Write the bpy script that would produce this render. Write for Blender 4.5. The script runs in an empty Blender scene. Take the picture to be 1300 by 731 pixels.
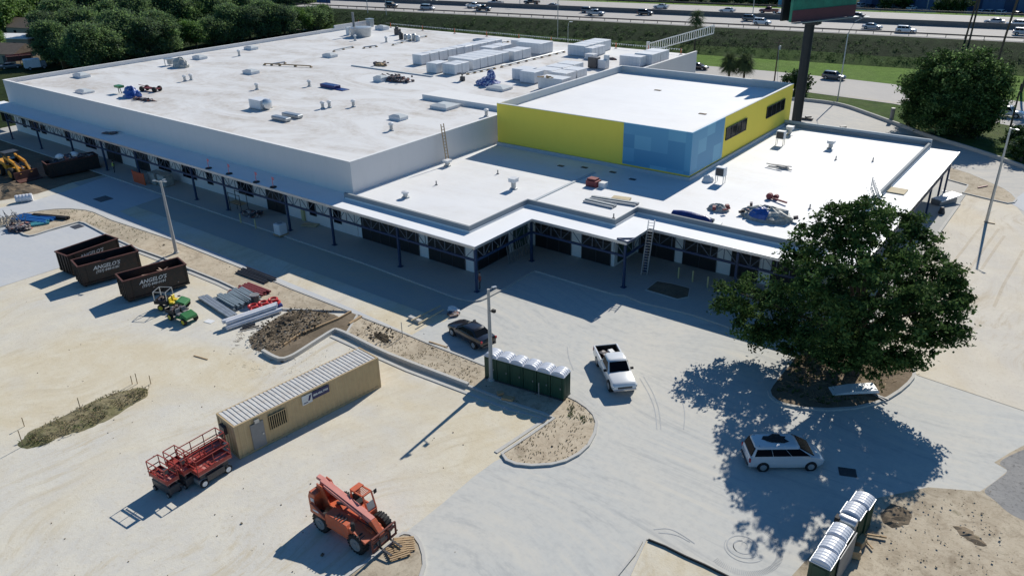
import bpy, math, random
import numpy as np
from mathutils import Vector, Matrix
R_ = random.Random(7)
SC = bpy.context.scene
COL = SC.collection
rad = math.radians
H = 34.0                      # height of the viewpoint above the yard, metres
RM = np.array([[0.79437359, -0.24998747, 0.55360353],
               [0.6071306, 0.35535155, -0.71071634],
               [-0.01905369, 0.90068393, 0.43405692]])
F_, CX, CY = 991.0, 650.0, 365.5
def _ray(px, py):
    v = np.array([px - CX, -(py - CY), -F_]); return RM @ v
def G(px, py, z=0.0):
    d = _ray(px, py); t = (z - H) / d[2]
    return Vector((d[0] * t, d[1] * t, z))
def GY(px, py, y0):
    d = _ray(px, py); t = y0 / d[1]
    return Vector((d[0] * t, y0, H + d[2] * t))
def GX(px, py, x0):
    d = _ray(px, py); t = x0 / d[0]
    return Vector((x0, d[1] * t, H + d[2] * t))
def GL(pts, z=0.0):
    return [tuple(G(a, b, z))[:2] for a, b in pts]

# ------------------------------------------------------------ materials
def new_mat(name):
    m = bpy.data.materials.new(name); m.use_nodes = True
    nt = m.node_tree; b = nt.nodes['Principled BSDF']
    return m, nt, b
def N(nt, t, **kw):
    n = nt.nodes.new(t)
    for k, v in kw.items():
        if k in n.inputs: n.inputs[k].default_value = v
        else: setattr(n, k, v)
    return n
def geo_pos(nt, scale=(1, 1, 1), obj=False):
    if obj:
        g = N(nt, 'ShaderNodeTexCoord').outputs['Object']
    else:
        g = N(nt, 'ShaderNodeNewGeometry').outputs['Position']
    mp = N(nt, 'ShaderNodeMapping'); mp.inputs['Scale'].default_value = scale
    nt.links.new(g, mp.inputs['Vector']); return mp.outputs['Vector']
def noise(nt, vec, scale, detail=4, rough=.6, dist=0):
    n = N(nt, 'ShaderNodeTexNoise'); n.inputs['Scale'].default_value = scale
    n.inputs['Detail'].default_value = detail; n.inputs['Roughness'].default_value = rough
    n.inputs['Distortion'].default_value = dist
    nt.links.new(vec, n.inputs['Vector']); return n.outputs['Fac']
def ramp(nt, fac, stops, interp='LINEAR'):
    r = N(nt, 'ShaderNodeValToRGB'); r.color_ramp.interpolation = interp
    els = r.color_ramp.elements
    while len(els) < len(stops): els.new(.5)
    for e, (p, c) in zip(els, stops):
        e.position = p; e.color = (c, c, c, 1) if isinstance(c, (int, float)) else (*c, 1)
    nt.links.new(fac, r.inputs['Fac']); return r.outputs['Color']
def mix(nt, fac, a, b, mode='MIX'):
    m = N(nt, 'ShaderNodeMix'); m.data_type = 'RGBA'; m.blend_type = mode
    def put(s, v):
        if isinstance(v, (int, float)): s.default_value = v
        elif isinstance(v, tuple): s.default_value = (*v, 1) if len(v) == 3 else v
        else: nt.links.new(v, s)
    put(m.inputs[0], fac); put(m.inputs[6], a); put(m.inputs[7], b)
    return m.outputs[2]
def bump(nt, b, h, strength=.3, dist=.05):
    bp = N(nt, 'ShaderNodeBump'); bp.inputs['Strength'].default_value = strength
    bp.inputs['Distance'].default_value = dist
    nt.links.new(h, bp.inputs['Height']); nt.links.new(bp.outputs['Normal'], b.inputs['Normal'])
def mul(nt, a, k):
    m = N(nt, 'ShaderNodeMath', operation='MULTIPLY'); nt.links.new(a, m.inputs[0])
    if isinstance(k, (int, float)): m.inputs[1].default_value = k
    else: nt.links.new(k, m.inputs[1])
    return m.outputs[0]
def paint(name, col, rough=.5, metal=0, var=.12, scale=1.5, dirt=None, dirtamt=.35, bmp=0, bscale=20, spec=.5, coat=0):
    """a painted, plastic or bare surface with slight blotches and optional dirt"""
    m, nt, b = new_mat(name)
    v = geo_pos(nt, obj=True)
    n = noise(nt, v, scale, 5, .65)
    c = tuple(col)
    hi = tuple(min(1, x * (1 + var)) for x in c); lo = tuple(x * (1 - var) for x in c)
    o = mix(nt, ramp(nt, n, [(.3, 0.), (.7, 1.)]), lo, hi)
    if dirt:
        n2 = noise(nt, v, scale * 2.3, 6, .75, .4)
        o = mix(nt, mul(nt, ramp(nt, n2, [(.48, 0.), (.68, 1.)]), dirtamt), o, tuple(dirt))
    nt.links.new(o, b.inputs['Base Color'])
    b.inputs['Roughness'].default_value = rough; b.inputs['Metallic'].default_value = metal
    b.inputs['Specular IOR Level'].default_value = spec
    if coat: b.inputs['Coat Weight'].default_value = coat; b.inputs['Coat Roughness'].default_value = .08
    if bmp: bump(nt, b, noise(nt, v, bscale, 4), bmp, .03)
    return m

def sand_mat(name, base=(.615, .54, .395), dark=(.44, .37, .255), light=(.695, .65, .535), grey=(.595, .57, .51), rough_amt=.5, tracks=.85, patch=.0, track_rot=-.5):
    m, nt, b = new_mat(name)
    v = geo_pos(nt)
    big = noise(nt, v, .045, 5, .6, .6)
    mid = noise(nt, v, .35, 6, .7, .5)
    fine = noise(nt, v, 3.2, 6, .75)
    grit = noise(nt, v, 11, 3, .6)
    o = mix(nt, ramp(nt, big, [(.44, 0.), (.56, 1.)]), base, grey)
    o = mix(nt, mul(nt, ramp(nt, mid, [(.42, 0.), (.70, 1.)]), .75), o, light)
    o = mix(nt, mul(nt, ramp(nt, fine, [(.52, 0.), (.72, 1.)]), rough_amt), o, dark)
    # wheel tracks: long thin streaks bent by a slow noise, broken up
    wn_ = N(nt, 'ShaderNodeTexNoise'); wn_.inputs['Scale'].default_value = .035; wn_.inputs['Detail'].default_value = 2; nt.links.new(v, wn_.inputs['Vector'])
    sc_ = N(nt, 'ShaderNodeVectorMath', operation='SCALE'); sc_.inputs['Scale'].default_value = 26; nt.links.new(wn_.outputs['Color'], sc_.inputs[0])
    ad_ = N(nt, 'ShaderNodeVectorMath', operation='ADD'); nt.links.new(v, ad_.inputs[0]); nt.links.new(sc_.outputs[0], ad_.inputs[1])
    mp = N(nt, 'ShaderNodeMapping'); mp.inputs['Scale'].default_value = (1.3, .045, 1); mp.inputs['Rotation'].default_value = (0, 0, track_rot)
    nt.links.new(ad_.outputs[0], mp.inputs['Vector'])
    w_f = noise(nt, mp.outputs['Vector'], 1.0, 5, .75)
    msk = noise(nt, v, .09, 3, .5)
    t = mul(nt, ramp(nt, w_f, [(.50, 0.), (.66, 1.)]), ramp(nt, msk, [(.42, 0.), (.6, 1.)]))
    o = mix(nt, mul(nt, t, tracks), o, tuple(x * .5 + y * .5 for x, y in zip(base, dark)))
    t3 = mul(nt, ramp(nt, w_f, [(.30, 1.), (.45, 0.)]), msk)
    o = mix(nt, mul(nt, t3, tracks * .8), o, light)
    spk = noise(nt, v, 1.1, 2, .5)
    spk2 = noise(nt, v, 5.5, 2, .4)
    o = mix(nt, mul(nt, mul(nt, ramp(nt, spk2, [(.66, 0.), (.72, 1.)]), ramp(nt, spk, [(.5, 0.), (.65, 1.)])), .5), o, tuple(x * .6 for x in dark))
    if patch:
        pn = noise(nt, v, .55, 8, .8, 1.0)
        o = mix(nt, mul(nt, ramp(nt, pn, [(.5, 0.), (.66, 1.)]), patch), o, (.16, .12, .08))
        pn2 = noise(nt, v, 1.7, 6, .8, .6)
        o = mix(nt, mul(nt, ramp(nt, pn2, [(.58, 0.), (.7, 1.)]), patch), o, (.10, .10, .045))
    nt.links.new(o, b.inputs['Base Color'])
    b.inputs['Roughness'].default_value = .95; b.inputs['Specular IOR Level'].default_value = .15
    h = mix(nt, .4, fine, grit)
    h2 = mix(nt, .35, h, w_f)
    bump(nt, b, h2, .5, .08)
    return m

def concrete_mat(name, base=(.47, .475, .46), dust=(.60, .56, .48), dustamt=.6, dark=(.34, .35, .35), joints=True, tracks=True):
    m, nt, b = new_mat(name)
    v = geo_pos(nt)
    big = noise(nt, v, .07, 6, .65, .8)
    fine = noise(nt, v, 1.8, 6, .7)
    o = mix(nt, mul(nt, ramp(nt, big, [(.46, 0.), (.66, 1.)]), dustamt), base, dust)
    o = mix(nt, mul(nt, ramp(nt, fine, [(.45, 0.), (.8, 1.)]), .45), o, dark)
    streak = noise(nt, geo_pos(nt, (.10, .9, 1)), .9, 5, .7, 1.2)
    o = mix(nt, mul(nt, ramp(nt, streak, [(.5, 0.), (.75, 1.)]), .35), o, dust)
    if tracks:
        wn_ = N(nt, 'ShaderNodeTexNoise'); wn_.inputs['Scale'].default_value = .03; wn_.inputs['Detail'].default_value = 1; nt.links.new(v, wn_.inputs['Vector'])
        sc_ = N(nt, 'ShaderNodeVectorMath', operation='SCALE'); sc_.inputs['Scale'].default_value = 30; nt.links.new(wn_.outputs['Color'], sc_.inputs[0])
        ad_ = N(nt, 'ShaderNodeVectorMath', operation='ADD'); nt.links.new(v, ad_.inputs[0]); nt.links.new(sc_.outputs[0], ad_.inputs[1])
        mp = N(nt, 'ShaderNodeMapping'); mp.inputs['Scale'].default_value = (.05, 1.1, 1); mp.inputs['Rotation'].default_value = (0, 0, .5)
        nt.links.new(ad_.outputs[0], mp.inputs['Vector'])
        w_f = noise(nt, mp.outputs['Vector'], 1.0, 5, .75)
        o = mix(nt, mul(nt, ramp(nt, w_f, [(.50, 0.), (.66, 1.)]), .65), o, dust)
        o = mix(nt, mul(nt, ramp(nt, w_f, [(.32, 1.), (.46, 0.)]), .50), o, dark)
    if joints:
        br = N(nt, 'ShaderNodeTexBrick'); br.offset = 0
        br.inputs['Scale'].default_value = 1; br.inputs['Brick Width'].default_value = 4.6; br.inputs['Row Height'].default_value = 4.6
        br.inputs['Mortar Size'].default_value = .018; br.inputs['Mortar Smooth'].default_value = .3
        nt.links.new(v, br.inputs['Vector'])
        o = mix(nt, mul(nt, br.outputs['Fac'], .35), o, (.30, .30, .29))
    nt.links.new(o, b.inputs['Base Color'])
    b.inputs['Roughness'].default_value = .85; b.inputs['Specular IOR Level'].default_value = .25
    bump(nt, b, fine, .12, .03)
    return m

def roof_mat(name, base=(.80, .80, .79), stain=(.55, .47, .36), amt=.5, seams=True, stainmask=None):
    m, nt, b = new_mat(name)
    v = geo_pos(nt)
    st = noise(nt, geo_pos(nt, (.5, 1, 1)), .10, 7, .72, 1.0)
    f1 = ramp(nt, st, [(.44, 0.), (.62, 1.)])
    fine = noise(nt, v, .8, 6, .75, .4)
    f2 = ramp(nt, fine, [(.35, .25), (.7, 1.)])
    o = mix(nt, mul(nt, mul(nt, f1, f2), amt), base, stain)
    g = noise(nt, v, .25, 5, .6)
    o = mix(nt, mul(nt, ramp(nt, g, [(.4, 0.), (.7, 1.)]), .22), o, (.62, .63, .64))
    if seams:
        br = N(nt, 'ShaderNodeTexBrick'); br.offset = 0
        br.inputs['Scale'].default_value = 1; br.inputs['Brick Width'].default_value = 30; br.inputs['Row Height'].default_value = 3.05
        br.inputs['Mortar Size'].default_value = .05; br.inputs['Mortar Smooth'].default_value = .6
        nt.links.new(v, br.inputs['Vector'])
        o = mix(nt, mul(nt, br.outputs['Fac'], .22), o, (.55, .56, .57))
    nt.links.new(o, b.inputs['Base Color'])
    b.inputs['Roughness'].default_value = .6; b.inputs['Specular IOR Level'].default_value = .3
    bump(nt, b, fine, .06, .03)
    return m

def wall_mat(name, base, var=.08, streak=.25, dark=None):
    m, nt, b = new_mat(name)
    v = geo_pos(nt, (1, 1, .25))
    n = noise(nt, v, 1.2, 5, .7)
    dark = dark or tuple(x * .75 for x in base)
    o = mix(nt, mul(nt, ramp(nt, n, [(.5, 0.), (.75, 1.)]), streak), tuple(base), dark)
    nt.links.new(o, b.inputs['Base Color']); b.inputs['Roughness'].default_value = .8
    b.inputs['Specular IOR Level'].default_value = .25
    bump(nt, b, noise(nt, geo_pos(nt), 9, 3), .1, .02)
    return m

def grass_mat(name, a=(.075, .12, .022), c=(.035, .06, .012), d=(.16, .15, .06), sc=.5, bare=.4):
    m, nt, b = new_mat(name)
    v = geo_pos(nt)
    n1 = noise(nt, v, sc, 7, .8, .5); n2 = noise(nt, v, sc * .16, 4, .6, .6); n3 = noise(nt, v, sc * 7, 5, .8)
    o = mix(nt, ramp(nt, n1, [(.35, 0.), (.65, 1.)]), c, a)
    o = mix(nt, mul(nt, ramp(nt, n2, [(.45, 0.), (.7, 1.)]), bare), o, d)
    o = mix(nt, mul(nt, ramp(nt, n3, [(.45, 0.), (.7, 1.)]), .5), o, c)
    nt.links.new(o, b.inputs['Base Color']); b.inputs['Roughness'].default_value = .95
    b.inputs['Specular IOR Level'].default_value = .1
    bump(nt, b, mix(nt, .5, n1, n3), 1.0, .5)
    return m

def leaf_mat(name, col, trans=.25):
    m, nt, b = new_mat(name)
    v = geo_pos(nt)
    n = noise(nt, v, .9, 4, .7)
    o = mix(nt, ramp(nt, n, [(.3, 0.), (.7, 1.)]), tuple(x * .6 for x in col), tuple(x * 1.35 for x in col))
    nt.links.new(o, b.inputs['Base Color']); b.inputs['Roughness'].default_value = .85
    b.inputs['Specular IOR Level'].default_value = .08
    tr = N(nt, 'ShaderNodeBsdfTranslucent'); nt.links.new(o, tr.inputs['Color'])
    ms = N(nt, 'ShaderNodeMixShader'); ms.inputs[0].default_value = trans
    out = nt.nodes['Material Output']
    nt.links.new(b.outputs[0], ms.inputs[1]); nt.links.new(tr.outputs[0], ms.inputs[2]); nt.links.new(ms.outputs[0], out.inputs[0])
    return m

def glass_mat(name, col=(.012, .016, .02), rough=.06):
    m, nt, b = new_mat(name)
    v = geo_pos(nt, obj=True); n = noise(nt, v, 1.2, 2)
    o = mix(nt, n, tuple(x * .7 for x in col), tuple(x * 1.6 for x in col))
    nt.links.new(o, b.inputs['Base Color']); b.inputs['Roughness'].default_value = rough
    b.inputs['Specular IOR Level'].default_value = .05
    return m

M = {}
M['sand'] = sand_mat('yard_sand')
M['sand_lane'] = sand_mat('lane_sand', (.64, .57, .45), (.42, .35, .26), (.70, .65, .55), (.60, .56, .49), .35, .95, track_rot=0)
M['sand_rough'] = sand_mat('rough_sand', (.50, .42, .31), (.25, .19, .13), (.60, .53, .41), (.42, .36, .27), .7, .2, .55)
M['dirt'] = sand_mat('brown_dirt', (.19, .145, .10), (.075, .058, .038), (.29, .23, .165), (.15, .12, .085), .8, .2, .7)
M['dirt_dark'] = sand_mat('dark_spoil', (.05, .042, .03), (.014, .012, .01), (.10, .08, .058), (.06, .05, .036), .9, .1, .7)
M['streak_lane'] = sand_mat('streak_sand_dark', (.57, .495, .38), (.40, .335, .245), (.66, .60, .49), (.54, .48, .39), .9, .5)
M['rut_sand'] = sand_mat('rut_sand_yellow', (.585, .50, .345), (.47, .39, .27), (.67, .61, .48), (.565, .52, .43), .8, .6)
M['gravel'] = sand_mat('grey_gravel', (.27, .265, .26), (.12, .12, .12), (.38, .37, .35), (.24, .24, .24), .9, .1, .1)
M['concrete'] = concrete_mat('plaza_concrete', base=(.525, .525, .495), dust=(.60, .57, .50), joints=False)
M['concrete_blue'] = concrete_mat('new_concrete', (.50, .515, .53), (.60, .59, .56), .5, (.40, .42, .43), joints=False, tracks=False)
M['sidewalk'] = concrete_mat('sidewalk_concrete', (.42, .42, .40), (.48, .45, .38), .5, joints=True, tracks=False)
M['roadbase'] = concrete_mat('road_base', (.40, .39, .36), (.5, .44, .33), .7, joints=False, tracks=False)
M['kerb'] = concrete_mat('kerb_concrete', (.50, .49, .46), (.56, .52, .44), .5, joints=False, tracks=False)
M['road'] = concrete_mat('highway_concrete', (.42, .40, .375), (.48, .45, .41), .6, (.33, .32, .3), joints=False, tracks=False)
M['backlot'] = concrete_mat('back_lot', (.48, .46, .42), (.56, .52, .45), .7, joints=False)
M['roof'] = roof_mat('roof_membrane', (.72, .71, .69), (.38, .31, .23), .8)
M['roof_low'] = roof_mat('low_roof_membrane', (.78, .78, .775), (.5, .44, .36), .3)
M['roof_clean'] = roof_mat('tower_roof_membrane', (.80, .80, .80), (.5, .42, .34), .14)
M['canopy_top'] = roof_mat('canopy_metal_sheet', (.84, .85, .86), (.6, .58, .55), .12, seams=False)
M['wall_main'] = wall_mat('main_wall_grey', (.74, .71, .69), streak=.2)
M['wall_white'] = wall_mat('block_wall_white', (.74, .74, .73), streak=.35)
M['flash'] = wall_mat('flashing_grey', (.50, .54, .56)); M['parapet'] = wall_mat('parapet_shade_grey', (.26, .29, .31))  # parapet is a darker copy of the flashing, its shade put into the colour
M['yellow'] = wall_mat('yellow_stucco', (.97, .76, .11), streak=.12)
M['navy'] = paint('navy_steel', (.012, .038, .10), .45, 0, .15)
M['dark_door'] = paint('dark_shutter', (.012, .012, .014), .6)
M['glass'] = glass_mat('dark_glass', (.006, .008, .011), .15)
M['green_glass'] = glass_mat('green_glass', (.05, .09, .07))
M['web'] = paint('truss_web_steel', (.10, .13, .17), .5); M['sticker'] = paint('pale_sticker', (.6, .58, .35), .6)
M['galv'] = paint('galvanised_steel', (.42, .44, .45), .4, .6, .15)
M['alu'] = paint('aluminium', (.62, .63, .64), .38, .7, .1)
M['hvac'] = paint('hvac_casing', (.70, .71, .72), .45, 0, .06, dirt=(.4, .38, .34), dirtamt=.2)
M['white'] = paint('white_paint', (.78, .78, .77), .45, 0, .04, dirt=(.45, .42, .38), dirtamt=.2)
M['black'] = paint('black_rubber', (.012, .012, .013), .75)
M['dark_grey'] = paint('dark_grey_paint', (.05, .05, .055), .5)
M['grey'] = paint('grey_paint', (.22, .22, .22), .55)
M['wood'] = paint('raw_timber', (.42, .29, .16), .8, 0, .2, 4)
M['ply'] = paint('plywood', (.50, .42, .27), .8, 0, .15, 2)
M['bark'] = paint('bark', (.10, .075, .055), .9, 0, .3, 5, bmp=.8)
M['lane_white'] = paint('lane_marking', (.75, .75, .72), .7)
M['tan'] = paint('tan_container_paint', (.50, .37, .20), .55, 0, .07, .8, dirt=(.36, .24, .14), dirtamt=.3)
M['cont_roof'] = paint('container_roof_paint', (.62, .60, .56), .5, 0, .07, 1, dirt=(.35, .24, .15), dirtamt=.4)
M['rust_black'] = paint('dumpster_paint', (.014, .013, .013), .55, 0, .3, 1.2, dirt=(.09, .035, .02), dirtamt=.5)
M['rust_rim'] = paint('rusty_rim', (.10, .035, .025), .7, 0, .3, 3)
M['lift_red'] = paint('lift_red_paint', (.34, .04, .03), .55, 0, .15, dirt=(.25, .12, .09), dirtamt=.5)
M['lift_deck'] = paint('lift_deck', (.50, .22, .19), .6, 0, .12, 3)
M['tele_orange'] = paint('telehandler_paint', (.58, .12, .045), .5, 0, .14, dirt=(.36, .20, .15), dirtamt=.55)
M['tele_faded'] = paint('faded_boom_paint', (.62, .23, .19), .55, 0, .08)
M['loader_yellow'] = paint('loader_yellow', (.65, .30, .03), .5, 0, .15, dirt=(.2, .12, .05), dirtamt=.4)
M['green_plastic'] = paint('dark_green_plastic', (.006, .05, .03), .5, 0, .12, 2)
M['toilet_roof'] = paint('toilet_roof_plastic', (.55, .58, .64), .35, 0, .06, 3)
M['utv_green'] = paint('utility_green', (.03, .17, .045), .4)
M['utv_yellow'] = paint('seat_yellow', (.65, .50, .03), .5)
M['tarp_blue'] = paint('blue_tarp', (.025, .09, .33), .4, 0, .3, 3, bmp=1.0, bscale=5)
M['tarp_navy'] = paint('navy_tarp', (.012, .03, .16), .38, 0, .3, 2, bmp=1.0, bscale=4)
M['tarp_grey'] = paint('grey_tarp', (.36, .36, .33), .5, 0, .35, 3, bmp=1.0, bscale=5)
M['pipe_white'] = paint('white_pipe', (.66, .67, .70), .4)
M['pipe_grey'] = paint('grey_pipe', (.25, .30, .32), .4, .3)
M['pipe_red'] = paint('red_primed_steel', (.20, .035, .04), .6)
M['pipe_blue'] = paint('blue_pipe', (.03, .16, .42), .4)
M['pipe_teal'] = paint('teal_pipe', (.10, .38, .42), .4)
M['red'] = paint('red_paint', (.55, .03, .03), .5)
M['orange'] = paint('orange_plastic', (.75, .14, .04), .55)
M['pink'] = paint('pink_flag', (.75, .22, .25), .6)
M['fence_orange'] = paint('orange_mesh', (.55, .09, .03), .6)
M['bollard'] = paint('bollard_paint', (.50, .46, .24), .6)
M['skin'] = paint('skin', (.42, .25, .17), .6)
M['cloth_dark'] = paint('dark_cloth', (.03, .035, .05), .9)
M['cloth_red'] = paint('faded_red_cloth', (.28, .08, .06), .9)
M['vest'] = paint('hi_vis_vest', (.45, .55, .12), .8)
M['hair'] = paint('dark_hair', (.02, .015, .012), .8)
M['chrome'] = paint('chrome', (.55, .55, .56), .2, .9, .05)
M['lens_red'] = paint('red_lens', (.45, .02, .02), .2)
M['lens_clear'] = paint('clear_lens', (.6, .62, .62), .1)
M['letter_white'] = paint('white_lettering', (.70, .70, .68), .6)
M['banner_navy'] = paint('navy_banner', (.02, .025, .10), .6)
M['banner_white'] = paint('white_banner', (.62, .64, .64), .6)
M['bill_green'] = paint('billboard_green', (.02, .17, .11), .6, 0, .3, .6)
M['bill_maroon'] = paint('billboard_maroon', (.10, .03, .04), .6)
M['pole_dark'] = paint('dark_steel_pole', (.008, .012, .016), .6, .1)
M['pole_conc'] = paint('concrete_pole', (.42, .41, .39), .75, 0, .1)
M['warehouse'] = wall_mat('warehouse_blue', (.10, .16, .26), streak=.1)
M['shingle'] = paint('brown_shingle', (.20, .15, .11), .9, 0, .2)
M['brick_tan'] = wall_mat('tan_house_wall', (.40, .33, .24))
M['barrier'] = paint('median_concrete', (.15, .145, .14), .85)
M['rail'] = paint('guardrail_steel', (.13, .11, .10), .6, .3)
M['lawn'] = grass_mat('lawn_grass', (.14, .25, .04), (.08, .15, .022), (.16, .21, .07), .4, .35)
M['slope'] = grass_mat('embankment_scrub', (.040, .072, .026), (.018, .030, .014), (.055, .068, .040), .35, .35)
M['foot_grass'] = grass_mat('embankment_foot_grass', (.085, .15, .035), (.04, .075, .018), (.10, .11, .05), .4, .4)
M['rough_grass'] = grass_mat('rough_grass', (.085, .15, .03), (.04, .075, .016), (.18, .17, .09), .4, .6)
M['undergrowth'] = grass_mat('undergrowth', (.03, .055, .012), (.012, .022, .006), (.08, .07, .04), .3, .3)
M['leaf_dark'] = leaf_mat('oak_leaf_dark', (.034, .070, .022))
M['leaf_mid'] = leaf_mat('oak_leaf_mid', (.068, .125, .034))
M['leaf_light'] = leaf_mat('oak_leaf_light', (.125, .20, .06))
M['leaf_bright'] = leaf_mat('bright_leaf', (.13, .24, .045))
M['leaf_olive'] = leaf_mat('olive_leaf', (.13, .17, .11))
M['wood_dark'] = leaf_mat('wood_leaf_dark', (.14, .21, .10), .5)
M['wood_mid'] = leaf_mat('wood_leaf_mid', (.21, .32, .12), .5)
M['palm_leaf'] = leaf_mat('palm_frond', (.11, .15, .07))
M['weed'] = leaf_mat('weed_blades', (.09, .13, .04))
M['straw'] = leaf_mat('dry_stalks', (.30, .25, .15))
def blue_panels():
    m, nt, b = new_mat('blue_panel_cladding')
    v = geo_pos(nt)
    sn = N(nt, 'ShaderNodeVectorMath', operation='SNAP'); sn.inputs[1].default_value = (2.2, 2.2, 1.65)
    ad = N(nt, 'ShaderNodeVectorMath', operation='ADD'); ad.inputs[1].default_value = (.37, .41, .13)
    nt.links.new(v, ad.inputs[0]); nt.links.new(ad.outputs[0], sn.inputs[0])
    wn = N(nt, 'ShaderNodeTexWhiteNoise'); nt.links.new(sn.outputs[0], wn.inputs['Vector'])
    o = ramp(nt, wn.outputs['Value'], [(0, (.085, .30, .49)), (.35, (.115, .36, .55)), (.7, (.16, .43, .60))], 'CONSTANT')
    nt.links.new(o, b.inputs['Base Color']); b.inputs['Roughness'].default_value = .5
    return m
M['bluepanel'] = blue_panels()
def plaid():
    m, nt, b = new_mat('blue_white_cloth'); v = geo_pos(nt, obj=True)
    n = noise(nt, v, 3.5, 3, .7); o = ramp(nt, n, [(.0, (.03, .05, .2)), (.45, (.08, .12, .4)), (.52, (.6, .62, .7))], 'CONSTANT')
    nt.links.new(o, b.inputs['Base Color']); b.inputs['Roughness'].default_value = .7
    return m
M['plaid'] = plaid()
def debris_mat():
    m, nt, b = new_mat('mixed_debris'); v = geo_pos(nt, obj=True)
    vo = N(nt, 'ShaderNodeTexVoronoi'); vo.inputs['Scale'].default_value = 4; nt.links.new(v, vo.inputs['Vector'])
    o = ramp(nt, vo.outputs['Color'], [(0, (.03, .03, .035)), (.35, (.16, .12, .10)), (.5, (.4, .36, .34)), (.62, (.10, .09, .12)), (.8, (.35, .12, .08))], 'CONSTANT')
    nt.links.new(o, b.inputs['Base Color']); b.inputs['Roughness'].default_value = .8
    return m
M['debris'] = debris_mat()
_car = {}
def carpaint(key, col):
    if key not in _car: _car[key] = paint('car_paint_' + key, col, .28, .0, .03, .8, spec=.6, coat=.7)
    return _car[key]

# ------------------------------------------------------------ mesh helpers
class MB:
    def __init__(s): s.v = []; s.f = []; s.mi = []; s.cur = 0
    def add(s, vs, fs):
        o = len(s.v); s.v += [tuple(p) for p in vs]
        for f in fs: s.f.append(tuple(i + o for i in f)); s.mi.append(s.cur)
        return s
    def box(s, c, d, rz=0, ry=0, rx=0, taper=1.0):
        hx, hy, hz = d[0] / 2, d[1] / 2, d[2] / 2
        m = Matrix.Rotation(rz, 3, 'Z') @ Matrix.Rotation(ry, 3, 'Y') @ Matrix.Rotation(rx, 3, 'X')
        vs = []
        for z in (-hz, hz):
            k = taper if z > 0 else 1
            for x, y in ((-hx, -hy), (hx, -hy), (hx, hy), (-hx, hy)):
                vs.append(Vector(c) + m @ Vector((x * k, y * k, z)))
        return s.add(vs, [(3, 2, 1, 0), (4, 5, 6, 7), (0, 1, 5, 4), (1, 2, 6, 5), (2, 3, 7, 6), (3, 0, 4, 7)])
    def bar(s, a, b, w=.1, h=None):
        a = Vector(a); b = Vector(b); h = h or w; d = (b - a)
        if d.length < 1e-6: return s
        d.normalize(); up = Vector((0, 0, 1)) if abs(d.z) < .95 else Vector((0, 1, 0))
        x = d.cross(up).normalized(); z = x.cross(d).normalized(); vs = []
        for p in (a, b):
            for i, j in ((-1, -1), (1, -1), (1, 1), (-1, 1)): vs.append(p + x * (w / 2 * i) + z * (h / 2 * j))
        return s.add(vs, [(0, 1, 2, 3), (7, 6, 5, 4), (0, 4, 5, 1), (1, 5, 6, 2), (2, 6, 7, 3), (3, 7, 4, 0)])
    def tube(s, pts, r, n=8, cap=True):
        pts = [Vector(p) for p in pts]; rs = r if isinstance(r, (list, tuple)) else [r] * len(pts)
        rings = []
        for i, p in enumerate(pts):
            d = (pts[min(i + 1, len(pts) - 1)] - pts[max(i - 1, 0)]).normalized()
            up = Vector((0, 0, 1)) if abs(d.z) < .9 else Vector((1, 0, 0))
            x = d.cross(up).normalized(); y = d.cross(x).normalized()
            rings.append([p + (x * math.cos(2 * math.pi * k / n) + y * math.sin(2 * math.pi * k / n)) * rs[i] for k in range(n)])
        vs = [q for r_ in rings for q in r_]; fs = []
        for i in range(len(pts) - 1):
            for k in range(n):
                fs.append((i * n + k, i * n + (k + 1) % n, (i + 1) * n + (k + 1) % n, (i + 1) * n + k))
        if cap: fs.append(tuple(range(n))[::-1]); fs.append(tuple(range((len(pts) - 1) * n, len(pts) * n)))
        return s.add(vs, fs)
    def prism(s, poly, z0, z1):
        n = len(poly); a = sum(poly[i][0] * poly[(i + 1) % n][1] - poly[(i + 1) % n][0] * poly[i][1] for i in range(n))
        if a < 0: poly = poly[::-1]
        vs = [(x, y, z0) for x, y in poly] + [(x, y, z1) for x, y in poly]
        fs = [tuple(range(n))[::-1], tuple(range(n, 2 * n))] + [(i, (i + 1) % n, n + (i + 1) % n, n + i) for i in range(n)]
        return s.add(vs, fs)
    def prof(s, poly, a, b, axis='y', c=(0, 0, 0)):
        """polygon in the (x,z) plane extruded along y from a to b (axis y), or in (y,z) along x"""
        n = len(poly)
        if axis == 'y': vs = [(x + c[0], a + c[1], z + c[2]) for x, z in poly] + [(x + c[0], b + c[1], z + c[2]) for x, z in poly]
        else: vs = [(a + c[0], x + c[1], z + c[2]) for x, z in poly] + [(b + c[0], x + c[1], z + c[2]) for x, z in poly]
        fs = [tuple(range(n)), tuple(range(n, 2 * n))[::-1]] + [((i + 1) % n, i, n + i, n + (i + 1) % n) for i in range(n)]
        return s.add(vs, fs)
    def loft(s, rings, cap=True, closed=True):
        n = len(rings[0]); vs = [p for r in rings for p in r]; fs = []
        for i in range(len(rings) - 1):
            for k in range(n if closed else n - 1):
                fs.append((i * n + k, i * n + (k + 1) % n, (i + 1) * n + (k + 1) % n, (i + 1) * n + k))
        if cap: fs.append(tuple(range(n))[::-1]); fs.append(tuple(range((len(rings) - 1) * n, len(rings) * n)))
        return s.add(vs, fs)
    def lathe(s, prof, n=16, c=(0, 0, 0), axis='z'):
        rings = []
        for r, h in prof:
            ring = []
            for k in range(n):
                a = 2 * math.pi * k / n; x, y = r * math.cos(a), r * math.sin(a)
                p = {'z': (x, y, h), 'y': (x, h, y), 'x': (h, x, y)}[axis]
                ring.append((p[0] + c[0], p[1] + c[1], p[2] + c[2]))
            rings.append(ring)
        return s.loft(rings)
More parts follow.
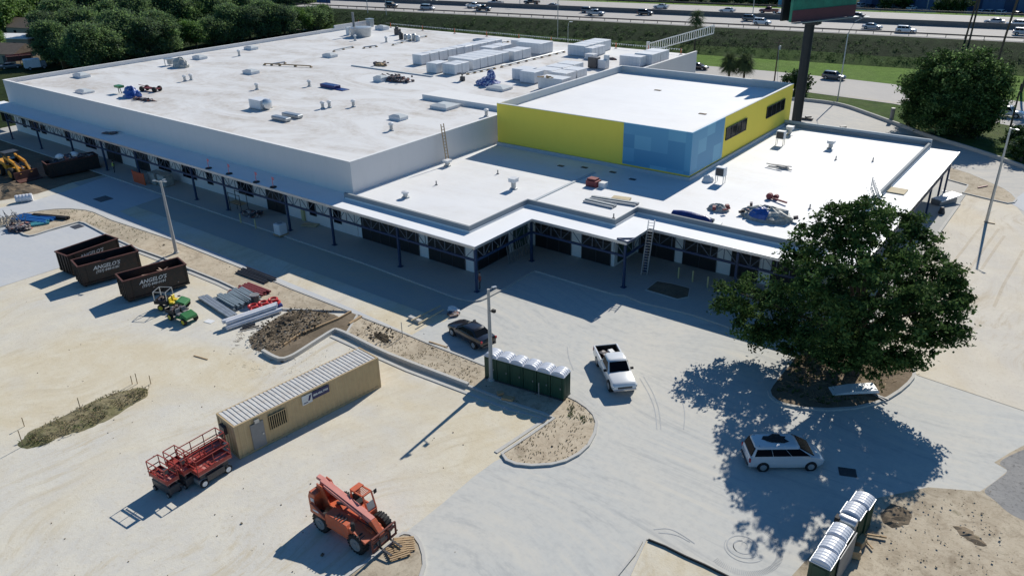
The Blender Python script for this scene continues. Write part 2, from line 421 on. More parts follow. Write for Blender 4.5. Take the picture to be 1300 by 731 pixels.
    def blob(s, c, r, n=10, m=6, seed=0, j=.2, flat=True):
        rr = random.Random(seed); rings = []
        for i in range(m + 1):
            t = math.pi * i / m if not flat else math.pi * .5 * i / m
            ring = []
            for k in range(n):
                a = 2 * math.pi * k / n; q = 1 + rr.uniform(-j, j)
                sr = max(math.sin(t), .02)
                ring.append((c[0] + r[0] * sr * math.cos(a) * q, c[1] + r[1] * sr * math.sin(a) * q, c[2] + r[2] * math.cos(t) * (1 + rr.uniform(-j, j) * .6) if i < m else c[2] + (r[2] * math.cos(t))))
            rings.append(ring)
        return s.loft(rings[::-1])
    def build(s, name, mats, parent=None, smooth=False, bevel=0):
        me = bpy.data.meshes.new(name); me.from_pydata(s.v, [], s.f)
        if not isinstance(mats, (list, tuple)): mats = [mats]
        for m in mats: me.materials.append(M[m] if isinstance(m, str) else m)
        if len(mats) > 1: me.polygons.foreach_set('material_index', s.mi)
        import bmesh
        bm = bmesh.new(); bm.from_mesh(me); bmesh.ops.recalc_face_normals(bm, faces=bm.faces)
        if bevel: bmesh.ops.bevel(bm, geom=list(bm.edges), offset=bevel, segments=1, affect='EDGES', clamp_overlap=True)
        bm.to_mesh(me); bm.free()
        if smooth:
            me.polygons.foreach_set('use_smooth', [True] * len(me.polygons)); me.update()
            try: me.set_sharp_from_angle(angle=rad(38))
            except Exception: pass
        o = bpy.data.objects.new(name, me); COL.objects.link(o)
        if parent: o.parent = parent
        return o
def tag(o, label=None, cat=None, group=None, kind=None):
    if label: o['label'] = label
    if cat: o['category'] = cat
    if group: o['group'] = group
    if kind: o['kind'] = kind
    return o
def thing(name, label, cat, loc=(0, 0, 0), rz=0, group=None):
    o = bpy.data.objects.new(name, None); COL.objects.link(o); o.empty_display_size = .5
    o.location = loc; o.rotation_euler = (0, 0, rz); return tag(o, label, cat, group)
def place(o, loc, rz=0, sc=None):
    o.location = loc; o.rotation_euler = (0, 0, rz)
    if sc: o.scale = (sc,) * 3 if isinstance(sc, (int, float)) else sc
    return o
def kids(o): return [c for c in COL.objects if c.parent == o]
_KID = {}
def dup(o, loc, rz=0, label=None, group=None, sc=None):
    """copy a thing with its parts and their sub-parts"""
    def cp(src, par):
        c = src.copy(); COL.objects.link(c)
        if par: c.parent = par
        for ch in _KID.get(src.name) or kids(src): cp(ch, c)
        return c
    r = cp(o, None); place(r, loc, rz, sc)
    if label: r['label'] = label
    if group: r['group'] = group
    return r
def heading(p, q, z=0):
    a = G(*p, z); b = G(*q, z); return math.atan2(b.y - a.y, b.x - a.x)
def sheet(name, pts, z, mat, kind='structure'):
    b = MB(); n = len(pts)
    a = sum(pts[i][0] * pts[(i + 1) % n][1] - pts[(i + 1) % n][0] * pts[i][1] for i in range(n))
    if a < 0: pts = pts[::-1]
    b.add([(x, y, z) for x, y in pts], [tuple(range(n))])
    o = b.build(name, mat); tag(o, kind=kind); return o
def smooth_line(pts, closed=False, it=2):
    for _ in range(it):
        q = []; n = len(pts)
        rng = range(n) if closed else range(n - 1)
        if not closed: q.append(pts[0])
        for i in rng:
            a = pts[i]; b = pts[(i + 1) % n]
            q.append((a[0] * .75 + b[0] * .25, a[1] * .75 + b[1] * .25)); q.append((a[0] * .25 + b[0] * .75, a[1] * .25 + b[1] * .75))
        if not closed: q.append(pts[-1])
        pts = q
    return pts
def ribbon(mb, pts, w, z0, z1, closed=False, side=0):
    """a band of width w along pts, from z0 up to z1"""
    n = len(pts); L = []; Rr = []
    for i in range(n):
        a = pts[(i - 1) % n] if (closed or i > 0) else pts[i]; b = pts[(i + 1) % n] if (closed or i < n - 1) else pts[i]
        d = Vector((b[0] - a[0], b[1] - a[1])); d.normalize(); nn = Vector((-d.y, d.x))
        L.append((pts[i][0] + nn.x * (w / 2 + side), pts[i][1] + nn.y * (w / 2 + side))); Rr.append((pts[i][0] - nn.x * (w / 2 - side), pts[i][1] - nn.y * (w / 2 - side)))
    vs = []
    for i in range(n): vs += [(*L[i], z0), (*L[i], z1), (*Rr[i], z1), (*Rr[i], z0)]
    fs = []
    for i in range(n if closed else n - 1):
        j = (i + 1) % n
        for k in range(3): fs.append((i * 4 + k, i * 4 + k + 1, j * 4 + k + 1, j * 4 + k))
    if not closed: fs += [(0, 1, 2, 3), tuple((n - 1) * 4 + k for k in (3, 2, 1, 0))]
    return mb.add(vs, fs)
def text_mesh(name, body, size, mat, parent, loc, rot, shear=0, offset=0, depth=.01, align='CENTER'):
    cu = bpy.data.curves.new(name, 'FONT'); cu.body = body; cu.size = size; cu.shear = shear; cu.offset = offset; cu.extrude = depth
    cu.align_x = align; cu.resolution_u = 2
    to = bpy.data.objects.new(name + '_src', cu); COL.objects.link(to)
    bpy.context.view_layer.update()
    dg = bpy.context.evaluated_depsgraph_get(); me = bpy.data.meshes.new_from_object(to.evaluated_get(dg))
    bpy.data.objects.remove(to); me.materials.clear(); me.materials.append(M[mat])
    o = bpy.data.objects.new(name, me); COL.objects.link(o); o.parent = parent
    o.location = loc; o.rotation_euler = rot; return o
# ------------------------------------------------------------ camera, light, sky
cam = bpy.data.cameras.new('camera'); co = bpy.data.objects.new('camera', cam); COL.objects.link(co)
m3 = Matrix([list(map(float, r)) for r in RM]); co.matrix_world = Matrix.Translation((0, 0, H)) @ m3.to_4x4()
cam.sensor_width = 36; cam.lens = 36 * F_ / 1300; cam.clip_end = 5000; cam.clip_start = .5
SC.camera = co
w = bpy.data.worlds.new('World'); SC.world = w; w.use_nodes = True
sky = w.node_tree.nodes.new('ShaderNodeTexSky'); sky.sky_type = 'NISHITA'; sky.sun_disc = False
SUN_EL, SUN_AZ = rad(35.6), math.atan2(-.0986, .995)
sky.sun_elevation = SUN_EL; sky.sun_rotation = SUN_AZ
sky.air_density = 1.0; sky.dust_density = .05; sky.ozone_density = 6; sky.altitude = 1200
bg = w.node_tree.nodes['Background']; bg.inputs[1].default_value = .059
vm = w.node_tree.nodes.new('ShaderNodeVectorMath'); vm.operation = 'MULTIPLY'; vm.inputs[1].default_value = (.88, 1.28, 1.38)   # a clear deep blue sky
w.node_tree.links.new(sky.outputs[0], vm.inputs[0]); w.node_tree.links.new(vm.outputs[0], bg.inputs[0])
sl = bpy.data.lights.new('sun', 'SUN'); sl.energy = 4.3; sl.angle = rad(.53); sl.color = (1, .95, .86)
so = bpy.data.objects.new('sun', sl); COL.objects.link(so)
sd = Vector((math.sin(SUN_AZ) * math.cos(SUN_EL), math.cos(SUN_AZ) * math.cos(SUN_EL), math.sin(SUN_EL)))
so.rotation_euler = sd.to_track_quat('Z', 'Y').to_euler(); so.location = (0, 60, 80)
SC.view_settings.view_transform = 'Standard'; SC.view_settings.look = 'None'; SC.view_settings.exposure = 0.24; SC.view_settings.gamma = 1

# ------------------------------------------------------------ ground
b = MB(); S = 1600
# one sheet with a flat middle
b.add([(-S, -600, 0), (S, -600, 0), (S, 1800, 0), (-S, 1800, 0)], [(0, 1, 2, 3)])
tag(b.build('ground', 'sand'), kind='structure')
HD = Vector((.9909, .1346, 0)); HN = Vector((-.1346, .9909, 0)); HO = Vector((-19.88, 217.85, 0))
def hw(s, off, z=0): p = HO + HD * s + HN * off; return (p.x, p.y, z)
# grass country beyond the back lot
road_far = [(-600, 200), (-300, 190)] + GL([(883, 83), (980, 91), (1068, 100), (1155, 110), (1300, 130)]) + [(20, 170), (120, 158), (300, 140)]
road_near = [(-600, 184), (-300, 175), (-66, 163.2)] + GL([(1028, 118), (1133, 132), (1298, 163)]) + [(20, 149), (120, 136), (300, 118)]
wall_line = [(-66, 147.5)] + GL([(1010, 127.5), (1021, 128.5), (1048, 131.5), (1072, 135.5), (1112, 150), (1148, 163), (1180, 175.5), (1236, 192), (1300, 214.5), (1345, 234)])
wall_line = wall_line + [(12, 112), (60, 92)]
sheet('lawn', [(-900, 148), (-66, 147.5)] + wall_line[1:] + [(300, 20), (900, 20), (900, 700), (-900, 700)], .012, 'rough_grass')
lp = [hw(s, -44 if s > -60 else -34) for s in (-700, 700)]
sheet('grass_verge', road_far[::1] + [hw(400, -16)[:2], hw(-600, -16)[:2]], .030, 'lawn')
sheet('service_road', road_near + road_far[::-1], .05, 'road')
b = MB(); ribbon(b, [Vector((p[0], p[1])) .to_tuple() for p in road_near[2:]], .9, .051, .056, side=1.2)
tag(b.build('road_shoulder', 'roadbase'), kind='structure')
# embankment
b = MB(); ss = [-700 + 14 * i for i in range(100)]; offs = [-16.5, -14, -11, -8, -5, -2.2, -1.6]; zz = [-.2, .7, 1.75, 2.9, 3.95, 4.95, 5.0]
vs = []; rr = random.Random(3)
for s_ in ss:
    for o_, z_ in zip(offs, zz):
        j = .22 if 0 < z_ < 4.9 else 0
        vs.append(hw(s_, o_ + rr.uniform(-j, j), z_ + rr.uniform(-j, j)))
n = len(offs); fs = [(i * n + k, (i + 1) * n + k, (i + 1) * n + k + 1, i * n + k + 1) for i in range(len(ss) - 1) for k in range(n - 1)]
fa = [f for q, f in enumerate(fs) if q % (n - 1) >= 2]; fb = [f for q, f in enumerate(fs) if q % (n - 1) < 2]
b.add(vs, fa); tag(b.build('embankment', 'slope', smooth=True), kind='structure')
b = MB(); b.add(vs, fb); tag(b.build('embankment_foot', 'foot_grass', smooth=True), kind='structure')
HZ = 5.0
sheet('highway', [hw(-700, -1.8)[:2], hw(700, -1.8)[:2], hw(700, 47)[:2], hw(-700, 47)[:2]], HZ + .02, 'road')
b = MB(); b.add([hw(-700, 46, HZ - .1), hw(700, 46, HZ - .1), hw(700, 53, HZ - .2), hw(-700, 53, HZ - .2), hw(700, 64, 3.0), hw(-700, 64, 3.0)], [(0, 1, 2, 3), (3, 2, 4, 5)])
tag(b.build('far_verge', 'lawn'), kind='structure')
b = MB(); b.add([hw(-700, 62, 3.0), hw(700, 62, 3.0), hw(1500, 1400, 3.0), hw(-1500, 1400, 3.0)], [(0, 1, 2, 3)])
tag(b.build('far_ground', 'undergrowth'), kind='structure')
# painted lane lines
b = MB()
for off in (1.2, 18.2, 24.4, 45.6):
    p, q = hw(-600, off, 0), hw(500, off, 0); ribbon(b, [p[:2], q[:2]], .18, HZ + .021, HZ + .03)
for off in (4.9, 8.5, 12.1, 15.7, 28, 31.7, 35.3, 39, 42.4):
    for s_ in range(-420, 260, 12):
        ribbon(b, [hw(s_, off)[:2], hw(s_ + 3, off)[:2]], .15, HZ + .021, HZ + .03)
tag(b.build('lane_markings', 'lane_white'), kind='structure')
b = MB(); b.prof([(-.45, 0), (.45, 0), (.18, .4), (.14, 1.35), (-.14, 1.35), (-.18, .4)], -600, 600)
o = b.build('median_barrier', 'barrier'); tag(o, 'long dark concrete barrier dividing the two highway carriageways', 'barrier')
o.rotation_euler = (0, 0, math.atan2(HD.y, HD.x) - math.pi / 2); o.location = hw(0, 20.6, HZ + .02)
def guardrail(off, label, s0=-420, s1=260):
    t = thing('guardrail', label, 'guardrail', hw(0, off, HZ), math.atan2(HD.y, HD.x))
    bb = MB(); bb.bar((s0, 0, .72), (s1, 0, .72), .12, .34); bb.build('rail', 'rail', t)
    # posts too many and too small to count one by one along the far run: one part for each hundred metres
    bb = MB()
    for s_ in range(s0, s1, 4): bb.box((s_, .08, .4), (.14, .14, .8))
    pp = bb.build('post', 'rail', t); pp['kind'] = 'stuff'
guardrail(.2, 'rusty steel guardrail on posts along the near edge of the highway')
guardrail(48.5, 'thin steel guardrail along the far edge of the highway')
# woodland floor and neighbours' yards at the upper left
sheet('woodland_floor', [(-900, -200), (-161, -200), (-161, 60), (-160, 152), (-150, 160), (-140, 185), (-210, 192), (-900, 180)], .02, 'undergrowth')
# back lot
sheet('back_lot', [(-66, 147.4), (-66, 110)] + [(-20, 108), (-13, 104), (10, 90), (60, 60), (60, 92)] + wall_line[::-1][1:-1], .035, 'backlot')
b = MB(); ribbon(b, smooth_line(wall_line), .35, 0, .55)
tag(b.build('low_retaining_wall', 'kerb'), 'low pale concrete wall curving round the back lot below the grass', 'wall')

# ------------------------------------------------------------ building yard sheets
sheet('rough_yard', GL([(0, 255), (48, 246), (88, 233), (150, 218), (130, 195), (60, 175), (0, 163)]) + [(-175, 60), (-190, 20), (-150, 20)], .012, 'dirt')
sheet('limestone_road', [(-116, 46.8), (-46, 46.6), (-44, 48.5), (-44, 62), (-44, 51.6), (-116, 51.6)][0:3] + [(-43.5, 51.6), (-116, 51.6)], .015, 'roadbase')
sheet('concrete_drive', [(-160, 27)] + GL([(0, 264.5), (48, 253.4), (81, 243.8), (127, 227), (150, 221), (206, 250), (152, 268.5), (210, 295), (330, 343.5), (450, 393), (521.5, 425), (517, 427), (330, 350.5), (216, 304.7), (142.5, 280.5), (109.4, 267.8), (89, 266), (53.6, 268.3), (22, 273.5), (0, 278)]) + [(-160, 18)], .020, 'concrete_blue')
sheet('parking_slab', [(-160, 12)] + GL([(0, 290), (8.6, 287), (31.6, 300.3), (38.3, 300.3), (100.6, 283.6), (108, 285), (138, 299), (165, 312), (76, 340), (0, 364.5)]) + [(-125, 5)], .020, 'concrete_blue')
plaza = [(521.5, 426), (544.6, 413), (565, 408), (592, 390), (604, 384), (618, 380), (646, 364.4), (679, 344), (744, 364), (780, 375), (816, 385.6), (851, 393.6), (880, 400), (920, 414.7), (950, 426), (1021, 442), (1100, 452), (1161, 470), (1166, 477), (1300, 521.6), (1310, 560), (1283, 574), (1262, 587), (1280, 597), (1262, 612), (1244, 623.7), (1178, 618.4), (1105, 634), (1060, 670), (1005, 731)]
plaza_l = [(980, 780), (500, 900), (470, 780), (503, 690), (513, 677), (536, 659.5), (561.6, 639), (600, 606), (628, 585.7), (645, 577), (703, 531.7), (719.5, 512), (614, 465), (573.8, 448.3), (540, 435.3)]
sheet('plaza', GL(plaza + plaza_l), .022, 'concrete')
sheet('sand_lane', GL([(1161, 474), (1166, 477), (1300, 521.6)]) + [(12, 56), (30, 70), (20, 96)] + GL([(1300, 275), (1290, 262), (1279, 258), (1222.3, 245.6), (1229, 237), (1186, 289.5), (1150, 345)]) + [(-11.6, 66), (-9, 62)], .042, 'sand_lane')
sheet('side_road', GL([(1300, 269), (1279, 256), (1290, 252), (1300, 244)]) + [(8, 104), (20, 96)], .050, 'concrete_blue')
dirt_corner = GL([(1005, 731), (1060, 670), (1105, 634), (1178, 618.4), (1244, 623.7), (1262, 612), (1280, 597), (1262, 587), (1283, 574), (1310, 560)]) + [(12, 48), (20, 20), (-4, 20), (-6, 30)]
sheet('dirt_corner', dirt_corner, .026, 'sand_rough')
sheet('gravel_patch', smooth_line(GL([(1246, 624), (1262, 612), (1283, 597), (1264, 588), (1290, 574), (1330, 560), (1340, 640), (1310, 665), (1280, 652), (1262, 634)]), True), .030, 'gravel')

# sidewalks under the canopy
kerb_front = [(-160, 51.5), (-100, 51.4), (-60, 51.2)] + GL([(575, 377.5), (583, 380), (593, 382.5), (602.4, 383.3), (611, 382), (620, 378), (646, 364.4), (675, 346.5), (679, 344.5), (698.5, 350.5), (744.5, 364.4), (780.6, 375), (792.4, 375.8), (815.6, 385.6), (851, 393.6), (880, 401), (920, 414.7), (950, 426), (985, 432.5), (1021, 441)])
side = kerb_front + [(-12.2, 66), (-12.2, 111), (-30, 111), (-30, 75), (-60, 60), (-160, 60)]
b = MB(); b.prism(side, .0, .15); tag(b.build('sidewalk', 'sidewalk'), kind='structure')
b = MB(); ribbon(b, kerb_front, .16, 0, .165); ribbon(b, [(-12.2, 66), (-12.2, 96), (-12.2, 107)], .3, 0, .18)
tag(b.build('kerb', 'kerb'), kind='structure')

def island(name, pts, mat='sand_rough', top=.12, kw=.22, kh=.17, closed=True, it=0, kmat='kerb', kerb=True):
    if it: pts = smooth_line(pts, True, it)
    bb = MB(); bb.prism(pts, 0, top); tag(bb.build(name, mat), kind='structure')
    if kerb:
        bb = MB(); ribbon(bb, pts, kw, 0, kh, closed=True); tag(bb.build('kerb', kmat), kind='structure')
isl_top = [(-118, 33.5)] + GL([(0, 278.3), (22, 273.5), (53.6, 268.3), (70, 266.6), (89, 265.9), (109.4, 267.8), (120, 270.5), (142.5, 280.5), (216, 304.7), (330, 350.5), (370, 367.7), (444, 396.5)])
isl_bot = GL([(361, 393.5), (335, 383), (318.5, 376), (278, 357), (239, 341.5), (207.8, 328.4), (178, 317.8), (138.8, 300.5), (120, 290.5), (108, 284.2), (100.6, 282.6), (70, 291), (45, 299), (38.3, 300.3), (31.6, 299), (20, 292), (8.6, 286.5), (0, 289)]) + [(-118, 29.5)]
island('planted_strip', isl_top + isl_bot, 'sand_rough')
# second strip, from the dirt path to the toilets and the rounded nose
nose = [(719.5, 504), (733, 510.5), (745.5, 519), (754, 528), (757.5, 538), (755, 551), (747, 566), (735, 577), (718, 586), (700, 590.5), (675, 592), (655, 590), (643, 585), (637.5, 577), (655, 565.5), (678, 550), (703.4, 532)]
isl2 = [(454, 401), (462, 404.6), (517.7, 426), (545, 437.5), (573.8, 448.8), (590, 455), (612, 464)] + nose + [(690, 526), (650, 513), (594.7, 491), (540, 471), (520, 463), (500, 455), (480, 446), (440, 424.5)]
island('planted_strip', GL(isl2), 'sand_rough')
b = MB(); b.prism(GL([(334, 447.8), (358, 460.5), (381, 449), (401, 436), (424, 421.5), (440, 425), (458, 402), (444, 397), (420, 411), (400, 421)]), 0, .09)
tag(b.build('dirt_path', 'dirt'), kind='structure')
b = MB(); ribbon(b, smooth_line(GL([(334, 447.8), (346, 455), (358, 459.5), (371, 455), (381, 449), (401, 436), (424, 421.5), (427, 421), (440, 426), (462, 437), (480, 446), (500, 455), (594.7, 491)]), False, 1), .28, 0, .36)
ribbon(b, GL([(424, 425), (470, 446), (520, 468), (595, 496), (650, 517), (699, 532.5), (634, 577)]), .30, 0, .06, side=-.35)
tag(b.build('kerb', 'kerb'), kind='structure')
b = MB(); ribbon(b, GL([(361, 440), (380, 427), (432, 405.5), (446, 397.5)]), .14, 0, .28); ribbon(b, GL([(444, 413), (459, 403.5)]), .25, 0, .25)
tag(b.build('form_board', 'wood'), 'weathered timber form boards edging the dirt path between mounds', 'form board')
b = MB(); ribbon(b, GL([(239, 345), (278, 361), (318, 380), (333, 387)]), .45, 0, .05)
ribbon(b, GL([(142, 304), (178, 321), (207, 332)]), .45, 0, .05); tag(b.build('gutter', 'kerb'), kind='structure')
# bottom island with the pallets
island('planted_strip', GL([(503, 686), (506, 681), (513, 678.3), (521, 679), (528, 683.5), (534, 692), (538, 705), (539, 718), (535, 731), (528, 760), (500, 800), (430, 780), (432, 748), (440, 733), (470, 711)]), 'sand_rough')
# bottom triangle
island('planted_strip', GL([(820.5, 686), (870, 707), (919.7, 731), (1000, 775), (900, 860), (760, 800), (800, 731)]), 'sand', kw=.1)
b = MB(); ribbon(b, GL([(815, 688), (806, 704), (784, 731), (766, 756)]), .12, 0, .13); tag(b.build('kerb', 'kerb'), kind='structure')
b = MB(); b.tube([Vector((p[0], p[1], .2)) for p in GL([(823, 687.5), (845, 696.5), (870, 709), (895, 720), (925, 735)])], .07, 6)
tag(b.build('silt_sock', 'black'), 'thin black silt sock lying along the bottom sand triangle', 'silt sock')
# tree island
tree_isl = [(1021, 442.7), (1012, 452), (1003, 462), (990, 477), (979, 491), (976, 497), (978, 504), (985, 510), (995.5, 514.5), (1020, 519.5), (1051.5, 521), (1084.5, 519), (1110, 513), (1127.8, 506), (1142, 497), (1153, 487.5), (1159, 480), (1161, 472), (1155, 460), (1110, 447), (1060, 443)]
island('tree_island', GL(tree_isl), 'dirt', kw=.24)
# right hand island
island('planted_strip', GL([(1205, 214), (1231, 221.6), (1259.7, 234), (1275, 241), (1285, 248), (1290, 254), (1287, 258), (1279, 259), (1250, 252.5), (1222.3, 245.8), (1228.6, 236), (1204, 229)]), 'sand_rough', .16)
# planter bed in the walk
island('planting_bed', GL([(820, 368), (834, 357), (853, 360), (876, 366), (874, 377), (860, 380), (840, 374)], .17), 'dirt', .2, .12, .22)
b = MB(); ribbon(b, smooth_line(GL([(900, 396), (915, 390), (950, 402), (985, 410)], .15), False), .2, .15, .30); tag(b.build('kerb', 'kerb'), kind='structure')
# skid marks left by turning machines on the plaza
b = MB(); g = G(943, 693, .03)
def arc(cx, cy, r0, r1, a0, a1, w_, n=40):
    return [(cx + (r0 + (r1 - r0) * i / n) * math.cos(a0 + (a1 - a0) * i / n), cy + (r0 + (r1 - r0) * i / n) * math.sin(a0 + (a1 - a0) * i / n)) for i in range(n + 1)]
for r0, r1, a0, a1, w_ in ((.25, .6, 0, 4.5, .05), (.85, .95, .5, 6.2, .07), (1.0, 1.35, 3.2, 6.0, .05), (.5, .62, 2, 6, .05)):
    ribbon(b, arc(g.x, g.y, r0, r1, a0, a1, w_), w_, .031, .034)
for k in range(60):
    a_ = -2.0 + 3.3 * k / 60; q = 1.9; b.bar((g.x + q * math.cos(a_), g.y + q * math.sin(a_), .032), (g.x + (q + .38) * math.cos(a_ + .03), g.y + (q + .38) * math.sin(a_ + .03), .032), .035, .004)
for pts in ([(830, 672), (850, 670), (868, 680), (882, 690)], [(836, 676), (858, 678), (876, 688)], [(812, 480), (824, 500), (832, 520), (834, 545)], [(817, 478), (829, 498), (837, 520), (839, 545)], [(720, 440), (722, 455), (728, 470)], [(862, 500), (870, 520), (868, 545)]):
    ribbon(b, smooth_line(GL(pts), False, 3), .07, .031, .034)
tag(b.build('skid_marks', paint('tyre_scuff', (.41, .42, .42), .9)), kind='structure')
def streak_band(pts, gauge, w_, mat, seed=0, name='lane_streaks'):
    rr_ = random.Random(seed); b = MB(); pp = smooth_line(GL(pts), False, 3)
    for side_ in ((-gauge / 2, gauge / 2) if gauge else (0,)):
        ribbon(b, pp, w_, .047, .050, side=side_)
    tag(b.build(name, mat), kind='structure')
for i, p in enumerate(([(1250, 284), (1238, 297), (1217, 325), (1195, 352), (1180, 384)], [(1268, 291), (1252, 312), (1237, 333), (1216, 362)], [(1299, 318), (1288, 338), (1273, 363), (1262, 390)], [(1275, 300), (1262, 318), (1246, 342)])):
    streak_band(p, 0, .28, 'streak_lane', i)  # narrow bands of darker sand laid along the lane
# storm drains
def drain(px, py, s, label, rz=0, z=.03):
    g = G(px, py, z); bb = MB(); bb.box((0, 0, 0), (s, s * .8, .03)); o = tag(bb.build('storm_drain', 'dark_grey'), label, 'drain')
    place(o, g, rz)
drain(131, 252.5, 2.2, 'dark square drain grate in the shaded concrete drive at left'); drain(98, 287.5, 1.4, 'dark drain opening at the corner of the pale parking slab', z=.045)
drain(1076, 599, 1.1, 'rusty square drain grate in tree shade beside the minivan', .4)
# ------------------------------------------------------------ the store
B = thing('store_building', 'large flat white-roofed retail store under construction with yellow and blue tower and navy canopy columns', 'building', (-66, 56, 0))
class Sub: pass
def bp(mb, name, mat, parent=None, **k):
    """part of the building, vertices given in world metres"""
    o = mb.build(name, mat, parent or B, **k)
    o.matrix_parent_inverse = Matrix.Translation(B.location).inverted() if (parent is None or parent == B) else Matrix.Identity(4)
    return o
ZC, ZP, ZL = 5.2, 5.88, 5.40
X0, X1, Y0, Y1, ZM, ZMD = -155.8, -66.2, 56.0, 144.5, 9.1, 8.45
def wall_box(x0, y0, x1, y1, z0, z1): return MB().box(((x0 + x1) / 2, (y0 + y1) / 2, (z0 + z1) / 2), (abs(x1 - x0), abs(y1 - y0), z1 - z0))
m = MB(); t_ = .3
m.box(((X0 + X1) / 2, Y0 + t_ / 2, ZM / 2), (X1 - X0, t_, ZM))
m.box((X1 - t_ / 2, (Y0 + Y1) / 2 + t_ / 2, ZM / 2), (t_, Y1 - Y0 - t_, ZM))
m.box((X0 + t_ / 2, (Y0 + Y1) / 2 + t_ / 2, ZM / 2), (t_, Y1 - Y0 - t_, ZM))
m.box(((X0 + X1) / 2, Y1 - t_ / 2, ZMD / 2), (X1 - X0 - 2 * t_, t_, ZMD))
# slightly higher wall at the far left corner
m.box((X0 + .16, 138, ZM + .35), (.34, 13, .7))
bp(m, 'wall', 'wall_main')
m = MB()
for a in ((X0 - .06, Y0 - .06, X1 + .06, Y0 + .36), (X1 - .36, Y0 + .36, X1 + .06, Y1), (X0 - .06, Y0 + .36, X0 + .36, Y1)):
    m.box(((a[0] + a[2]) / 2, (a[1] + a[3]) / 2, ZM + .03), (a[2] - a[0], a[3] - a[1], .06))
bp(m, 'coping', 'wall_white')
m = MB().box(((X0 + X1) / 2, (Y0 + Y1) / 2, ZMD - .1), (X1 - X0 - .6, Y1 - Y0 - .6, .2)); bp(m, 'roof', 'roof')
# expansion strips on the deck
m = MB()
a = G(447, 84, ZMD); c_ = G(549, 98, ZMD); m.bar((a.x, a.y, ZMD + .08), (c_.x, c_.y, ZMD + .08), .5, .22)
bp(m, 'expansion_joint', 'flash')
m = MB(); a = G(536, 122, 8.9); c_ = G(625, 138, 8.9); m.box(((a.x + X1 - .4) / 2, a.y + 2.1, ZMD + .35), (X1 - .4 - a.x, 4.2, .7)); bp(m, 'raised_curb', 'wall_white')
# low wings
low = [(-66.2, 54.7), (-47.8, 54.7), (-47.8, 64.5), (-36.8, 64.5), (-36.8, 69.0), (-17.6, 69.0), (-17.6, 112.2), (-66.2, 112.2)]
m = MB().prism([(x + (.0), y) for x, y in low], ZL - .25, ZL); bp(m, 'low_roof', 'roof_low')
m = MB(); ribbon(m, [(-66.3, 54.85), (-47.95, 54.85), (-47.95, 64.65), (-36.95, 64.65), (-36.95, 69.15), (-17.75, 69.15), (-17.75, 112.05), (-37.0, 112.05)], .3, ZL - .4, ZP)
bp(m, 'parapet', 'parapet')
m = MB(); ribbon(m, [(-37.0, 112.3), (-17.6, 112.3)], .3, ZL - .4, ZP + .35); bp(m, 'parapet', 'flash')
m = MB(); a = G(728, 227, ZL); c_ = G(677, 251, ZL); m.bar((-47.8, 64.9, ZL + .05), (-47.8, 78, ZL + .05), .35, .12); bp(m, 'expansion_joint', 'flash')
# canopy: sheet with a fascia
can = [(-158, 52.3), (-45.1, 52.3), (-45.1, 61.5), (-33.8, 61.5), (-33.8, 66.0), (-14.2, 66.0), (-14.2, 111.9), (-17.6, 111.9), (-17.6, 69.0), (-36.8, 69.0), (-36.8, 64.5), (-47.8, 64.5), (-47.8, 54.7), (-66.1, 54.7), (-66.1, 56.0), (-158, 56.0)]
m = MB().prism(can, ZC - .14, ZC); bp(m, 'canopy', 'canopy_top')
edge = can[:7]
m = MB(); ribbon(m, edge, .10, ZC - .26, ZC + .02, side=-.06); bp(m, 'fascia', 'alu')
# soffit behind parapets down to the shop walls, closed box
walls = [(-66.2, 56.1), (-48.7, 56.1), (-48.7, 65.7), (-37.5, 65.7), (-37.5, 70.5), (-19.0, 70.5), (-19.0, 112.0), (-66.2, 112.0)]
m = MB(); ribbon(m, walls[:7] , .3, .0, ZL - .26, side=.15); bp(m, 'shop_wall', 'wall_white')
m = MB(); ribbon(m, walls[6:], .3, 0, ZL - .26, side=.15); bp(m, 'back_wall', 'wall_white')
# columns and trusses
cols_front = [-150, -139, -127.5, -117.6, -108, -94.1, -87, -74.5, -66.6, -56.1, -45.5]
cols = [(x, 52.75) for x in cols_front]
def col(x, y):
    mm = MB(); mm.box((x, y, ZC / 2 - .1), (.22, .22, ZC - .25)); mm.box((x, y, .17), (.5, .5, .06)); bp(mm, 'column', 'navy')
def truss(p, q, zb=3.5, zt=4.9, nseg=None):
    p = Vector((*p, 0)); q = Vector((*q, 0)); L = (q - p).length; d = (q - p) / L; nseg = nseg or max(2, int(round(L / 1.3)))
    tt = MB(); tt.bar(p + d * .15 + Vector((0, 0, zt)), q - d * .15 + Vector((0, 0, zt)), .13, .13); tt.bar(p + d * .15 + Vector((0, 0, zb)), q - d * .15 + Vector((0, 0, zb)), .2, .2)
    o = bp(tt, 'truss', 'navy')
    w_ = MB()
    for i in range(nseg):
        a = p + (q - p) * (i / nseg); c2 = p + (q - p) * ((i + 1) / nseg)
        if i: w_.bar(a + Vector((0, 0, zb)), a + Vector((0, 0, zt)), .06)
        if i % 2: w_.bar(a + Vector((0, 0, zb)), c2 + Vector((0, 0, zt)), .055)
        else: w_.bar(a + Vector((0, 0, zt)), c2 + Vector((0, 0, zb)), .055)
    ww = w_.build('truss_web', 'web', o)
for c2 in cols: col(*c2)
for a, c2 in zip(cols[:-1], cols[1:]): truss(a, c2)
seq = [(-45.5, 52.75), (-45.5, 61.95), (-34.2, 61.95), (-34.2, 66.4), (-24.6, 66.4), (-14.7, 66.4)]
for c2 in seq[1:]: col(*c2)
for a, c2 in zip(seq[:-1], seq[1:]): truss(a, c2)
ry = [66.4, 74.5, 83, 91.5, 100.4, 106.5, 110.9]
for y in ry[1:]: col(-14.7, y)
for a, c2 in zip(ry[:-1], ry[1:]): truss((-14.7, a), (-14.7, c2))
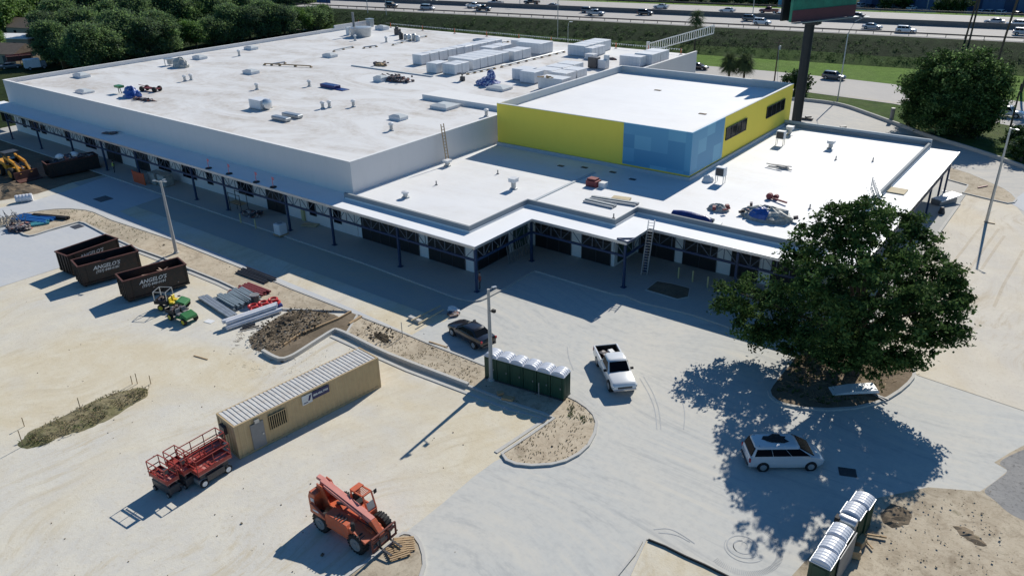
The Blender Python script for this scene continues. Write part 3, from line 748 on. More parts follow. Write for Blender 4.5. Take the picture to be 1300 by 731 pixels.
# canopy corner bracket, open frame that pokes past the sheet
m = MB()
for a, c2 in (((-35.0, 61.7), (-33.7, 61.4)), ((-33.7, 61.4), (-33.6, 62.7)), ((-35.0, 61.7), (-33.6, 62.7))): m.bar((*a, ZC + .06), (*c2, ZC + .06), .14)
bp(m, 'corner_bracket', 'navy')
# openings: dark shutters and windows in the walls
def opening_y(px0, px1, pz0, pz1, y0, name, mat, frame=True, zmin=None):
    a = GY(px0, pz0, y0); c2 = GY(px1, pz1, y0)
    x0, x1 = a.x, c2.x; z1, z0 = a.z, c2.z
    if zmin is not None: z0 = zmin
    opening(name, mat, (x0, x1), y0, z0, z1, 'y', frame)
def opening(name, mat, span, at, z0, z1, ax, frame=True):
    s0, s1 = sorted(span); c2 = (s0 + s1) / 2; w_ = s1 - s0; h = z1 - z0
    mm = MB()
    if ax == 'y': mm.box((c2, at - .03, (z0 + z1) / 2), (w_, .10, h))
    else: mm.box((at + .03, c2, (z0 + z1) / 2), (.10, w_, h))
    o = bp(mm, name, mat)
    if frame:
        f = MB(); d_ = .07
        n_ = max(1, int(w_ / 1.5))
        for i in range(n_ + 1):
            s_ = s0 + w_ * i / n_
            if ax == 'y': f.box((s_, at - .10, (z0 + z1) / 2), (d_, .06, h + .1))
            else: f.box((at + .10, s_, (z0 + z1) / 2), (.06, d_, h + .1))
        for z in ([z0, z1] if h < 2.6 else [z0 + .03, z0 + 2.4, z1]):
            if ax == 'y': f.box((c2, at - .104, z), (w_ + .1, .05, d_))
            else: f.box((at + .104, c2, z), (.05, w_ + .1, d_))
        f.build('frame', 'dark_grey', o)
    if name == 'shutter':
        for k in range(2):
            s_ = s0 + w_ * (.35 + .3 * k); q = MB().box((s_, at - .11, 1.7) if ax == 'y' else (at + .11, s_, 1.7), (.16, .03, .2) if ax == 'y' else (.03, .16, .2)); q.build('sticker', 'sticker', o)
for px0, px1, pa, pb, kind in [(303, 321, 236, 243, 'w'), (339, 362, 249, 262, 'd'), (393, 402, 261, 273, 'w'), (424, 434, 271, 283, 'w'), (263, 271, 223, 233, 'w'), (236, 250, 216, 226, 'w'), (135, 154, 187, 198, 'd'), (171, 190, 197, 210, 'd'), (201, 217, 205, 215, 'w'), (232, 246, 214, 225, 'w'), (38, 50, 156, 163, 'w'), (52, 60, 161, 172, 'w'), (83, 90, 170, 177, 'w'), (108, 122, 177, 186, 'w'), (28, 33, 152, 158, 'w'), (2, 16, 145, 153, 'w')]:
    a = GY(px0, pa, 56.0); c2 = GY(px1, pb, 56.0); zt = min((a.z + c2.z) / 2 + 1.0, 4.4)
    if kind == 'w': opening('window', 'glass', (a.x, c2.x), 56.0, max(1.2, zt - 1.9), zt, 'y')
    else: opening('door', 'dark_door', (a.x, c2.x), 56.0, .16, 4.3, 'y')
for x0, x1 in ((-66.0 + .6, -56.4), (-54.9, -49.8)): opening('shutter', 'dark_door', (x0, x1), 56.1, .16, 4.85, 'y')
opening('shutter', 'dark_door', (56.7, 61.9), -48.7, .16, 4.85, 'x'); opening('window', 'green_glass', (62.9, 65.4), -48.7, .3, 3.0, 'x')
for x0, x1 in ((-47.6, -42.9), (-41.5, -37.95)): opening('shutter', 'dark_door', (x0, x1), 65.7, .16, 4.85, 'y')
opening('window', 'green_glass', (66.3, 69.6), -37.5, .5, 2.6, 'x')
for x0, x1 in ((-37.2, -33.0), (-32.0, -28.3), (-26.7, -23.9), (-22.6, -20)): opening('shutter', 'dark_door', (x0, x1), 70.5, .16, 4.85, 'y')
for y0 in (73, 80, 88, 96, 104): opening('shutter', 'dark_door', (y0, y0 + 4.5), -19.0, .16, 4.6, 'x')
# small work lights seen behind the shutters' glass: little bare lamps
def lamp_y(x, y, z):
    pass
# tower
TX0, TX1, TY0, TY1, TZ, TD = -65.4, -37.1, 81.5, 114.3, 11.0, 10.05
m = MB(); m.box(((TX0 + TX1) / 2, TY0 + .15, (TZ + 5) / 2), (TX1 - TX0, .3, TZ - 5)); m.box((TX1 - .15, (TY0 + TY1) / 2 + .15, (TZ + 5) / 2), (.3, TY1 - TY0 - .3, TZ - 5))
bp(m, 'tower_wall', 'yellow')
m = MB(); m.box((TX0 + .15, (TY0 + TY1) / 2 + .15, (TZ + 5) / 2), (.3, TY1 - TY0 - .3, TZ - 5)); m.box(((TX0 + TX1) / 2, TY1 - .15, (TZ + 5) / 2), (TX1 - TX0 - .6, .3, TZ - 5))
bp(m, 'tower_wall', 'flash')
m = MB().box(((TX0 + TX1) / 2, (TY0 + TY1) / 2, TD - .1), (TX1 - TX0 - .6, TY1 - TY0 - .6, .2)); bp(m, 'tower_roof', 'roof_clean')
m = MB(); ribbon(m, [(TX0 + .15, TY0 + .15), (TX1 - .15, TY0 + .15), (TX1 - .15, TY1 - .15), (TX0 + .15, TY1 - .15)], .42, TZ, TZ + .07, closed=True); bp(m, 'coping', 'wall_white')
m = MB(); m.box(((-45.9 + TX1) / 2 + .06, TY0 - .06, 8.55), (TX1 + 45.9 + .12, .12, 5.05)); m.box((TX1 + .06, (TY0 + 90.3) / 2 + .003, 8.55), (.12, 90.3 - TY0 + .003, 5.05)); bp(m, 'blue_cladding', 'bluepanel')
m = MB(); ribbon(m, [(TX0, TY0 - .15), (TX1 + .15, TY0 - .15), (TX1 + .15, TY1)], .25, ZL, ZL + .42); bp(m, 'base_flashing', 'flash')
for p0, p1 in (((921.5, 168), (947, 154)), ((973, 143), (995, 133))):
    a = GX(*p0, TX1); c2 = GX(*p1, TX1); zc_ = 8.75
    opening('window', 'glass', (a.y, c2.y), TX1 + .02, zc_ - .75, zc_ + .75, 'x')
# tower deck drains
for p in ((835, 115), (736, 101), (892, 145)):
    g = G(*p, TD); m = MB().box((g.x, g.y, TD + .03), (1.0, .5, .05)); bp(m, 'roof_drain', 'dirt')
for p in ((712, 211), (803, 228), (742, 213), (778, 219)):
    g = G(*p, ZL); m = MB().box((g.x, g.y, ZL + .03), (.8, .5, .05)); bp(m, 'roof_drain', 'dark_grey')
# ------------------------------------------------------------ things on the roofs
def hvac_box(w_, d_, h, vents=True):
    t = thing('rooftop_unit', 'x', 'rooftop unit')
    m = MB().box((w_ / 2, d_ / 2, .1 + h / 2), (w_, d_, h)); m.build('casing', 'hvac', t, bevel=.04)
    m = MB().box((w_ / 2, d_ / 2, .05), (w_ - .15, d_ - .15, .1)); m.build('base_curb', 'galv', t)
    m = MB()
    k = max(2, int(w_ / .7))
    for i in range(1, k): m.box((w_ * i / k, -.004, .1 + h / 2), (.03, .02, h * .92))
    for i in range(1, max(2, int(d_ / .9))): m.box((w_ + .004, d_ * i / max(2, int(d_ / .9)), .1 + h / 2), (.02, .03, h * .92))
    m.box((w_ / 2, -.004, .14), (w_, .024, .05)).box((w_ + .004, d_ / 2, .14), (.024, d_ + .02, .05))
    m.build('panel_seam', 'flash', t)
    if vents:
        m = MB(); m.lathe([(.34, 0), (.36, .1), (.30, .12)], 12, (w_ * .5, d_ * .5, .1 + h)); m.build('fan_cowl', 'galv', t)
    return t
grp = 'white rooftop air units'
n_units = [0]
def row(px, py, w_, d_, h, n, gap, what, z=ZMD, dirx=0, vents=False):
    g = G(px, py, z)
    first = None
    for i in range(n):
        ords = ['nearest', 'second', 'third', 'fourth', 'fifth', 'sixth', 'seventh']
        lab = f'white rooftop unit, {ords[i]} of the row {what}' if n > 1 else f'white box-shaped rooftop unit {what}'
        loc = (g.x + (dirx * (w_ + gap) * i), g.y + (0 if dirx else (d_ + gap) * i), z)
        if first is None: first = hvac_box(w_, d_, h, vents); place(first, loc); tag(first, lab, 'rooftop unit', grp)
        else: dup(first, loc, 0, lab, grp)
row(524, 82, 2.3, 2.3, 1.75, 6, .25, 'furthest left among the roof units')
row(541.5, 92.5, 2.4, 3.2, 1.65, 1, .2, 'standing just left of the double unit in front')
row(562, 94, 2.9, 1.9, 1.7, 2, .12, 'nearest to the debris pile')
row(569, 86, 6.0, 2.0, 1.75, 5, .15, 'of long units in the middle group')
row(577, 70, 2.9, 2.2, 1.7, 5, .2, 'at the back of the middle group')
row(609, 71, 3.2, 3.0, 1.6, 2, .3, 'tucked behind the long units')
row(636, 76.5, 3.2, 2.6, 1.7, 2, .2, 'at the right end of the middle group')
row(648.5, 62, 3.2, 3.6, 1.6, 1, .2, 'small one left of the wide back unit')
row(656, 67, 5.8, 4.4, 2.0, 1, .2, 'wide one near the back rope line')
row(720.5, 70.5, 3.8, 2.4, 1.9, 4, .15, 'in the cluster at the back right')
row(737, 72, 2.6, 2.4, 1.6, 2, .15, 'second file of the back right cluster')
row(742, 75.5, 1.9, 1.5, .9, 1, .1, 'low small one in front of the back right cluster')
row(650, 101, 2.9, 3.2, 1.7, 1, .1, 'behind the square one left of the tower')
row(660, 105, 3.0, 2.6, 1.8, 1, .1, 'square one left of the tower parapet')
row(683, 113, 4.6, 2.6, 1.8, 1, .1, 'nearest the tower parapet with scraps piled on top')
row(678, 100, 3.6, 3.0, 1.5, 3, .4, 'running back beside the tower parapet')
row(697, 103, 3.4, 3.0, 1.4, 2, .4, 'close against the tower parapet')
row(786, 83.5, 4.2, 2.6, 1.7, 1, .1, 'lowest of the three behind the tower')
row(805, 82, 3.6, 3.2, 1.9, 2, .2, 'beside the right end wall behind the tower')
g = G(697, 103, ZMD + 1.9); m = MB()
for i in range(9): m.box((R_.uniform(-1.3, 1.3), R_.uniform(-.5, .5), R_.uniform(.05, .3)), (R_.uniform(.4, 1.2), .25, .12), R_.uniform(0, 3), R_.uniform(-.3, .3))
o = m.build('scrap_pile', 'wood'); place(o, g + Vector((-1.6, -3.0, .0))); o.location = G(694, 99, ZMD + 1.92); tag(o, 'brown scraps of timber piled on a white roof unit', 'scrap pile')

def vent(px, py, label, h=1.0, r=.22, z=ZMD, cap='mushroom'):
    g = G(px, py, z); t = thing('roof_vent', label, 'roof vent', g, group='small vents on the roofs')
    m = MB().lathe([(r * 1.7, 0), (r * 1.5, .12), (r, .16), (r, h * .7)], 12); m.build('stack', 'galv', t, smooth=True)
    if cap == 'mushroom': m = MB().lathe([(r * .9, h * .7), (r * 1.6, h * .72), (r * 1.6, h * .9), (r * .6, h), (.02, h * 1.02)], 12)
    else: m = MB().box((0, 0, h * .82), (r * 3, r * 3, h * .3)).box((0, 0, h), (r * 3.4, r * 3.4, .05))
    m.build('cap', 'hvac', t, smooth=(cap == 'mushroom'))
V = [(410, 138, 'left of a close pair of vents in front of the white roof box'), (418.5, 137, 'right of a close pair of vents beside the white roof box'), (449, 136, 'single vent right of the pair on the open roof'), (497, 166, 'single mushroom vent nearest the roof corner'), (235, 103.5, 'taller one of the vent pair on the left roof'), (243, 102, 'shorter one of the vent pair on the left roof'), (304, 71.5, 'small vent at the back of the left roof'), (326.5, 114, 'lone narrow vent in the middle of the left roof'), (393, 110, 'low vent left of the dark roof panel'), (447, 46, 'vent left of the grey tank housing'), (451, 52, 'vent in front of the grey tank housing'), (490.5, 54, 'small vent right of the grey tank housing'), (617.5, 148, 'vent beside the yellow tower wall')]
for px, py, l in V: vent(px, py, 'white ' + l, 1.3 if py < 90 else 1.1)
VL = [(515, 251, 'round capped vent on the low left roof', .8, 'm'), (652, 240, 'larger hooded vent on the low middle roof', 1.3, 'b'), (568, 211, 'vent at the foot of the roof ladder', .8, 'b'), (1054, 189, 'pale box vent on the right low roof', 1.1, 'b'), (1002, 171.5, 'pale vent at the foot of the tower by the back parapet', 1.2, 'b')]
for px, py, l, h, c in VL: vent(px, py, l, h, .28, ZL, 'mushroom' if c == 'm' else 'box')
def stub(px, py, label, z=ZL, h=.5):
    m = MB().tube([(0, 0, 0), (0, 0, h)], .07, 8).tube([(0, 0, 0), (0, 0, .06)], .18, 8); o = m.build('vent_pipe', 'grey'); place(o, G(px, py, z)); tag(o, label, 'pipe')
for px, py, l in [(554, 235, 'short pipe stub between the vents on the low left roof'), (632, 221, 'short dark pipe stub near the shadow on the low middle roof'), (1061, 203, 'small dark pipe stub on the right low roof'), (1108, 205, 'small dark pipe stub nearest the right parapet'), (1028, 265, 'small dark pipe stub just above the big tree'), (779, 277, 'short pipe stub at the low roof corner')]: stub(px, py, l)
def skylight(px, py, w_, d_, label, z=ZMD, h=.45):
    g = G(px, py, z); t = thing('skylight', label, 'skylight', g)
    MB().box((0, 0, h / 2), (w_, d_, h)).build('curb', 'hvac', t)
    m = MB().box((0, 0, h + .13), (w_ * 1.06, d_ * 1.06, .26), taper=.45); m.build('dome', 'flash', t)
skylight(565, 137, 3.2, 3.0, 'white pyramid-topped skylight beside the raised curb'); skylight(634, 113.5, 3.4, 2.6, 'low white hatch under the edge of the patterned blue cloth', h=.4)
skylight(506, 151.5, 2.2, 1.6, 'low white roof box with small fittings near the ladder'); skylight(108, 117.5, 3.0, 1.8, 'grey skylight on the far left roof edge', h=.3); skylight(484, 103, 1.9, 1.9, 'small white hatch beside the debris heap', h=.7)
skylight(419, 72.5, 2.6, 1.8, 'low white box left of the long roof strip', h=.5); skylight(254, 75, 2.6, 1.8, 'low grey skylight behind the grey tank', h=.5); skylight(319, 63, 2.6, 1.8, 'grey skylight near the back left parapet', h=.5); skylight(319, 93.5, 2.6, 1.8, 'low white box in the middle of the left roof', h=.5); skylight(104, 98, 3.0, 1.8, 'pale low box near the left parapet', h=.5)
skylight(485, 38, 3, 1.8, 'grey low box behind the tank housing', h=.8); skylight(612, 52.5, 4.2, 1.4, 'low white box on the roof by the rope line', h=.35)
# white box with fan, pair of ducts, tank set, blue tarp etc
g = G(331, 137.5, ZMD); t = thing('exhaust_fan', 'white square exhaust fan box with round hood on the open roof', 'exhaust fan', g)
MB().box((0, 0, .75), (2.6, 2.0, 1.3)).build('casing', 'hvac', t, bevel=.04); MB().box((0, 0, .05), (2.8, 2.2, .1)).build('base_curb', 'galv', t)
MB().lathe([(.75, 0), (.75, .6), (.4, .8)], 14, (1.35, 0, .8), 'x').build('hood', 'alu', t, smooth=True)
for (a, c2, lab) in (((348, 151), (367, 155), 'front one of two long white duct sections lying on the roof'), ((361, 147), (382, 151), 'rear one of two long white duct sections lying on the roof')):
    p = G(*a, ZMD); q = G(*c2, ZMD); m = MB().bar((p.x, p.y, ZMD + .3), (q.x, q.y, ZMD + .3), 1.0, .5); o = m.build('duct_section', 'galv', bevel=.1); tag(o, lab, 'duct')
g = G(228, 85, ZMD); t = thing('rooftop_unit', 'grey tarpaulin-covered machine with open frame on the left roof', 'rooftop unit', g)
MB().blob((.6, 0, 0), (2.1, 1.2, 1.8), 14, 5, 5, .12).build('cover', 'tarp_grey', t)
m = MB()
for x in (-3.8, -2.4): 
    for y in (-.7, .7): m.bar((x, y, 0), (x, y, 1.2), .09)
m.box((-3.1, 0, 1.2), (1.6, 1.6, .12)).box((-2.9, 0, .7), (1.0, .9, .9)); m.build('frame', 'galv', t)
g = G(459, 46.5, ZMD); t = thing('tank_housing', 'grey oval tank housing with tall dark pipe at the back of the roof', 'tank', g)
MB().lathe([(2.0, 0), (2.2, .1), (2.5, 2.0), (2.4, 2.05)], 18).build('tank', 'galv', t, smooth=True); MB().tube([(-2.3, 0, 0), (-2.3, 0, 5.2)], .28, 8).build('pipe', 'grey', t)
MB().box((-4.2, 0, .9), (1.0, 1.0, 1.8)).box((-5.0, .9, .6), (.8, .8, 1.2)).build('meter_box', 'hvac', t)
g = G(470, 34.5, ZMD); o = MB().box((0, 0, .9), (1.4, 1.2, 1.8)).box((0, 0, 1.9), (1.7, 1.5, .2)).build('chimney_vent', 'galv'); place(o, g); tag(o, 'pale square vent box against the far left parapet end', 'roof vent')
g = G(505, 44.5, ZMD); o = MB().box((0, 0, .7), (1.4, 1.0, 1.4)).box((-.2, 0, 1.6), (.7, .6, .5)).build('generator', 'dark_grey', bevel=.08); place(o, g); tag(o, 'small dark machine standing alone at the back of the roof', 'machine')
g = G(520, 51.5, ZMD); t = thing('equipment_row', 'row of mixed grey canisters beside a pipe at the back of the roof', 'canisters', g)
for i, (mt, h) in enumerate((('dark_grey', 1.6), ('galv', 1.2), ('hvac', 1.3), ('galv', 1.5), ('hvac', 1.2))): MB().lathe([(.45, 0), (.5, .1), (.5, h - .2), (.3, h)], 10, (i * 1.3 - 2.6, .2 * (i % 2), 0)).build('canister', mt, t, smooth=True)
def pipe_run(p, q, label, z=ZMD, r=.13, mat='galv', sleepers=4):
    a = G(*p, z); c2 = G(*q, z); t = thing('pipe_run', label, 'pipe', a)
    v = c2 - a; MB().tube([(0, 0, .3), (v.x, v.y, .3)], r, 8).build('pipe', mat, t)
    for i in range(sleepers + 1): k = i / sleepers; MB().box((v.x * k, v.y * k, .1), (.5, .3, .2)).build('support', 'wood', t)
pipe_run((499, 58), (541, 47), 'thin pipe on blocks along the back of the roof'); pipe_run((424, 66), (448, 61), 'short thin pipe left of the vents at mid roof', sleepers=2); pipe_run((462, 62), (478, 60), 'very short pipe with valve at mid roof', sleepers=2)
pipe_run((594, 95), (628, 88), 'thin pipe on blocks in front of the middle units'); pipe_run((637, 86), (716, 67), 'long thin pipe on blocks running between the unit groups', sleepers=8); pipe_run((629, 57), (645, 54), 'short pipe left of the wide back unit', sleepers=2)
pipe_run((336, 83), (395, 86), 'thin boards lying on the stained roof strip', mat='wood', r=.1, sleepers=3); pipe_run((345, 83.5), (362, 81), 'pale plank lying flat on the left roof', mat='galv', sleepers=2)
def heap(name, px, py, dims, mat, label, cat, z=ZMD, seed=1, n=16, junk=0, jm='debris', rz=0):
    t = thing(name, label, cat, G(px, py, z), rz)
    mm = MB().blob((0, 0, 0), dims, n, 7, seed, .22)
    if not junk: mm.build('cover', mat, t)
    else:
        rr_ = random.Random(seed); m = mm; m.cur = 1
        for i in range(junk):
            m.box((rr_.uniform(-dims[0], dims[0]) * 1.05, rr_.uniform(-dims[1], dims[1]) * 1.05, rr_.uniform(.1, dims[2] * .9)), (rr_.uniform(.2, .9), rr_.uniform(.1, .5), rr_.uniform(.1, .4)), rr_.uniform(0, 3), rr_.uniform(-.5, .5))
        m.build('heaped_load', [mat, jm], t)
    return t
heap('debris_heap', 504, 103, (2.7, 1.3, .9), 'debris', 'long heap of bagged mixed debris on the roof beside a white hatch', 'debris heap', junk=40)
heap('debris_heap', 483, 83.5, (1.5, .9, .6), 'wood', 'small brown heap with a vent near the roof strip', 'debris heap', seed=3, junk=8)
t = heap('covered_pile', 620, 108, (2.2, 1.5, 1.2), 'plaid', 'pile under blue and white patterned cloth peaked in the middle', 'covered pile', seed=4)
MB().blob((.4, .3, 1.1), (.9, .8, 1.3), 10, 5, 8, .2).build('peak', 'plaid', t)
t = heap('tarped_pallet', 168, 123, (1.9, 1.0, 1.6), 'tarp_blue', 'blue tarpaulin-wrapped pallet on the left roof', 'tarped pallet', seed=6)
g = G(153, 118.5, ZMD); t = thing('hand_cart', 'small green hand cart behind the blue tarpaulin', 'cart', g)
MB().box((0, 0, 1.1), (1.6, .9, .35)).build('tray', 'utv_green', t); MB().bar((-.4, 0, 0), (-.4, 0, 1.0), .1).bar((.4, 0, 0), (.1, 0, 1.0), .1).build('leg', 'dark_grey', t)
g = G(192, 116, ZMD); t = thing('wheeled_trolley', 'low dark red trolley with four black wheels on the left roof', 'trolley', g, .3)
MB().box((0, 0, .5), (3.4, .9, .15)).bar((1.6, 0, .5), (-2.6, .2, .9), .08).build('frame', 'pipe_red', t)
for x in (-1.3, 1.3):
    for y in (-.6, .6): MB().lathe([(.05, -.15), (.42, -.15), (.45, 0), (.42, .15), (.05, .15)], 12, (x, y, .42), 'y').build('wheel', 'black', t)
heap('scrap_pile', 184, 127.5, (2.2, .5, .35), 'debris', 'low line of dark scraps in front of the blue tarpaulin', 'scrap pile', seed=9, junk=16, rz=.2)
g = G(419.5, 111.5, ZMD); o = MB().box((0, 0, .3), (3.8, 1.3, .5)).box((2.9, 0, .06), (2.4, 1.5, .08)).build('membrane_roll', 'tarp_navy', bevel=.1); place(o, g, -.05); tag(o, 'dark navy wrapped bundle lying flat on the roof', 'bundle')
g = G(586.5, 103, ZMD); t = thing('work_stand', 'small dark folding work stand on the roof', 'work stand', g); MB().box((0, 0, 1.25), (1.4, .8, .12)).build('top', 'dark_grey', t); MB().bar((-.5, 0, 0), (.3, 0, 1.2), .1).bar((.5, 0, 0), (-.1, 0, 1.2), .1).box((.15, 0, .4), (.7, .5, .7)).build('leg', 'dark_grey', t)
g = G(754, 86.5, ZMD); t = thing('condenser', 'grey condenser with dark fan and white duct behind the tower parapet', 'condenser', g); MB().box((0, 0, 1.0), (1.8, 1.4, 1.8)).build('casing', 'dark_grey', t, bevel=.05); MB().box((1.7, .4, .8), (1.6, 1.4, 1.5)).box((2.2, .6, 1.9), (.8, .7, .9)).build('duct', 'hvac', t, bevel=.04)
g = G(777, 76, ZMD); o = MB().blob((0, 0, 0), (1.0, .5, .4), 10, 4, 2, .3).build('rag_heap', 'debris'); place(o, g); tag(o, 'small dark heap of rags near the back edge of the roof', 'scrap pile')
# rope line along the far edge
for i in range(11):
    p = (458 + i * 41.5, 31.2 + i * 3.55)
    g = G(*p, ZMD); t = thing('rope_stanchion', f'orange warning post on the back roof edge, {["leftmost", "second", "third", "fourth", "fifth", "sixth", "seventh", "eighth", "ninth", "tenth", "rightmost"][i]} from the left', 'warning post', (g.x, 143.3, ZMD), group='orange warning posts along the back roof edge')
    MB().lathe([(.35, 0), (.3, .08), (.05, .1)], 8).build('base', 'dark_grey', t); MB().tube([(0, 0, .1), (0, 0, 1.15)], .07, 6).build('post', 'orange', t)
m = MB(); m.tube([(-150, 143.3, ZMD + 1.0), (-69, 143.3, ZMD + 1.0)], .02, 5)
for i in range(150):
    x = -148 + i * .53; m.add([(x, 143.3, ZMD + 1.0), (x + .3, 143.3, ZMD + 1.0), (x + .15, 143.3, ZMD + .68)], [(0, 1, 2)])
o = m.build('warning_line', 'lane_white'); tag(o, 'rope hung with small white pennants along the back roof edge', 'rope line')
# flags on the canopy
for i, (px, py) in enumerate([(265, 214), (291, 221), (325.5, 231.5), (347, 238)]):
    g = G(px, py, ZC); t = thing('flag_stand', f'pink warning flag on the shaded canopy, {["leftmost", "second from left", "third from left", "rightmost"][i]} of four', 'warning flag', g, group='pink flags on the canopy')
    MB().lathe([(.42, 0), (.4, .1), (.1, .14)], 10).build('base', 'black', t); MB().tube([(0, 0, .1), (0, 0, 1.3)], .045, 6).build('post', 'pink', t)
    MB().box((.16, 0, 1.1), (.34, .03, .34)).build('flag', 'pink', t)
g = G(139, 170, ZC); o = MB().box((0, 0, .1), (2.2, 1.0, .12), .3).box((.6, .4, .2), (1.2, .8, .12), .8).build('sheet_metal_scrap', 'debris'); place(o, g); tag(o, 'scraps of sheet metal on the shaded canopy at left', 'scrap pile')
# ladders
def ladder(p0, p1, label, w_=.45, rail='alu', n=18, side=Vector((1, 0, 0))):
    t = thing('ladder', label, 'ladder', p0); d = Vector(p1) - Vector(p0); s_ = side * w_ / 2
    for k in (-1, 1): MB().bar(s_ * k, d + s_ * k, .09, .09).build('rail', rail, t)
    m = MB()
    for i in range(1, n): m.bar(-s_ + d * (i / n), s_ + d * (i / n), .05, .05)
    m.build('rung', rail, t)
g0 = G(569, 210, ZL); g0 = Vector((g0.x, g0.y, ZL)); top = GY(556, 158, g0.y + .2)
ladder(g0, (X1 + .5, g0.y + .5, 10.4), 'wooden ladder leaning on the grey main wall from the low roof', .5, 'wood', 14, Vector((0, 1, 0)))
g0 = G(817.5, 349, .15); ladder(g0, (-34.0, 65.7, ZC + 1.3) if False else Vector((-33.4, 65.6, 6.3)), 'aluminium extension ladder leaning on the canopy beside the blue tarpaulin roll', .6, 'alu', 20, Vector((.95, .3, 0)))
# things on the low roofs
g = G(758, 237, ZL); t = thing('stacked_boxes', 'small stack of brown and dark boxes on the low roof', 'boxes', g); MB().box((-.5, 0, .35), (1.4, 1.1, .7)).box((-.6, .1, .8), (1.1, .9, .2)).build('carton', 'pipe_red', t); MB().box((.7, .2, .3), (.8, .8, .6)).build('bucket', 'white', t)
for i, (a, c2, lab) in enumerate((((741, 256.5), (778, 265), 'front pale steel channel bundle on the low roof'), ((749, 253), (807, 262), 'rear pale steel channel bundle on the low roof'))):
    p = G(*a, ZL); q = G(*c2, ZL); m = MB()
    for k in range(3): m.bar((p.x + .0, p.y + k * .35, ZL + .12 + .1 * (k % 2)), (q.x, q.y + k * .35, ZL + .12 + .1 * (k % 2)), .28, .2)
    tag(m.build('channel_bundle', 'galv'), lab, 'steel bundle')
o = MB().box((0, 0, .12), (2.0, 1.3, .2)).build('plywood_sheet', 'ply'); place(o, G(788, 254, ZL), .2); tag(o, 'small plywood board behind the steel channels on the low roof', 'plywood')
def stand_unit(px, py, label, sc=1):
    t = thing('condenser', label, 'condenser', G(px, py, ZL), .0); 
    MB().box((0, 0, 1.7), (1.3, .9, 1.3)).build('casing', 'hvac', t, bevel=.04); MB().box((0, -.47, 1.7), (1.05, .05, 1.05)).build('grille', 'dark_grey', t)
    for x in (-.55, .55):
        for y in (-.35, .35): MB().bar((x, y, 0), (x, y, 1.05), .07).build('leg', 'galv', t)
    t.scale = (.85, .85, .8)
    return t
stand_unit(914, 232, 'grey condenser on a tall four-legged stand beside the blue cladding'); o = MB().blob((0, 0, 0), (.7, .6, .75), 10, 5, 2, .1).build('gas_bottle', 'hvac'); place(o, G(899, 230, ZL)); tag(o, 'small white wrapped drum beside the condenser stand', 'drum')
stand_unit(990, 184, 'white condenser on a stand beside the yellow wall at the back')
heap('covered_pile', 975, 277, (2.6, 1.6, 1.2), 'tarp_grey', 'pile under a torn blue and tan tarpaulin on the low roof edge', 'covered pile', ZL, 12, junk=10)
o = MB().blob((0, 0, 0), (1.3, .9, 1.27), 12, 5, 21, .15).build('tarp_patch', 'tarp_blue'); place(o, G(974, 276, ZL) + Vector((-.3, -.9, 0))); tag(o, 'blue tarpaulin flap over the front of the tan pile', 'tarpaulin')
heap('machine_wrapped', 911, 267, (1.1, .6, .7), 'tarp_grey', 'small wrapped machine with red end on the low roof', 'machine', ZL, 15, junk=4, jm='pipe_red')
o = MB().box((0, 0, .06), (1.9, .7, .1), .1).build('folded_sheet', 'galv'); place(o, G(904, 283, ZL)); tag(o, 'thin folded metal sheet lying near the low roof parapet', 'metal sheet')
m = MB()
for i in range(7): m.bar((R_.uniform(-1.6, .2), R_.uniform(-.6, .6), .1 + .05 * i), (R_.uniform(.4, 1.8), R_.uniform(-.6, .6), .1 + .05 * i), .16, .08)
o = m.build('timber_scraps', 'grey'); place(o, G(989, 214, ZL)); tag(o, 'loose grey timber scraps on the right low roof', 'timber')
o = MB().bar((-.9, .6, .2), (1.2, -.3, .3), .16).lathe([(.05, -.2), (.35, -.2), (.35, .2), (.05, .2)], 10, (-1, .6, .35), 'y').lathe([(.05, -.2), (.28, -.2), (.28, .2), (.05, .2)], 10, (-.4, .9, .28), 'y').build('roof_cutter', 'pipe_red'); place(o, G(979, 262, ZL) + Vector((0, 1.5, 0))); tag(o, 'dark red wheeled cutter behind the tarpaulin pile', 'machine')
o = MB().box((0, 0, .08), (3.0, 2.0, .1), .0).build('plywood_sheet', 'ply'); place(o, G(1132, 242, ZC), 0); tag(o, 'tan plywood sheet lying on the white right canopy', 'plywood')
t = thing('pipe_stand', 'low rack of galvanised uprights standing on the right parapet above the tree', 'rack', G(1113, 251, ZP))
m = MB()
for i in range(6): m.bar((-1.2 + .35 * i, 2.2 - .9 * i, 0), (-1.2 + .35 * i, 2.2 - .9 * i, 1.5), .09)
m.build('upright', 'galv', t); m = MB()
for k in (-.4, .1, .6): m.bar((-1.3 + k, 2.4, .35 + .2 * k), (.7 + k, -2.6, .35 + .2 * k), .14)
m.build('bar', 'galv', t)
# navy tarpaulin roll on the canopy
t = thing('tarped_roll', 'long bulging navy tarpaulin-covered load on the canopy edge beside the ladder', 'tarped load', G(867, 284, ZC) + Vector((0, 1.3, 0)))
MB().tube([(-3.2, .1, .55), (-2.9, 0, .6), (-1.5, .05, .72), (0, 0, .78), (1.4, -.05, .7), (2.7, .1, .75), (3.5, .1, .55), (3.8, .2, .5)], [.3, .75, .85, .88, .85, .8, .6, .15], 12).build('cover', 'tarp_navy', t, smooth=True)
t2 = MB().tube([(-3.3, .9, .75), (0, .95, .95), (3.9, .9, .7)], .28, 8).build('roll', 'tarp_grey', t); t.scale = (.62, .62, .62); t.location += Vector((.2, -.3, 0))
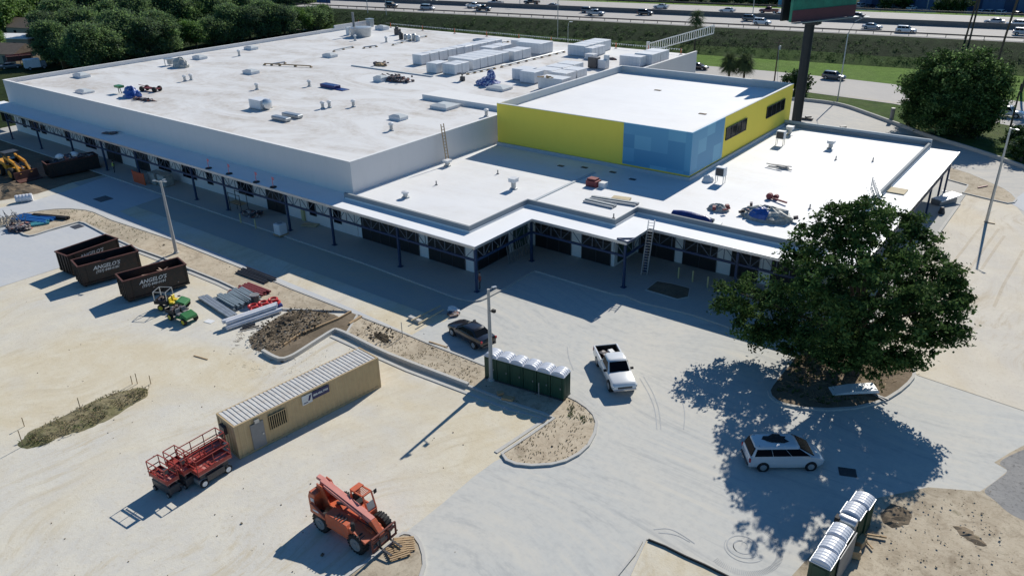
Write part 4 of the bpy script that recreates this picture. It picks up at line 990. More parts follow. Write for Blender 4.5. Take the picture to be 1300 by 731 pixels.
# ------------------------------------------------------------ vehicles
def wheel(parent, x, y, r, w_=.22, rim='galv', side=1, name='wheel'):
    m = MB().lathe([(r * .62, -w_ / 2), (r * .93, -w_ / 2), (r, -w_ * .32), (r, w_ * .32), (r * .93, w_ / 2), (r * .62, w_ / 2)], 18, (x, y, r), 'y')
    o = m.build(name, 'black', parent, smooth=True)
    m = MB().lathe([(.02, side * w_ * .55), (r * .2, side * w_ * .56), (r * .26, side * w_ * .51), (r * .52, side * w_ * .52), (r * .62, side * w_ * .56), (r * .66, side * w_ * .50), (.02, side * w_ * .3)], 14, (x, y, r), 'y')
    m.build('rim', rim, o)
KIND = {
 'sedan': dict(st=[(-2.42, .45, .78, .70), (-2.3, .30, .98, .82), (-1.5, .20, 1.02, .90), (-.6, .18, .97, .91), (.6, .18, .95, .91), (1.1, .18, .95, .90), (1.9, .20, .84, .87), (2.3, .28, .70, .76), (2.44, .38, .58, .60)],
     base=(-1.85, 1.12), roof=(-1.05, .22), hb=.80, ht=.60, zt=1.45, wx=(-1.45, 1.5), r=.33, split=2),
 'suv': dict(st=[(-2.32, .5, .98, .80), (-2.25, .32, 1.12, .88), (-1.5, .24, 1.14, .94), (-.4, .22, 1.10, .95), (.8, .22, 1.08, .95), (1.3, .22, 1.06, .94), (2.0, .26, .98, .88), (2.32, .34, .86, .80), (2.42, .42, .70, .68)],
     base=(-2.18, 1.18), roof=(-1.95, .42), hb=.86, ht=.70, zt=1.74, wx=(-1.42, 1.45), r=.37, split=3),
 'van': dict(st=[(-2.52, .42, .98, .84), (-2.46, .26, 1.10, .92), (-1.6, .20, 1.14, .98), (0, .18, 1.13, .99), (1.2, .18, 1.12, .98), (1.8, .18, 1.04, .95), (2.15, .20, .94, .91), (2.42, .26, .80, .82), (2.56, .34, .66, .68), (2.62, .42, .56, .50)],
     base=(-2.44, 1.85), roof=(-2.12, .70), hb=.94, ht=.78, zt=1.83, wx=(-1.55, 1.62), r=.34, split=3),
 'pickup': dict(st=[(-.63, .38, 1.10, .95), (-.2, .36, 1.12, .97), (.6, .36, 1.13, .97), (1.2, .36, 1.15, .96), (1.7, .38, 1.12, .93), (2.5, .42, 1.06, .91), (2.72, .45, .96, .88), (2.80, .5, .85, .82)],
     base=(-.60, 1.32), roof=(-.44, .66), hb=.86, ht=.70, zt=1.86, wx=(-1.75, 1.82), r=.40, split=1)}
def car(name, label, cat, loc, rz, kind, col, key, group=None, load=False, simple=False):
    k = KIND[kind]; t = thing(name, label, cat, loc, rz, group); P = carpaint(key, col)
    def ring(x, zb, zt, hw):
        pts = [(hw * .86, zb), (hw * .97, zb + .12), (hw, zb + (zt - zb) * .45), (hw * .985, zb + (zt - zb) * .78), (hw * .93, zt - .03), (hw * .80, zt + .015), (0, zt + .045)]
        return [(x, y, z) for y, z in pts] + [(x, -y, z) for y, z in pts[:-1][::-1]]
    m = MB().loft([ring(*s) for s in k['st']]); body = m.build('body', P, t, smooth=True)
    if kind == 'pickup':
        m = MB()
        m.box((-1.72, 0, .62), (2.18, 1.66, .1)); m.box((-1.72, .90, .80), (2.2, .13, .72)); m.box((-1.72, -.90, .80), (2.2, .13, .72))
        m.box((-2.80, 0, .82), (.07, 1.9, .66)); m.box((-.66, 0, .92), (.06, 1.7, .5))
        m.build('cargo_bed', P, t, bevel=.02)
        MB().box((-1.73, 0, .69), (2.04, 1.62, .03)).box((-1.73, .81, .90), (2.06, .03, .44)).box((-1.73, -.81, .90), (2.06, .03, .44)).box((-2.74, 0, .90), (.03, 1.58, .44)).box((-.71, 0, .90), (.03, 1.58, .44)).build('bed_liner', 'black', t)
    # cabin
    bx, rx, hb, ht, zt = k['base'], k['roof'], k['hb'], k['ht'], k['zt']
    zb = [s[2] for s in k['st'] if abs(s[0]) < 1.3]; zb = sum(zb) / len(zb) - .02
    def oct_(x0, x1, h, z, c=(.22 if kind == 'van' else .14)): return [(x0, -h + c, z), (x0 + c, -h, z), (x1 - c, -h, z), (x1, -h + c, z), (x1, h - c, z), (x1 - c, h, z), (x0 + c, h, z), (x0, h - c, z)]
    m = MB().loft([oct_(bx[0], bx[1], hb, zb), oct_(rx[0] - .04, rx[1] + .04, ht + .02, zt - .08), oct_(rx[0] - .01, rx[1] - .02, ht - .03, zt - .03), oct_(rx[0] + .12, rx[1] - .16, ht - .16, zt)])
    m.build('cabin', P, t, smooth=True)
    def glass(nm, q, off):
        c_ = sum((Vector(p) for p in q), Vector()) / 4
        nrm = (Vector(q[1]) - Vector(q[0])).cross(Vector(q[3]) - Vector(q[0])).normalized()
        if nrm.dot(c_ - Vector((0, 0, zb))) < 0: nrm = -nrm
        inn = [Vector(p) - nrm * .05 for p in q]; out = [Vector(p) + nrm * off for p in q]
        m = MB().loft([inn, out]); m.build(nm, 'glass', t)
    def lerp(a, b, f): return a + (b - a) * f
    zA, zB_ = lerp(zb, zt - .08, .10), lerp(zb, zt - .08, .93)
    def at(end, side, f, inset=0):
        x = lerp(bx[end], rx[end] + (.04 if end else -.04), f); y = lerp(hb, ht + .02, f); return x, y * side, lerp(zb, zt - .08, f)
    for end, nm in ((1, 'windscreen'), (0, 'rear_window')):
        a = at(end, -1, .08); b_ = at(end, 1, .08); c_ = at(end, 1, .93); d_ = at(end, -1, .93); s = .88
        glass(nm, [(a[0], a[1] * s, a[2]), (b_[0], b_[1] * s, b_[2]), (c_[0], c_[1] * s, c_[2]), (d_[0], d_[1] * s, d_[2])], .018)
    ns = k['split'] + (0 if not simple else 0)
    for side in (-1, 1):
        x0b, x1b = bx[0] + .22, bx[1] - .24; x0t, x1t = rx[0] + .12, rx[1] - .06
        for i in range(ns):
            gp_ = .005 if kind == 'van' else .012; f0, f1 = i / ns + (gp_ if i else 0), (i + 1) / ns - (gp_ if i < ns - 1 else 0)
            q = []
            for f, z_ in ((f0, .12), (f1, .12), (f1, .88), (f0, .88)):
                x = lerp(lerp(x0b, x1b, f), lerp(x0t, x1t, f), z_); q.append((x, side * lerp(hb, ht + .02, z_), lerp(zb, zt - .08, z_)))
            glass('side_window', q, .015)
    # wheels and arches
    r = k['r']; W = max(s[3] for s in k['st'])
    for wx in k['wx']:
        for side in (-1, 1):
            hwd = W if abs(wx) < 1.6 else W - .02
            MB().lathe([(.02, side * -.28), (r * 1.17, side * -.28), (r * 1.17, side * .012), (.02, side * .012)], 18, (wx, side * hwd, r * 1.02), 'y').build('wheel_arch', 'black', t)
            wheel(t, wx, side * (hwd - .08), r, .22, 'galv', side)
    fx = k['st'][-1][0]; zx = k['st'][-1][2]; hw_ = k['st'][-1][3]; rxx = -2.83 if kind == 'pickup' else k['st'][0][0]
    for side in (-1, 1):
        MB().box((fx - .16, side * hw_ * .98, zx - .02), (.22, .30, .14), -side * .45).build('headlight', 'lens_clear', t)
        MB().box((rxx + .05, side * (.92 if kind == 'pickup' else k['st'][0][3] * 1.06), .88), (.12, .14, .28 if kind != 'sedan' else .18), side * .3).build('tail_light', 'lens_red', t)
        MB().box((bx[1] - .35, side * (hb + .16), zb + .10), (.14, .22, .15)).build('mirror', P if kind != 'pickup' else 'black', t)
    MB().box((fx + .0, 0, .40 if kind != 'pickup' else .55), (.10, hw_ * 2.05, .14)).build('front_bumper', 'chrome' if kind == 'pickup' else 'dark_grey', t, bevel=.02)
    MB().box((fx + .01, 0, zx - .10), (.05, hw_ * 1.3, .14)).build('grille', 'dark_grey', t)
    MB().box((rxx - .03, 0, .46), (.12, k['st'][0][3] * 1.9, .14)).build('rear_bumper', 'chrome' if kind == 'pickup' else 'dark_grey', t, bevel=.02)
    return t
def ground_mid(p, q, z=0): a = G(*p, z); b = G(*q, z); return (a + b) / 2

car('parked_car', 'dark grey-brown sedan parked beside the row of green toilets', 'car', Vector((-40.0, 45.35, .03)), math.atan2(.22, -1) , 'sedan', (.014, .012, .014), 'brown').scale = (1.06, 1.06, 1.06)
# pickup heads towards the viewpoint's right
a = G(776, 493, 0); b_ = G(757, 462, 0)
ptr = car('pickup_truck', 'white pickup truck with boxes and tools in its open bed on the plaza', 'pickup', (-26.65, 48.1, .03), rad(-44), 'pickup', (.74, .75, .75), 'white')
ptr.location += G(780, 467) - G(785, 462); ptr.location.z = .03; ptr.scale = (1.07, 1.07, 1.07)
for (nm, lab, cat, p, d_, mt, rz) in (('toolbox', 'white flat box in the truck bed by the tailgate', 'box', (-2.35, .35, .84), (.6, .45, .3), 'white', .2), ('toolbox', 'white box in the truck bed behind the cab', 'box', (-1.2, .45, .90), (.5, .5, .38), 'galv', .3), ('timber_bundle', 'tan timber offcuts lying in the truck bed', 'timber', (-1.5, -.25, .80), (1.2, .18, .16), 'wood', .25), ('debris_bag', 'dark bag lying in the truck bed', 'bag', (-2.2, -.35, .84), (.7, .6, .26), 'debris', .5), ('cardboard_box', 'small grey box against the cab in the truck bed', 'box', (-1.0, -.15, .84), (.3, .5, .25), 'grey', .1)):
    mw = Matrix.Translation(ptr.location) @ Matrix.Rotation(ptr.rotation_euler.z, 4, 'Z'); o = MB().box((0, 0, 0), d_).build(nm, mt, bevel=.03)
    place(o, mw @ Vector(p), ptr.rotation_euler.z + rz); tag(o, lab, cat)
van = car('minivan', 'white minivan in the tree shade with a dark shade blob on its roof', 'minivan', (-11.55, 45.55, .03), math.atan2(46.35 - 43.55, 3.7), 'van', (.62, .63, .64), 'vanwhite'); van.location += G(993, 580) - G(1005, 573); van.location.z = .03
for s_ in (-.6, .6): MB().bar((-1.9, s_, 1.80), (.3, s_, 1.80), .05).build('roof_rail', 'black', van)
mw = Matrix.Translation(van.location) @ Matrix.Rotation(van.rotation_euler.z, 4, 'Z')
o = MB().blob((0, 0, 0), (.85, .5, .22), 12, 5, 4, .25).build('roof_shade_blob', 'black'); place(o, mw @ Vector((-.65, .1, 1.78)), van.rotation_euler.z); tag(o, 'black blob standing in for shade on the minivan roof', 'shade blob')  # black blob stands in for the shadow and reflection on the van roof

# roll-off dumpsters
def dumpster(loc, rz, label, L=6.6, hgt=2.1, load=None, text=True):
    t = thing('dumpster', label, 'dumpster', loc, rz, 'black roll-off dumpsters'); W = 2.4; z0 = .25
    m = MB(); m.box((0, 0, z0 + .06), (L, W - .1, .12)); th = .1
    for s in (-1, 1): m.box((0, s * (W / 2 - th / 2), z0 + hgt / 2), (L, th, hgt))
    for s in (-1, 1): m.box((s * (L / 2 - th / 2), 0, z0 + hgt / 2), (th, W - 2 * th - .01, hgt))
    m.build('tub', 'rust_black', t)
    m = MB(); zt = z0 + hgt + .04
    for s in (-1, 1): m.box((0, s * (W / 2 - .03), zt), (L + .16, .16, .12)); m.box((s * (L / 2), 0, zt), (.14, W - .24, .12))
    m.build('top_rim', 'rust_rim', t)
    m = MB()
    for s in (-1, 1):
        n_ = 2
        for x in (-L / 2 + .15, L / 2 - .15, -L / 2 + .75): m.box((x, s * (W / 2 + .04), z0 + hgt / 2), (.12, .09, hgt - .1))
        m.box((0, s * (W / 2 + .05), z0 + .12), (L, .12, .18)); 
    for y in (-.85, -.3, .3, .85): m.box((-L / 2 - .05, y, z0 + hgt / 2), (.10, .1, hgt - .1))
    m.build('rib', 'rust_black', t)
    for s in (-1, 1): MB().lathe([(.05, -.12), (.2, -.12), (.2, .12), (.05, .12)], 10, (-L / 2 + .3, s * .8, .2), 'y').build('roller', 'black', t)
    m = MB(); m.box((0, 0, .14), (L - .6, .9, .2)); m.build('skid', 'black', t)
    if text:
        text_mesh('lettering', "ANGELO'S", .56, 'letter_white', t, (-.35, -W / 2 - .012, z0 + 1.38), (rad(90), 0, 0), .35, .008)
        text_mesh('phone_lettering', '(727) 848-0181', .37, 'letter_white', t, (-.32, -W / 2 - .012, z0 + 1.0), (rad(90), 0, 0), .35, .004)
    return t
DR = math.atan2(6.25, 1.24)
def dloc(p, q):  # visible long side bottom, from rear to front; the tub lies to its left
    a = G(*p); b = G(*q); d = (b - a).normalized(); n = Vector((-d.y, d.x, 0)); return (a + b) / 2 + n * 1.22, math.atan2(d.y, d.x)
for p, q, lab, kw in (((92, 352), (157, 328), 'black roll-off dumpster furthest from the utility carts, hidden behind the next one', {}), ((105, 366.5), (183, 345), 'middle black roll-off dumpster with readable white lettering and empty tub', {}), ((162, 386), (243, 362.5), 'nearest black roll-off dumpster with red rim and broken pallets inside', {})):
    l, rz = dloc(p, q); L = (G(*p) - G(*q)).length
    d_ = dumpster(l, rz, lab, L * .97)
    if 'nearest' in lab: near_d = d_
mw = Matrix.Translation(near_d.location) @ Matrix.Rotation(near_d.rotation_euler.z, 4, 'Z')
m = MB(); rr = random.Random(5)
for i in range(70): m.box((rr.uniform(-1.2, 2.6), rr.uniform(-.8, .8), .3 + rr.uniform(.6, 1.6) * min(1, (2.9 + rr.uniform(-1, 0)) / 3)), (rr.uniform(.5, 1.6), .12, .05), rr.uniform(-.5, .5) + (1.57 if i % 3 == 0 else 0), rr.uniform(-.5, .5))
m.blob((1.0, 0, .4), (1.9, 1.0, 1.3), 12, 5, 3, .25)
o = m.build('broken_pallets', paint('pale_pallet_wood', (.50, .34, .25), .8, 0, .25, 3)); place(o, mw @ Vector((0, 0, .05)), near_d.rotation_euler.z); tag(o, 'heap of broken pale pallets filling the front half of the nearest dumpster', 'pallets')
# dark dumpster in the building's shade
o = dumpster(G(82, 222) + Vector((0, 1.4, 0)), rad(80), 'dark dumpster heaped with rubbish in the shade behind the yellow loader', 7, 1.9, text=False)
m = MB().blob((0, 0, 1.9), (2.8, 1.0, .9), 14, 5, 8, .3); m2 = m.build('rubbish', 'debris'); place(m2, o.location, rad(80)); tag(m2, 'mixed rubbish heaped in the shaded dumpster', 'rubbish')
for dx in (-1.2, .6): q = MB().blob((0, 0, 0), (.8, .6, .6), 8, 4, 3, .2).build('white_bag', 'white'); place(q, o.location + Vector((dx * .3, dx, 2.5))); tag(q, f'white rubbish bag, the {"nearer" if dx < 0 else "farther"} one on top of the shaded dumpster', 'bag')

# office container
a = G(305, 583); b_ = G(484, 491); d = (b_ - a).normalized(); n = Vector((-d.y, d.x, 0)); L = (b_ - a).length; HC = 2.72
cont = thing('office_container', 'long tan corrugated office container with white ribbed roof, door and barred window', 'container', (a + b_) / 2 + n * 1.22, math.atan2(d.y, d.x))
m = MB(); W2 = 1.22
# corrugated long walls: a trapezoid wave in plan
def corr(x0, x1, y, z0, z1, amp, per, out):
    vs = []; x = x0; pts = []
    while x < x1 - per * .5:
        for f, k in ((0, 0), (.30, 0), (.5, 1), (.80, 1)): pts.append((x + per * f, y + out * amp * k))
        x += per
    pts.append((x1, y)); n_ = len(pts)
    for px_, py_ in pts: vs += [(px_, py_, z0), (px_, py_, z1)]
    return vs, [(2 * i, 2 * i + 2, 2 * i + 3, 2 * i + 1) for i in range(n_ - 1)]
for s in (-1, 1): m.add(*corr(-L / 2 + .1, L / 2 - .1, s * (W2 - .05), .18, HC - .1, .04, .42, s))
vs, fs = corr(-W2 + .1, W2 - .1, 0, .18, HC - .1, .05, .40, 1)
m.add([(-L / 2 + .06 - v[1], v[0], v[2]) for v in vs], fs); m.add([(L / 2 - .06 + v[1], v[0], v[2]) for v in vs], fs)
m.box((0, 0, HC / 2), (L - .4, 2 * W2 - .3, HC - .3))
m.build('wall', 'tan', cont)
m = MB()
for sx in (-1, 1):
    for sy in (-1, 1): m.box((sx * (L / 2 - .07), sy * (W2 - .07), HC / 2), (.16, .16, HC))
for sy in (-1, 1): m.box((0, sy * (W2 - .05), HC - .06), (L - .32, .12, .12)); m.box((0, sy * (W2 - .05), .1), (L - .32, .12, .18))
for sx in (-1, 1): m.box((sx * (L / 2 - .05), 0, HC - .06), (.12, 2 * W2 - .32, .12)); m.box((sx * (L / 2 - .05), 0, .1), (.12, 2 * W2 - .32, .18))
m.build('frame', 'tan', cont)
m = MB(); vs = []; fs = []; x = -L / 2 + .12; pts = []
while x < L / 2 - .3:
    pts += [(x, HC + .015), (x + .17, HC + .015), (x + .20, HC - .03), (x + .28, HC - .03)]; x += .32
pts.append((L / 2 - .12, HC + .015))
for px_, pz_ in pts: vs += [(px_, -W2 + .1, pz_), (px_, W2 - .1, pz_)]
m.add(vs, [(2 * i, 2 * i + 2, 2 * i + 3, 2 * i + 1) for i in range(len(pts) - 1)]); m.build('roof', 'cont_roof', cont)
def cx(px, py): # distance along the near wall
    g = G(px, py); return (g - (a + b_) / 2).dot(d)
ys = -W2 - .02
dx = -L / 2 + 1.62
dr = MB().box((dx, ys, 1.22), (1.0, .10, 2.05)).build('door', 'grey', cont)
MB().box((dx + .35, ys - .07, 1.2), (.12, .06, .12)).build('handle', 'galv', dr)
MB().box((dx, ys - .06, 2.42), (.35, .25, .2)).build('lamp', 'galv', cont)
wn = MB().box((dx + 1.62, ys - .01, 1.72), (1.35, .08, 1.15)).build('window', 'glass', cont)
m = MB()
for i in range(9): m.bar((dx + .97 + i * .162, ys - .08, 1.12), (dx + .97 + i * .162, ys - .08, 2.32), .045)
m.bar((dx + .92, ys - .08, 1.15), (dx + 2.32, ys - .08, 1.15), .05).bar((dx + .92, ys - .08, 2.3), (dx + 2.32, ys - .08, 2.3), .05); m.build('window_bars', 'tan', wn)
bxn = -L / 2 + 6.15
bn = MB().box((bxn - .42, ys - .03, 2.16), (.84, .05, .74)).build('banner_panel', 'banner_white', cont)
bn2 = MB().box((bxn + .75, ys - .03, 2.22), (1.49, .05, .62)).build('banner_panel', 'banner_navy', cont)
m = MB().prof([(bxn - .36, 2.0), (bxn - .20, 2.0), (bxn - .06, 2.4), (bxn - .22, 2.4)], ys - .07, ys - .055); m.prof([(bxn - .76, 1.9), (bxn - .40, 1.9), (bxn - .40, 1.96), (bxn - .76, 1.96)], ys - .07, ys - .055).build('banner_mark', 'banner_navy', bn)
text_mesh('banner_lettering', '800.456.7900', .235, 'banner_white', bn2, (bxn + .75, ys - .06, 2.16), (rad(90), 0, 0), 0, .01)
MB().box((-L / 2 - .1, .3, 1.9), (.25, .7, .6)).build('cooler_unit', 'dark_grey', cont)

# scissor lifts
def scissor_lift(loc, rz, label, L=1.8, W=.8, hp=1.25, chassis=.6, rail=1.1, ext=0.0, big=False):
    t = thing('scissor_lift', label, 'scissor lift', loc, rz, 'red scissor lifts')
    m = MB().box((0, 0, .22 + chassis / 2), (L, W * (.9 if not big else .8), chassis)); m.build('chassis', 'dark_grey' if not big else 'grey', t, bevel=.04)
    r = .19 if not big else .29
    for x in (-L * .38, L * .38):
        for s in (-1, 1): wheel(t, x, s * (W / 2 - .04), r, .16, 'white' if big else 'grey', s)
    m = MB(); zt0 = .22 + chassis; n_ = 4
    for s in (-1, 1):
        for i in range(n_):
            z = zt0 + (hp - zt0) * (i + .5) / n_; dz = (hp - zt0) / n_ * .4
            m.bar((-L * .44, s * W * .3, z - dz), (L * .44, s * W * .3, z + dz), .07, .08); m.bar((-L * .44, s * W * .36, z + dz), (L * .44, s * W * .36, z - dz), .07, .08)
    m.build('scissor_arms', 'dark_grey', t)
    x0, x1 = -L / 2, L / 2 + ext
    MB().box(((x0 + x1) / 2, 0, hp + .08), (x1 - x0, W, .12)).build('platform_floor', 'lift_deck', t)
    m = MB(); 
    for s in (-1, 1):
        m.box(((x0 + x1) / 2, s * W / 2, hp + .22), (x1 - x0, .035, .26))
        for z in (hp + .65, hp + rail + .1): m.bar((x0, s * W / 2, z), (x1, s * W / 2, z), .05)
        nn = max(2, int((x1 - x0) / .9))
        for i in range(nn + 1): m.bar((x0 + (x1 - x0) * i / nn, s * W / 2, hp), (x0 + (x1 - x0) * i / nn, s * W / 2, hp + rail + .1), .05)
    for x in (x0, x1):
        m.box((x, 0, hp + .22), (.035, W, .26))
        for z in (hp + .65, hp + rail + .1): m.bar((x, -W / 2, z), (x, W / 2, z), .05)
    m.build('guard_rail', 'lift_red', t)
    MB().box((x1 - .12, -W * .3, hp + rail - .05), (.2, .25, .35)).build('control_box', 'dark_grey', t)
    MB().box((x0 + .3, 0, hp + .18), (.5, W * .7, .1)).box((0, 0, hp + .155), (L * .3, W * .6, .04)).build('deck_extension', 'lift_red', t)
    if big: MB().box((0, -W / 2 - .0, .55), (L * .55, .1, .45)).build('side_panel', 'dark_grey', t)
    return t
hs_ = heading((191, 598), (226, 618)); c0_ = G(264.5, 616); c1_ = G(287.6, 601.7); hc_ = math.atan2((c1_ - c0_).y, (c1_ - c0_).x); nc_ = Vector((-math.sin(hc_), math.cos(hc_), 0))
scissor_lift(G(213, 622), hs_, 'smallest red scissor lift, leftmost of the four', 1.9, .85, 1.05)
scissor_lift(G(234, 611), hs_, 'small red scissor lift wedged between the leftmost and the big ones', 1.9, .85, 1.15)
scissor_lift((c0_ + c1_) / 2 + nc_ * .5, hc_, 'big red scissor lift with white wheels nearest the container end', 2.4, 1.0, 1.0, .4, ext=.1, big=True)
scissor_lift((c0_ + c1_) / 2 + nc_ * 1.62 + (c1_ - c0_).normalized() * .1, hc_, 'big red scissor lift with long raised platform at the back of the group', 2.6, 1.0, 1.15, .4, ext=.35, big=True)

# telehandler
TH = math.atan2(21.89 - 21.85, 3.06)
def telehandler(loc, rz):
    t = thing('telehandler', 'orange telescopic handler with faded boom parked in front of the pallets', 'telehandler', loc, rz)
    r = .68
    for x in (-1.55, 1.55):
        for s in (-1, 1):
            o_ = MB().lathe([(.3, -.24), (r * .9, -.24), (r, -.15), (r, .15), (r * .9, .24), (.3, .24)], 22, (x, s * 1.0, r), 'y').build('wheel', 'black', t, smooth=True)
            MB().lathe([(.02, s * .30), (.14, s * .31), (.18, s * .25), (.36, s * .25), (.42, s * .28), (.44, s * .2), (.02, s * .1)], 16, (x, s * 1.0, r), 'y').build('rim', 'grey', o_)
            tr = MB()
            for i in range(20):
                a_ = i * math.pi / 10; tr.box((x + math.cos(a_) * r, s * 1.0, r + math.sin(a_) * r), (.06, .46, .10), 0, -a_)
            tr.build('tread', 'black', o_)
    MB().prof([(-2.5, .9), (-2.35, .62), (2.15, .62), (2.3, .85), (2.1, 1.35), (.9, 1.55), (-1.2, 1.55), (-2.5, 1.5)], -.42, .42).build('frame', 'tele_orange', t, bevel=.02)
    # engine pod on the right
    MB().prof([(-1.0, .72), (1.0, .72), (1.05, 1.45), (.85, 1.72), (-.9, 1.78), (-1.0, 1.5)], -1.22, -.46).build('engine_cover', 'tele_orange', t, bevel=.03)
    m = MB()
    for k in range(4): m.box((-.15 + k * .22, -.95, 1.79), (.06, .5, .04))
    m.build('louvre', 'dark_grey', t)
    MB().prof([(.95, 1.2), (2.3, 1.0), (2.35, 1.12), (1.0, 1.60)], -1.15, .42).build('front_deck', 'tele_orange', t, bevel=.02)
    # rear counterweight and tail posts
    MB().prof([(-2.75, .75), (-2.2, .65), (-2.1, 2.35), (-2.6, 2.45), (-2.78, 2.0)], -.95, .45).build('counterweight', 'tele_orange', t, bevel=.05)
    m = MB().prof([(-2.5, 1.5), (-1.4, 1.5), (-2.0, 2.7), (-2.45, 2.75)], -.42, -.34).prof([(-2.5, 1.5), (-1.4, 1.5), (-2.0, 2.7), (-2.45, 2.75)], .34, .42); m.build('boom_mount', 'tele_orange', t)
    MB().prof([(-2.3, 1.25), (-1.0, 1.2), (-.9, 1.3), (-2.2, 1.95)], -1.25, -1.1).build('rear_fender', 'tele_orange', t)
    # boom
    m = MB().bar((-2.45, 0, 2.62), (1.9, 0, 1.75), .36, .42); m.build('boom', 'tele_faded', t, bevel=.02)
    m = MB().bar((-2.0, -.24, 2.62), (1.2, -.24, 1.95), .06, .16).bar((-2.0, .24, 2.62), (1.2, .24, 1.95), .06, .16); m.build('hose_tray', 'tele_faded', t)
    MB().bar((-2.9, .1, 2.75), (-1.9, .22, 2.5), .34, .2).build('boom_end', 'tele_faded', t, bevel=.03)
    m = MB().bar((1.8, 0, 1.78), (2.45, 0, 1.0), .40, .42); m.build('boom_head', 'tele_orange', t, bevel=.03)
    m = MB().tube([(-1.2, 0, 1.6), (.2, 0, 2.0)], .09, 8).tube([(1.4, -.12, 1.6), (2.4, -.12, 1.2)], .06, 8); m.build('ram', 'dark_grey', t)
    # cab on the left
    cb = MB().prof([(-.55, .8), (.95, .8), (.95, 1.45), (-.55, 1.45)], .5, 1.25).build('cab_base', 'tele_orange', t, bevel=.02)
    m = MB()
    for x, x2 in ((-.5, -.45), (.9, .6)):
        for y in (.54, 1.21): m.bar((x, y, 1.4), (x2, y, 2.55), .08)
    m.bar((-.5, .54, 1.44), (.9, .54, 1.44), .1).bar((-.5, 1.21, 1.44), (.9, 1.21, 1.44), .1).bar((-.5, .54, 1.44), (-.5, 1.21, 1.44), .1).bar((-.45, .54, 2.55), (.6, .54, 2.55), .08).bar((-.45, 1.21, 2.55), (.6, 1.21, 2.55), .08).bar((.6, .54, 2.55), (.6, 1.21, 2.55), .08).bar((-.45, .54, 2.55), (-.45, 1.21, 2.55), .08)
    for i in range(1, 6): m.bar((-.1 + i * .12, .54, 2.57), (-.1 + i * .12, 1.21, 2.57), .035)
    m.build('cab_frame', 'tele_orange', t)
    MB().box((-.28, .875, 2.62), (.42, .78, .08)).build('cab_roof', 'tele_orange', t)
    MB().box((-.2, .875, 1.6), (.5, .5, .14)).box((-.42, .875, 1.9), (.12, .5, .55)).build('seat', 'black', t)
    MB().bar((.75, .56, 1.5), (.58, .56, 2.4), .02, .02).box((.8, .875, 1.75), (.04, .6, .5), 0, -.25).build('windscreen', 'galv', t)
    MB().box((.72, 1.42, 2.45), (.05, .22, .28)).bar((.62, 1.2, 2.5), (.72, 1.4, 2.5), .03).build('mirror', 'black', t)
    # fork carriage
    m = MB()
    for z in (.55, 1.15): m.bar((2.72, -.95, z), (2.72, .95, z), .09, .12)
    for y in (-.95, -.35, .35, .95): m.bar((2.72, y, .5), (2.72, y, 1.45), .09)
    m.bar((2.72, -.95, 1.45), (2.72, .95, 1.45), .08); m.build('fork_carriage', paint('worn_carriage', (.17, .05, .035), .6), t)
    for y in (-.42, .42): MB().bar((2.78, y, .5), (2.78, y, 1.2), .12, .06).bar((2.78, y, .5), (3.7, y, .42), .12, .05).build('fork', 'dark_grey', t)
    m = MB().prof([(1.2, .9), (2.3, .75), (2.55, .45), (2.4, .4), (1.2, .6)], -.35, .35).build('front_axle_guard', 'dark_grey', t)
    MB().tube([(.9, -.3, 1.62), (1.3, -.45, 1.75), (1.9, -.25, 1.5), (2.5, -.2, 1.1)], .03, 6).tube([(.9, .3, 1.62), (1.4, .4, 1.7), (2.0, .22, 1.45), (2.6, .2, .95)], .03, 6).build('hose', 'black', t)
    MB().box((-1.75, -1.262, 1.55), (.5, .02, .12)).box((-2.35, -.96, 1.9), (.3, .02, .25)).build('decal', 'letter_white', t)
    MB().box((1.55, 0, .68), (.3, 1.9, .25)).box((-1.55, 0, .68), (.3, 1.9, .25)).build('axle', 'dark_grey', t)
    MB().lathe([(.13, 0), (.14, .4), (.10, .5)], 10, (1.25, -1.0, 1.5)).build('exhaust', 'black', t)
    return t
fr = G(456, 699); rl = G(412, 672)
p0 = (fr + rl) / 2; hd = math.atan2((fr - rl).y, (fr - rl).x)
print('tele', fr, rl, hd, (fr - rl).length)
nrm = Vector((-math.sin(hd), math.cos(hd), 0))
te = telehandler(p0 + nrm * 1.0, hd)
# pallets
def pallet(g, rz, label, tilt=(0, 0)):
    t = thing('pallet', label, 'pallet', g, rz, 'pallets in front of the forks'); m = MB()
    for i in range(7): m.box((0, -.5 + i * .167, .135), (1.25, .10, .025))
    m.build('top_deck', 'wood', t)
    m = MB()
    for x in (-.56, 0, .56): m.box((x, 0, .07), (.05, 1.1, .10))
    m.build('stringer', 'wood', t); m = MB()
    for i in (-.5, 0, .5): m.box((0, i, .012), (1.25, .10, .02))
    m.build('bottom_deck', 'wood', t); t.rotation_euler = (tilt[0], tilt[1], rz)
    return t
pallet(G(505, 701, .14), rad(62), 'timber pallet lying flat nearest the bottom kerb'); pallet(G(513, 692, .16), rad(50), 'timber pallet half under the other one, farther along the kerb', (.05, .1))

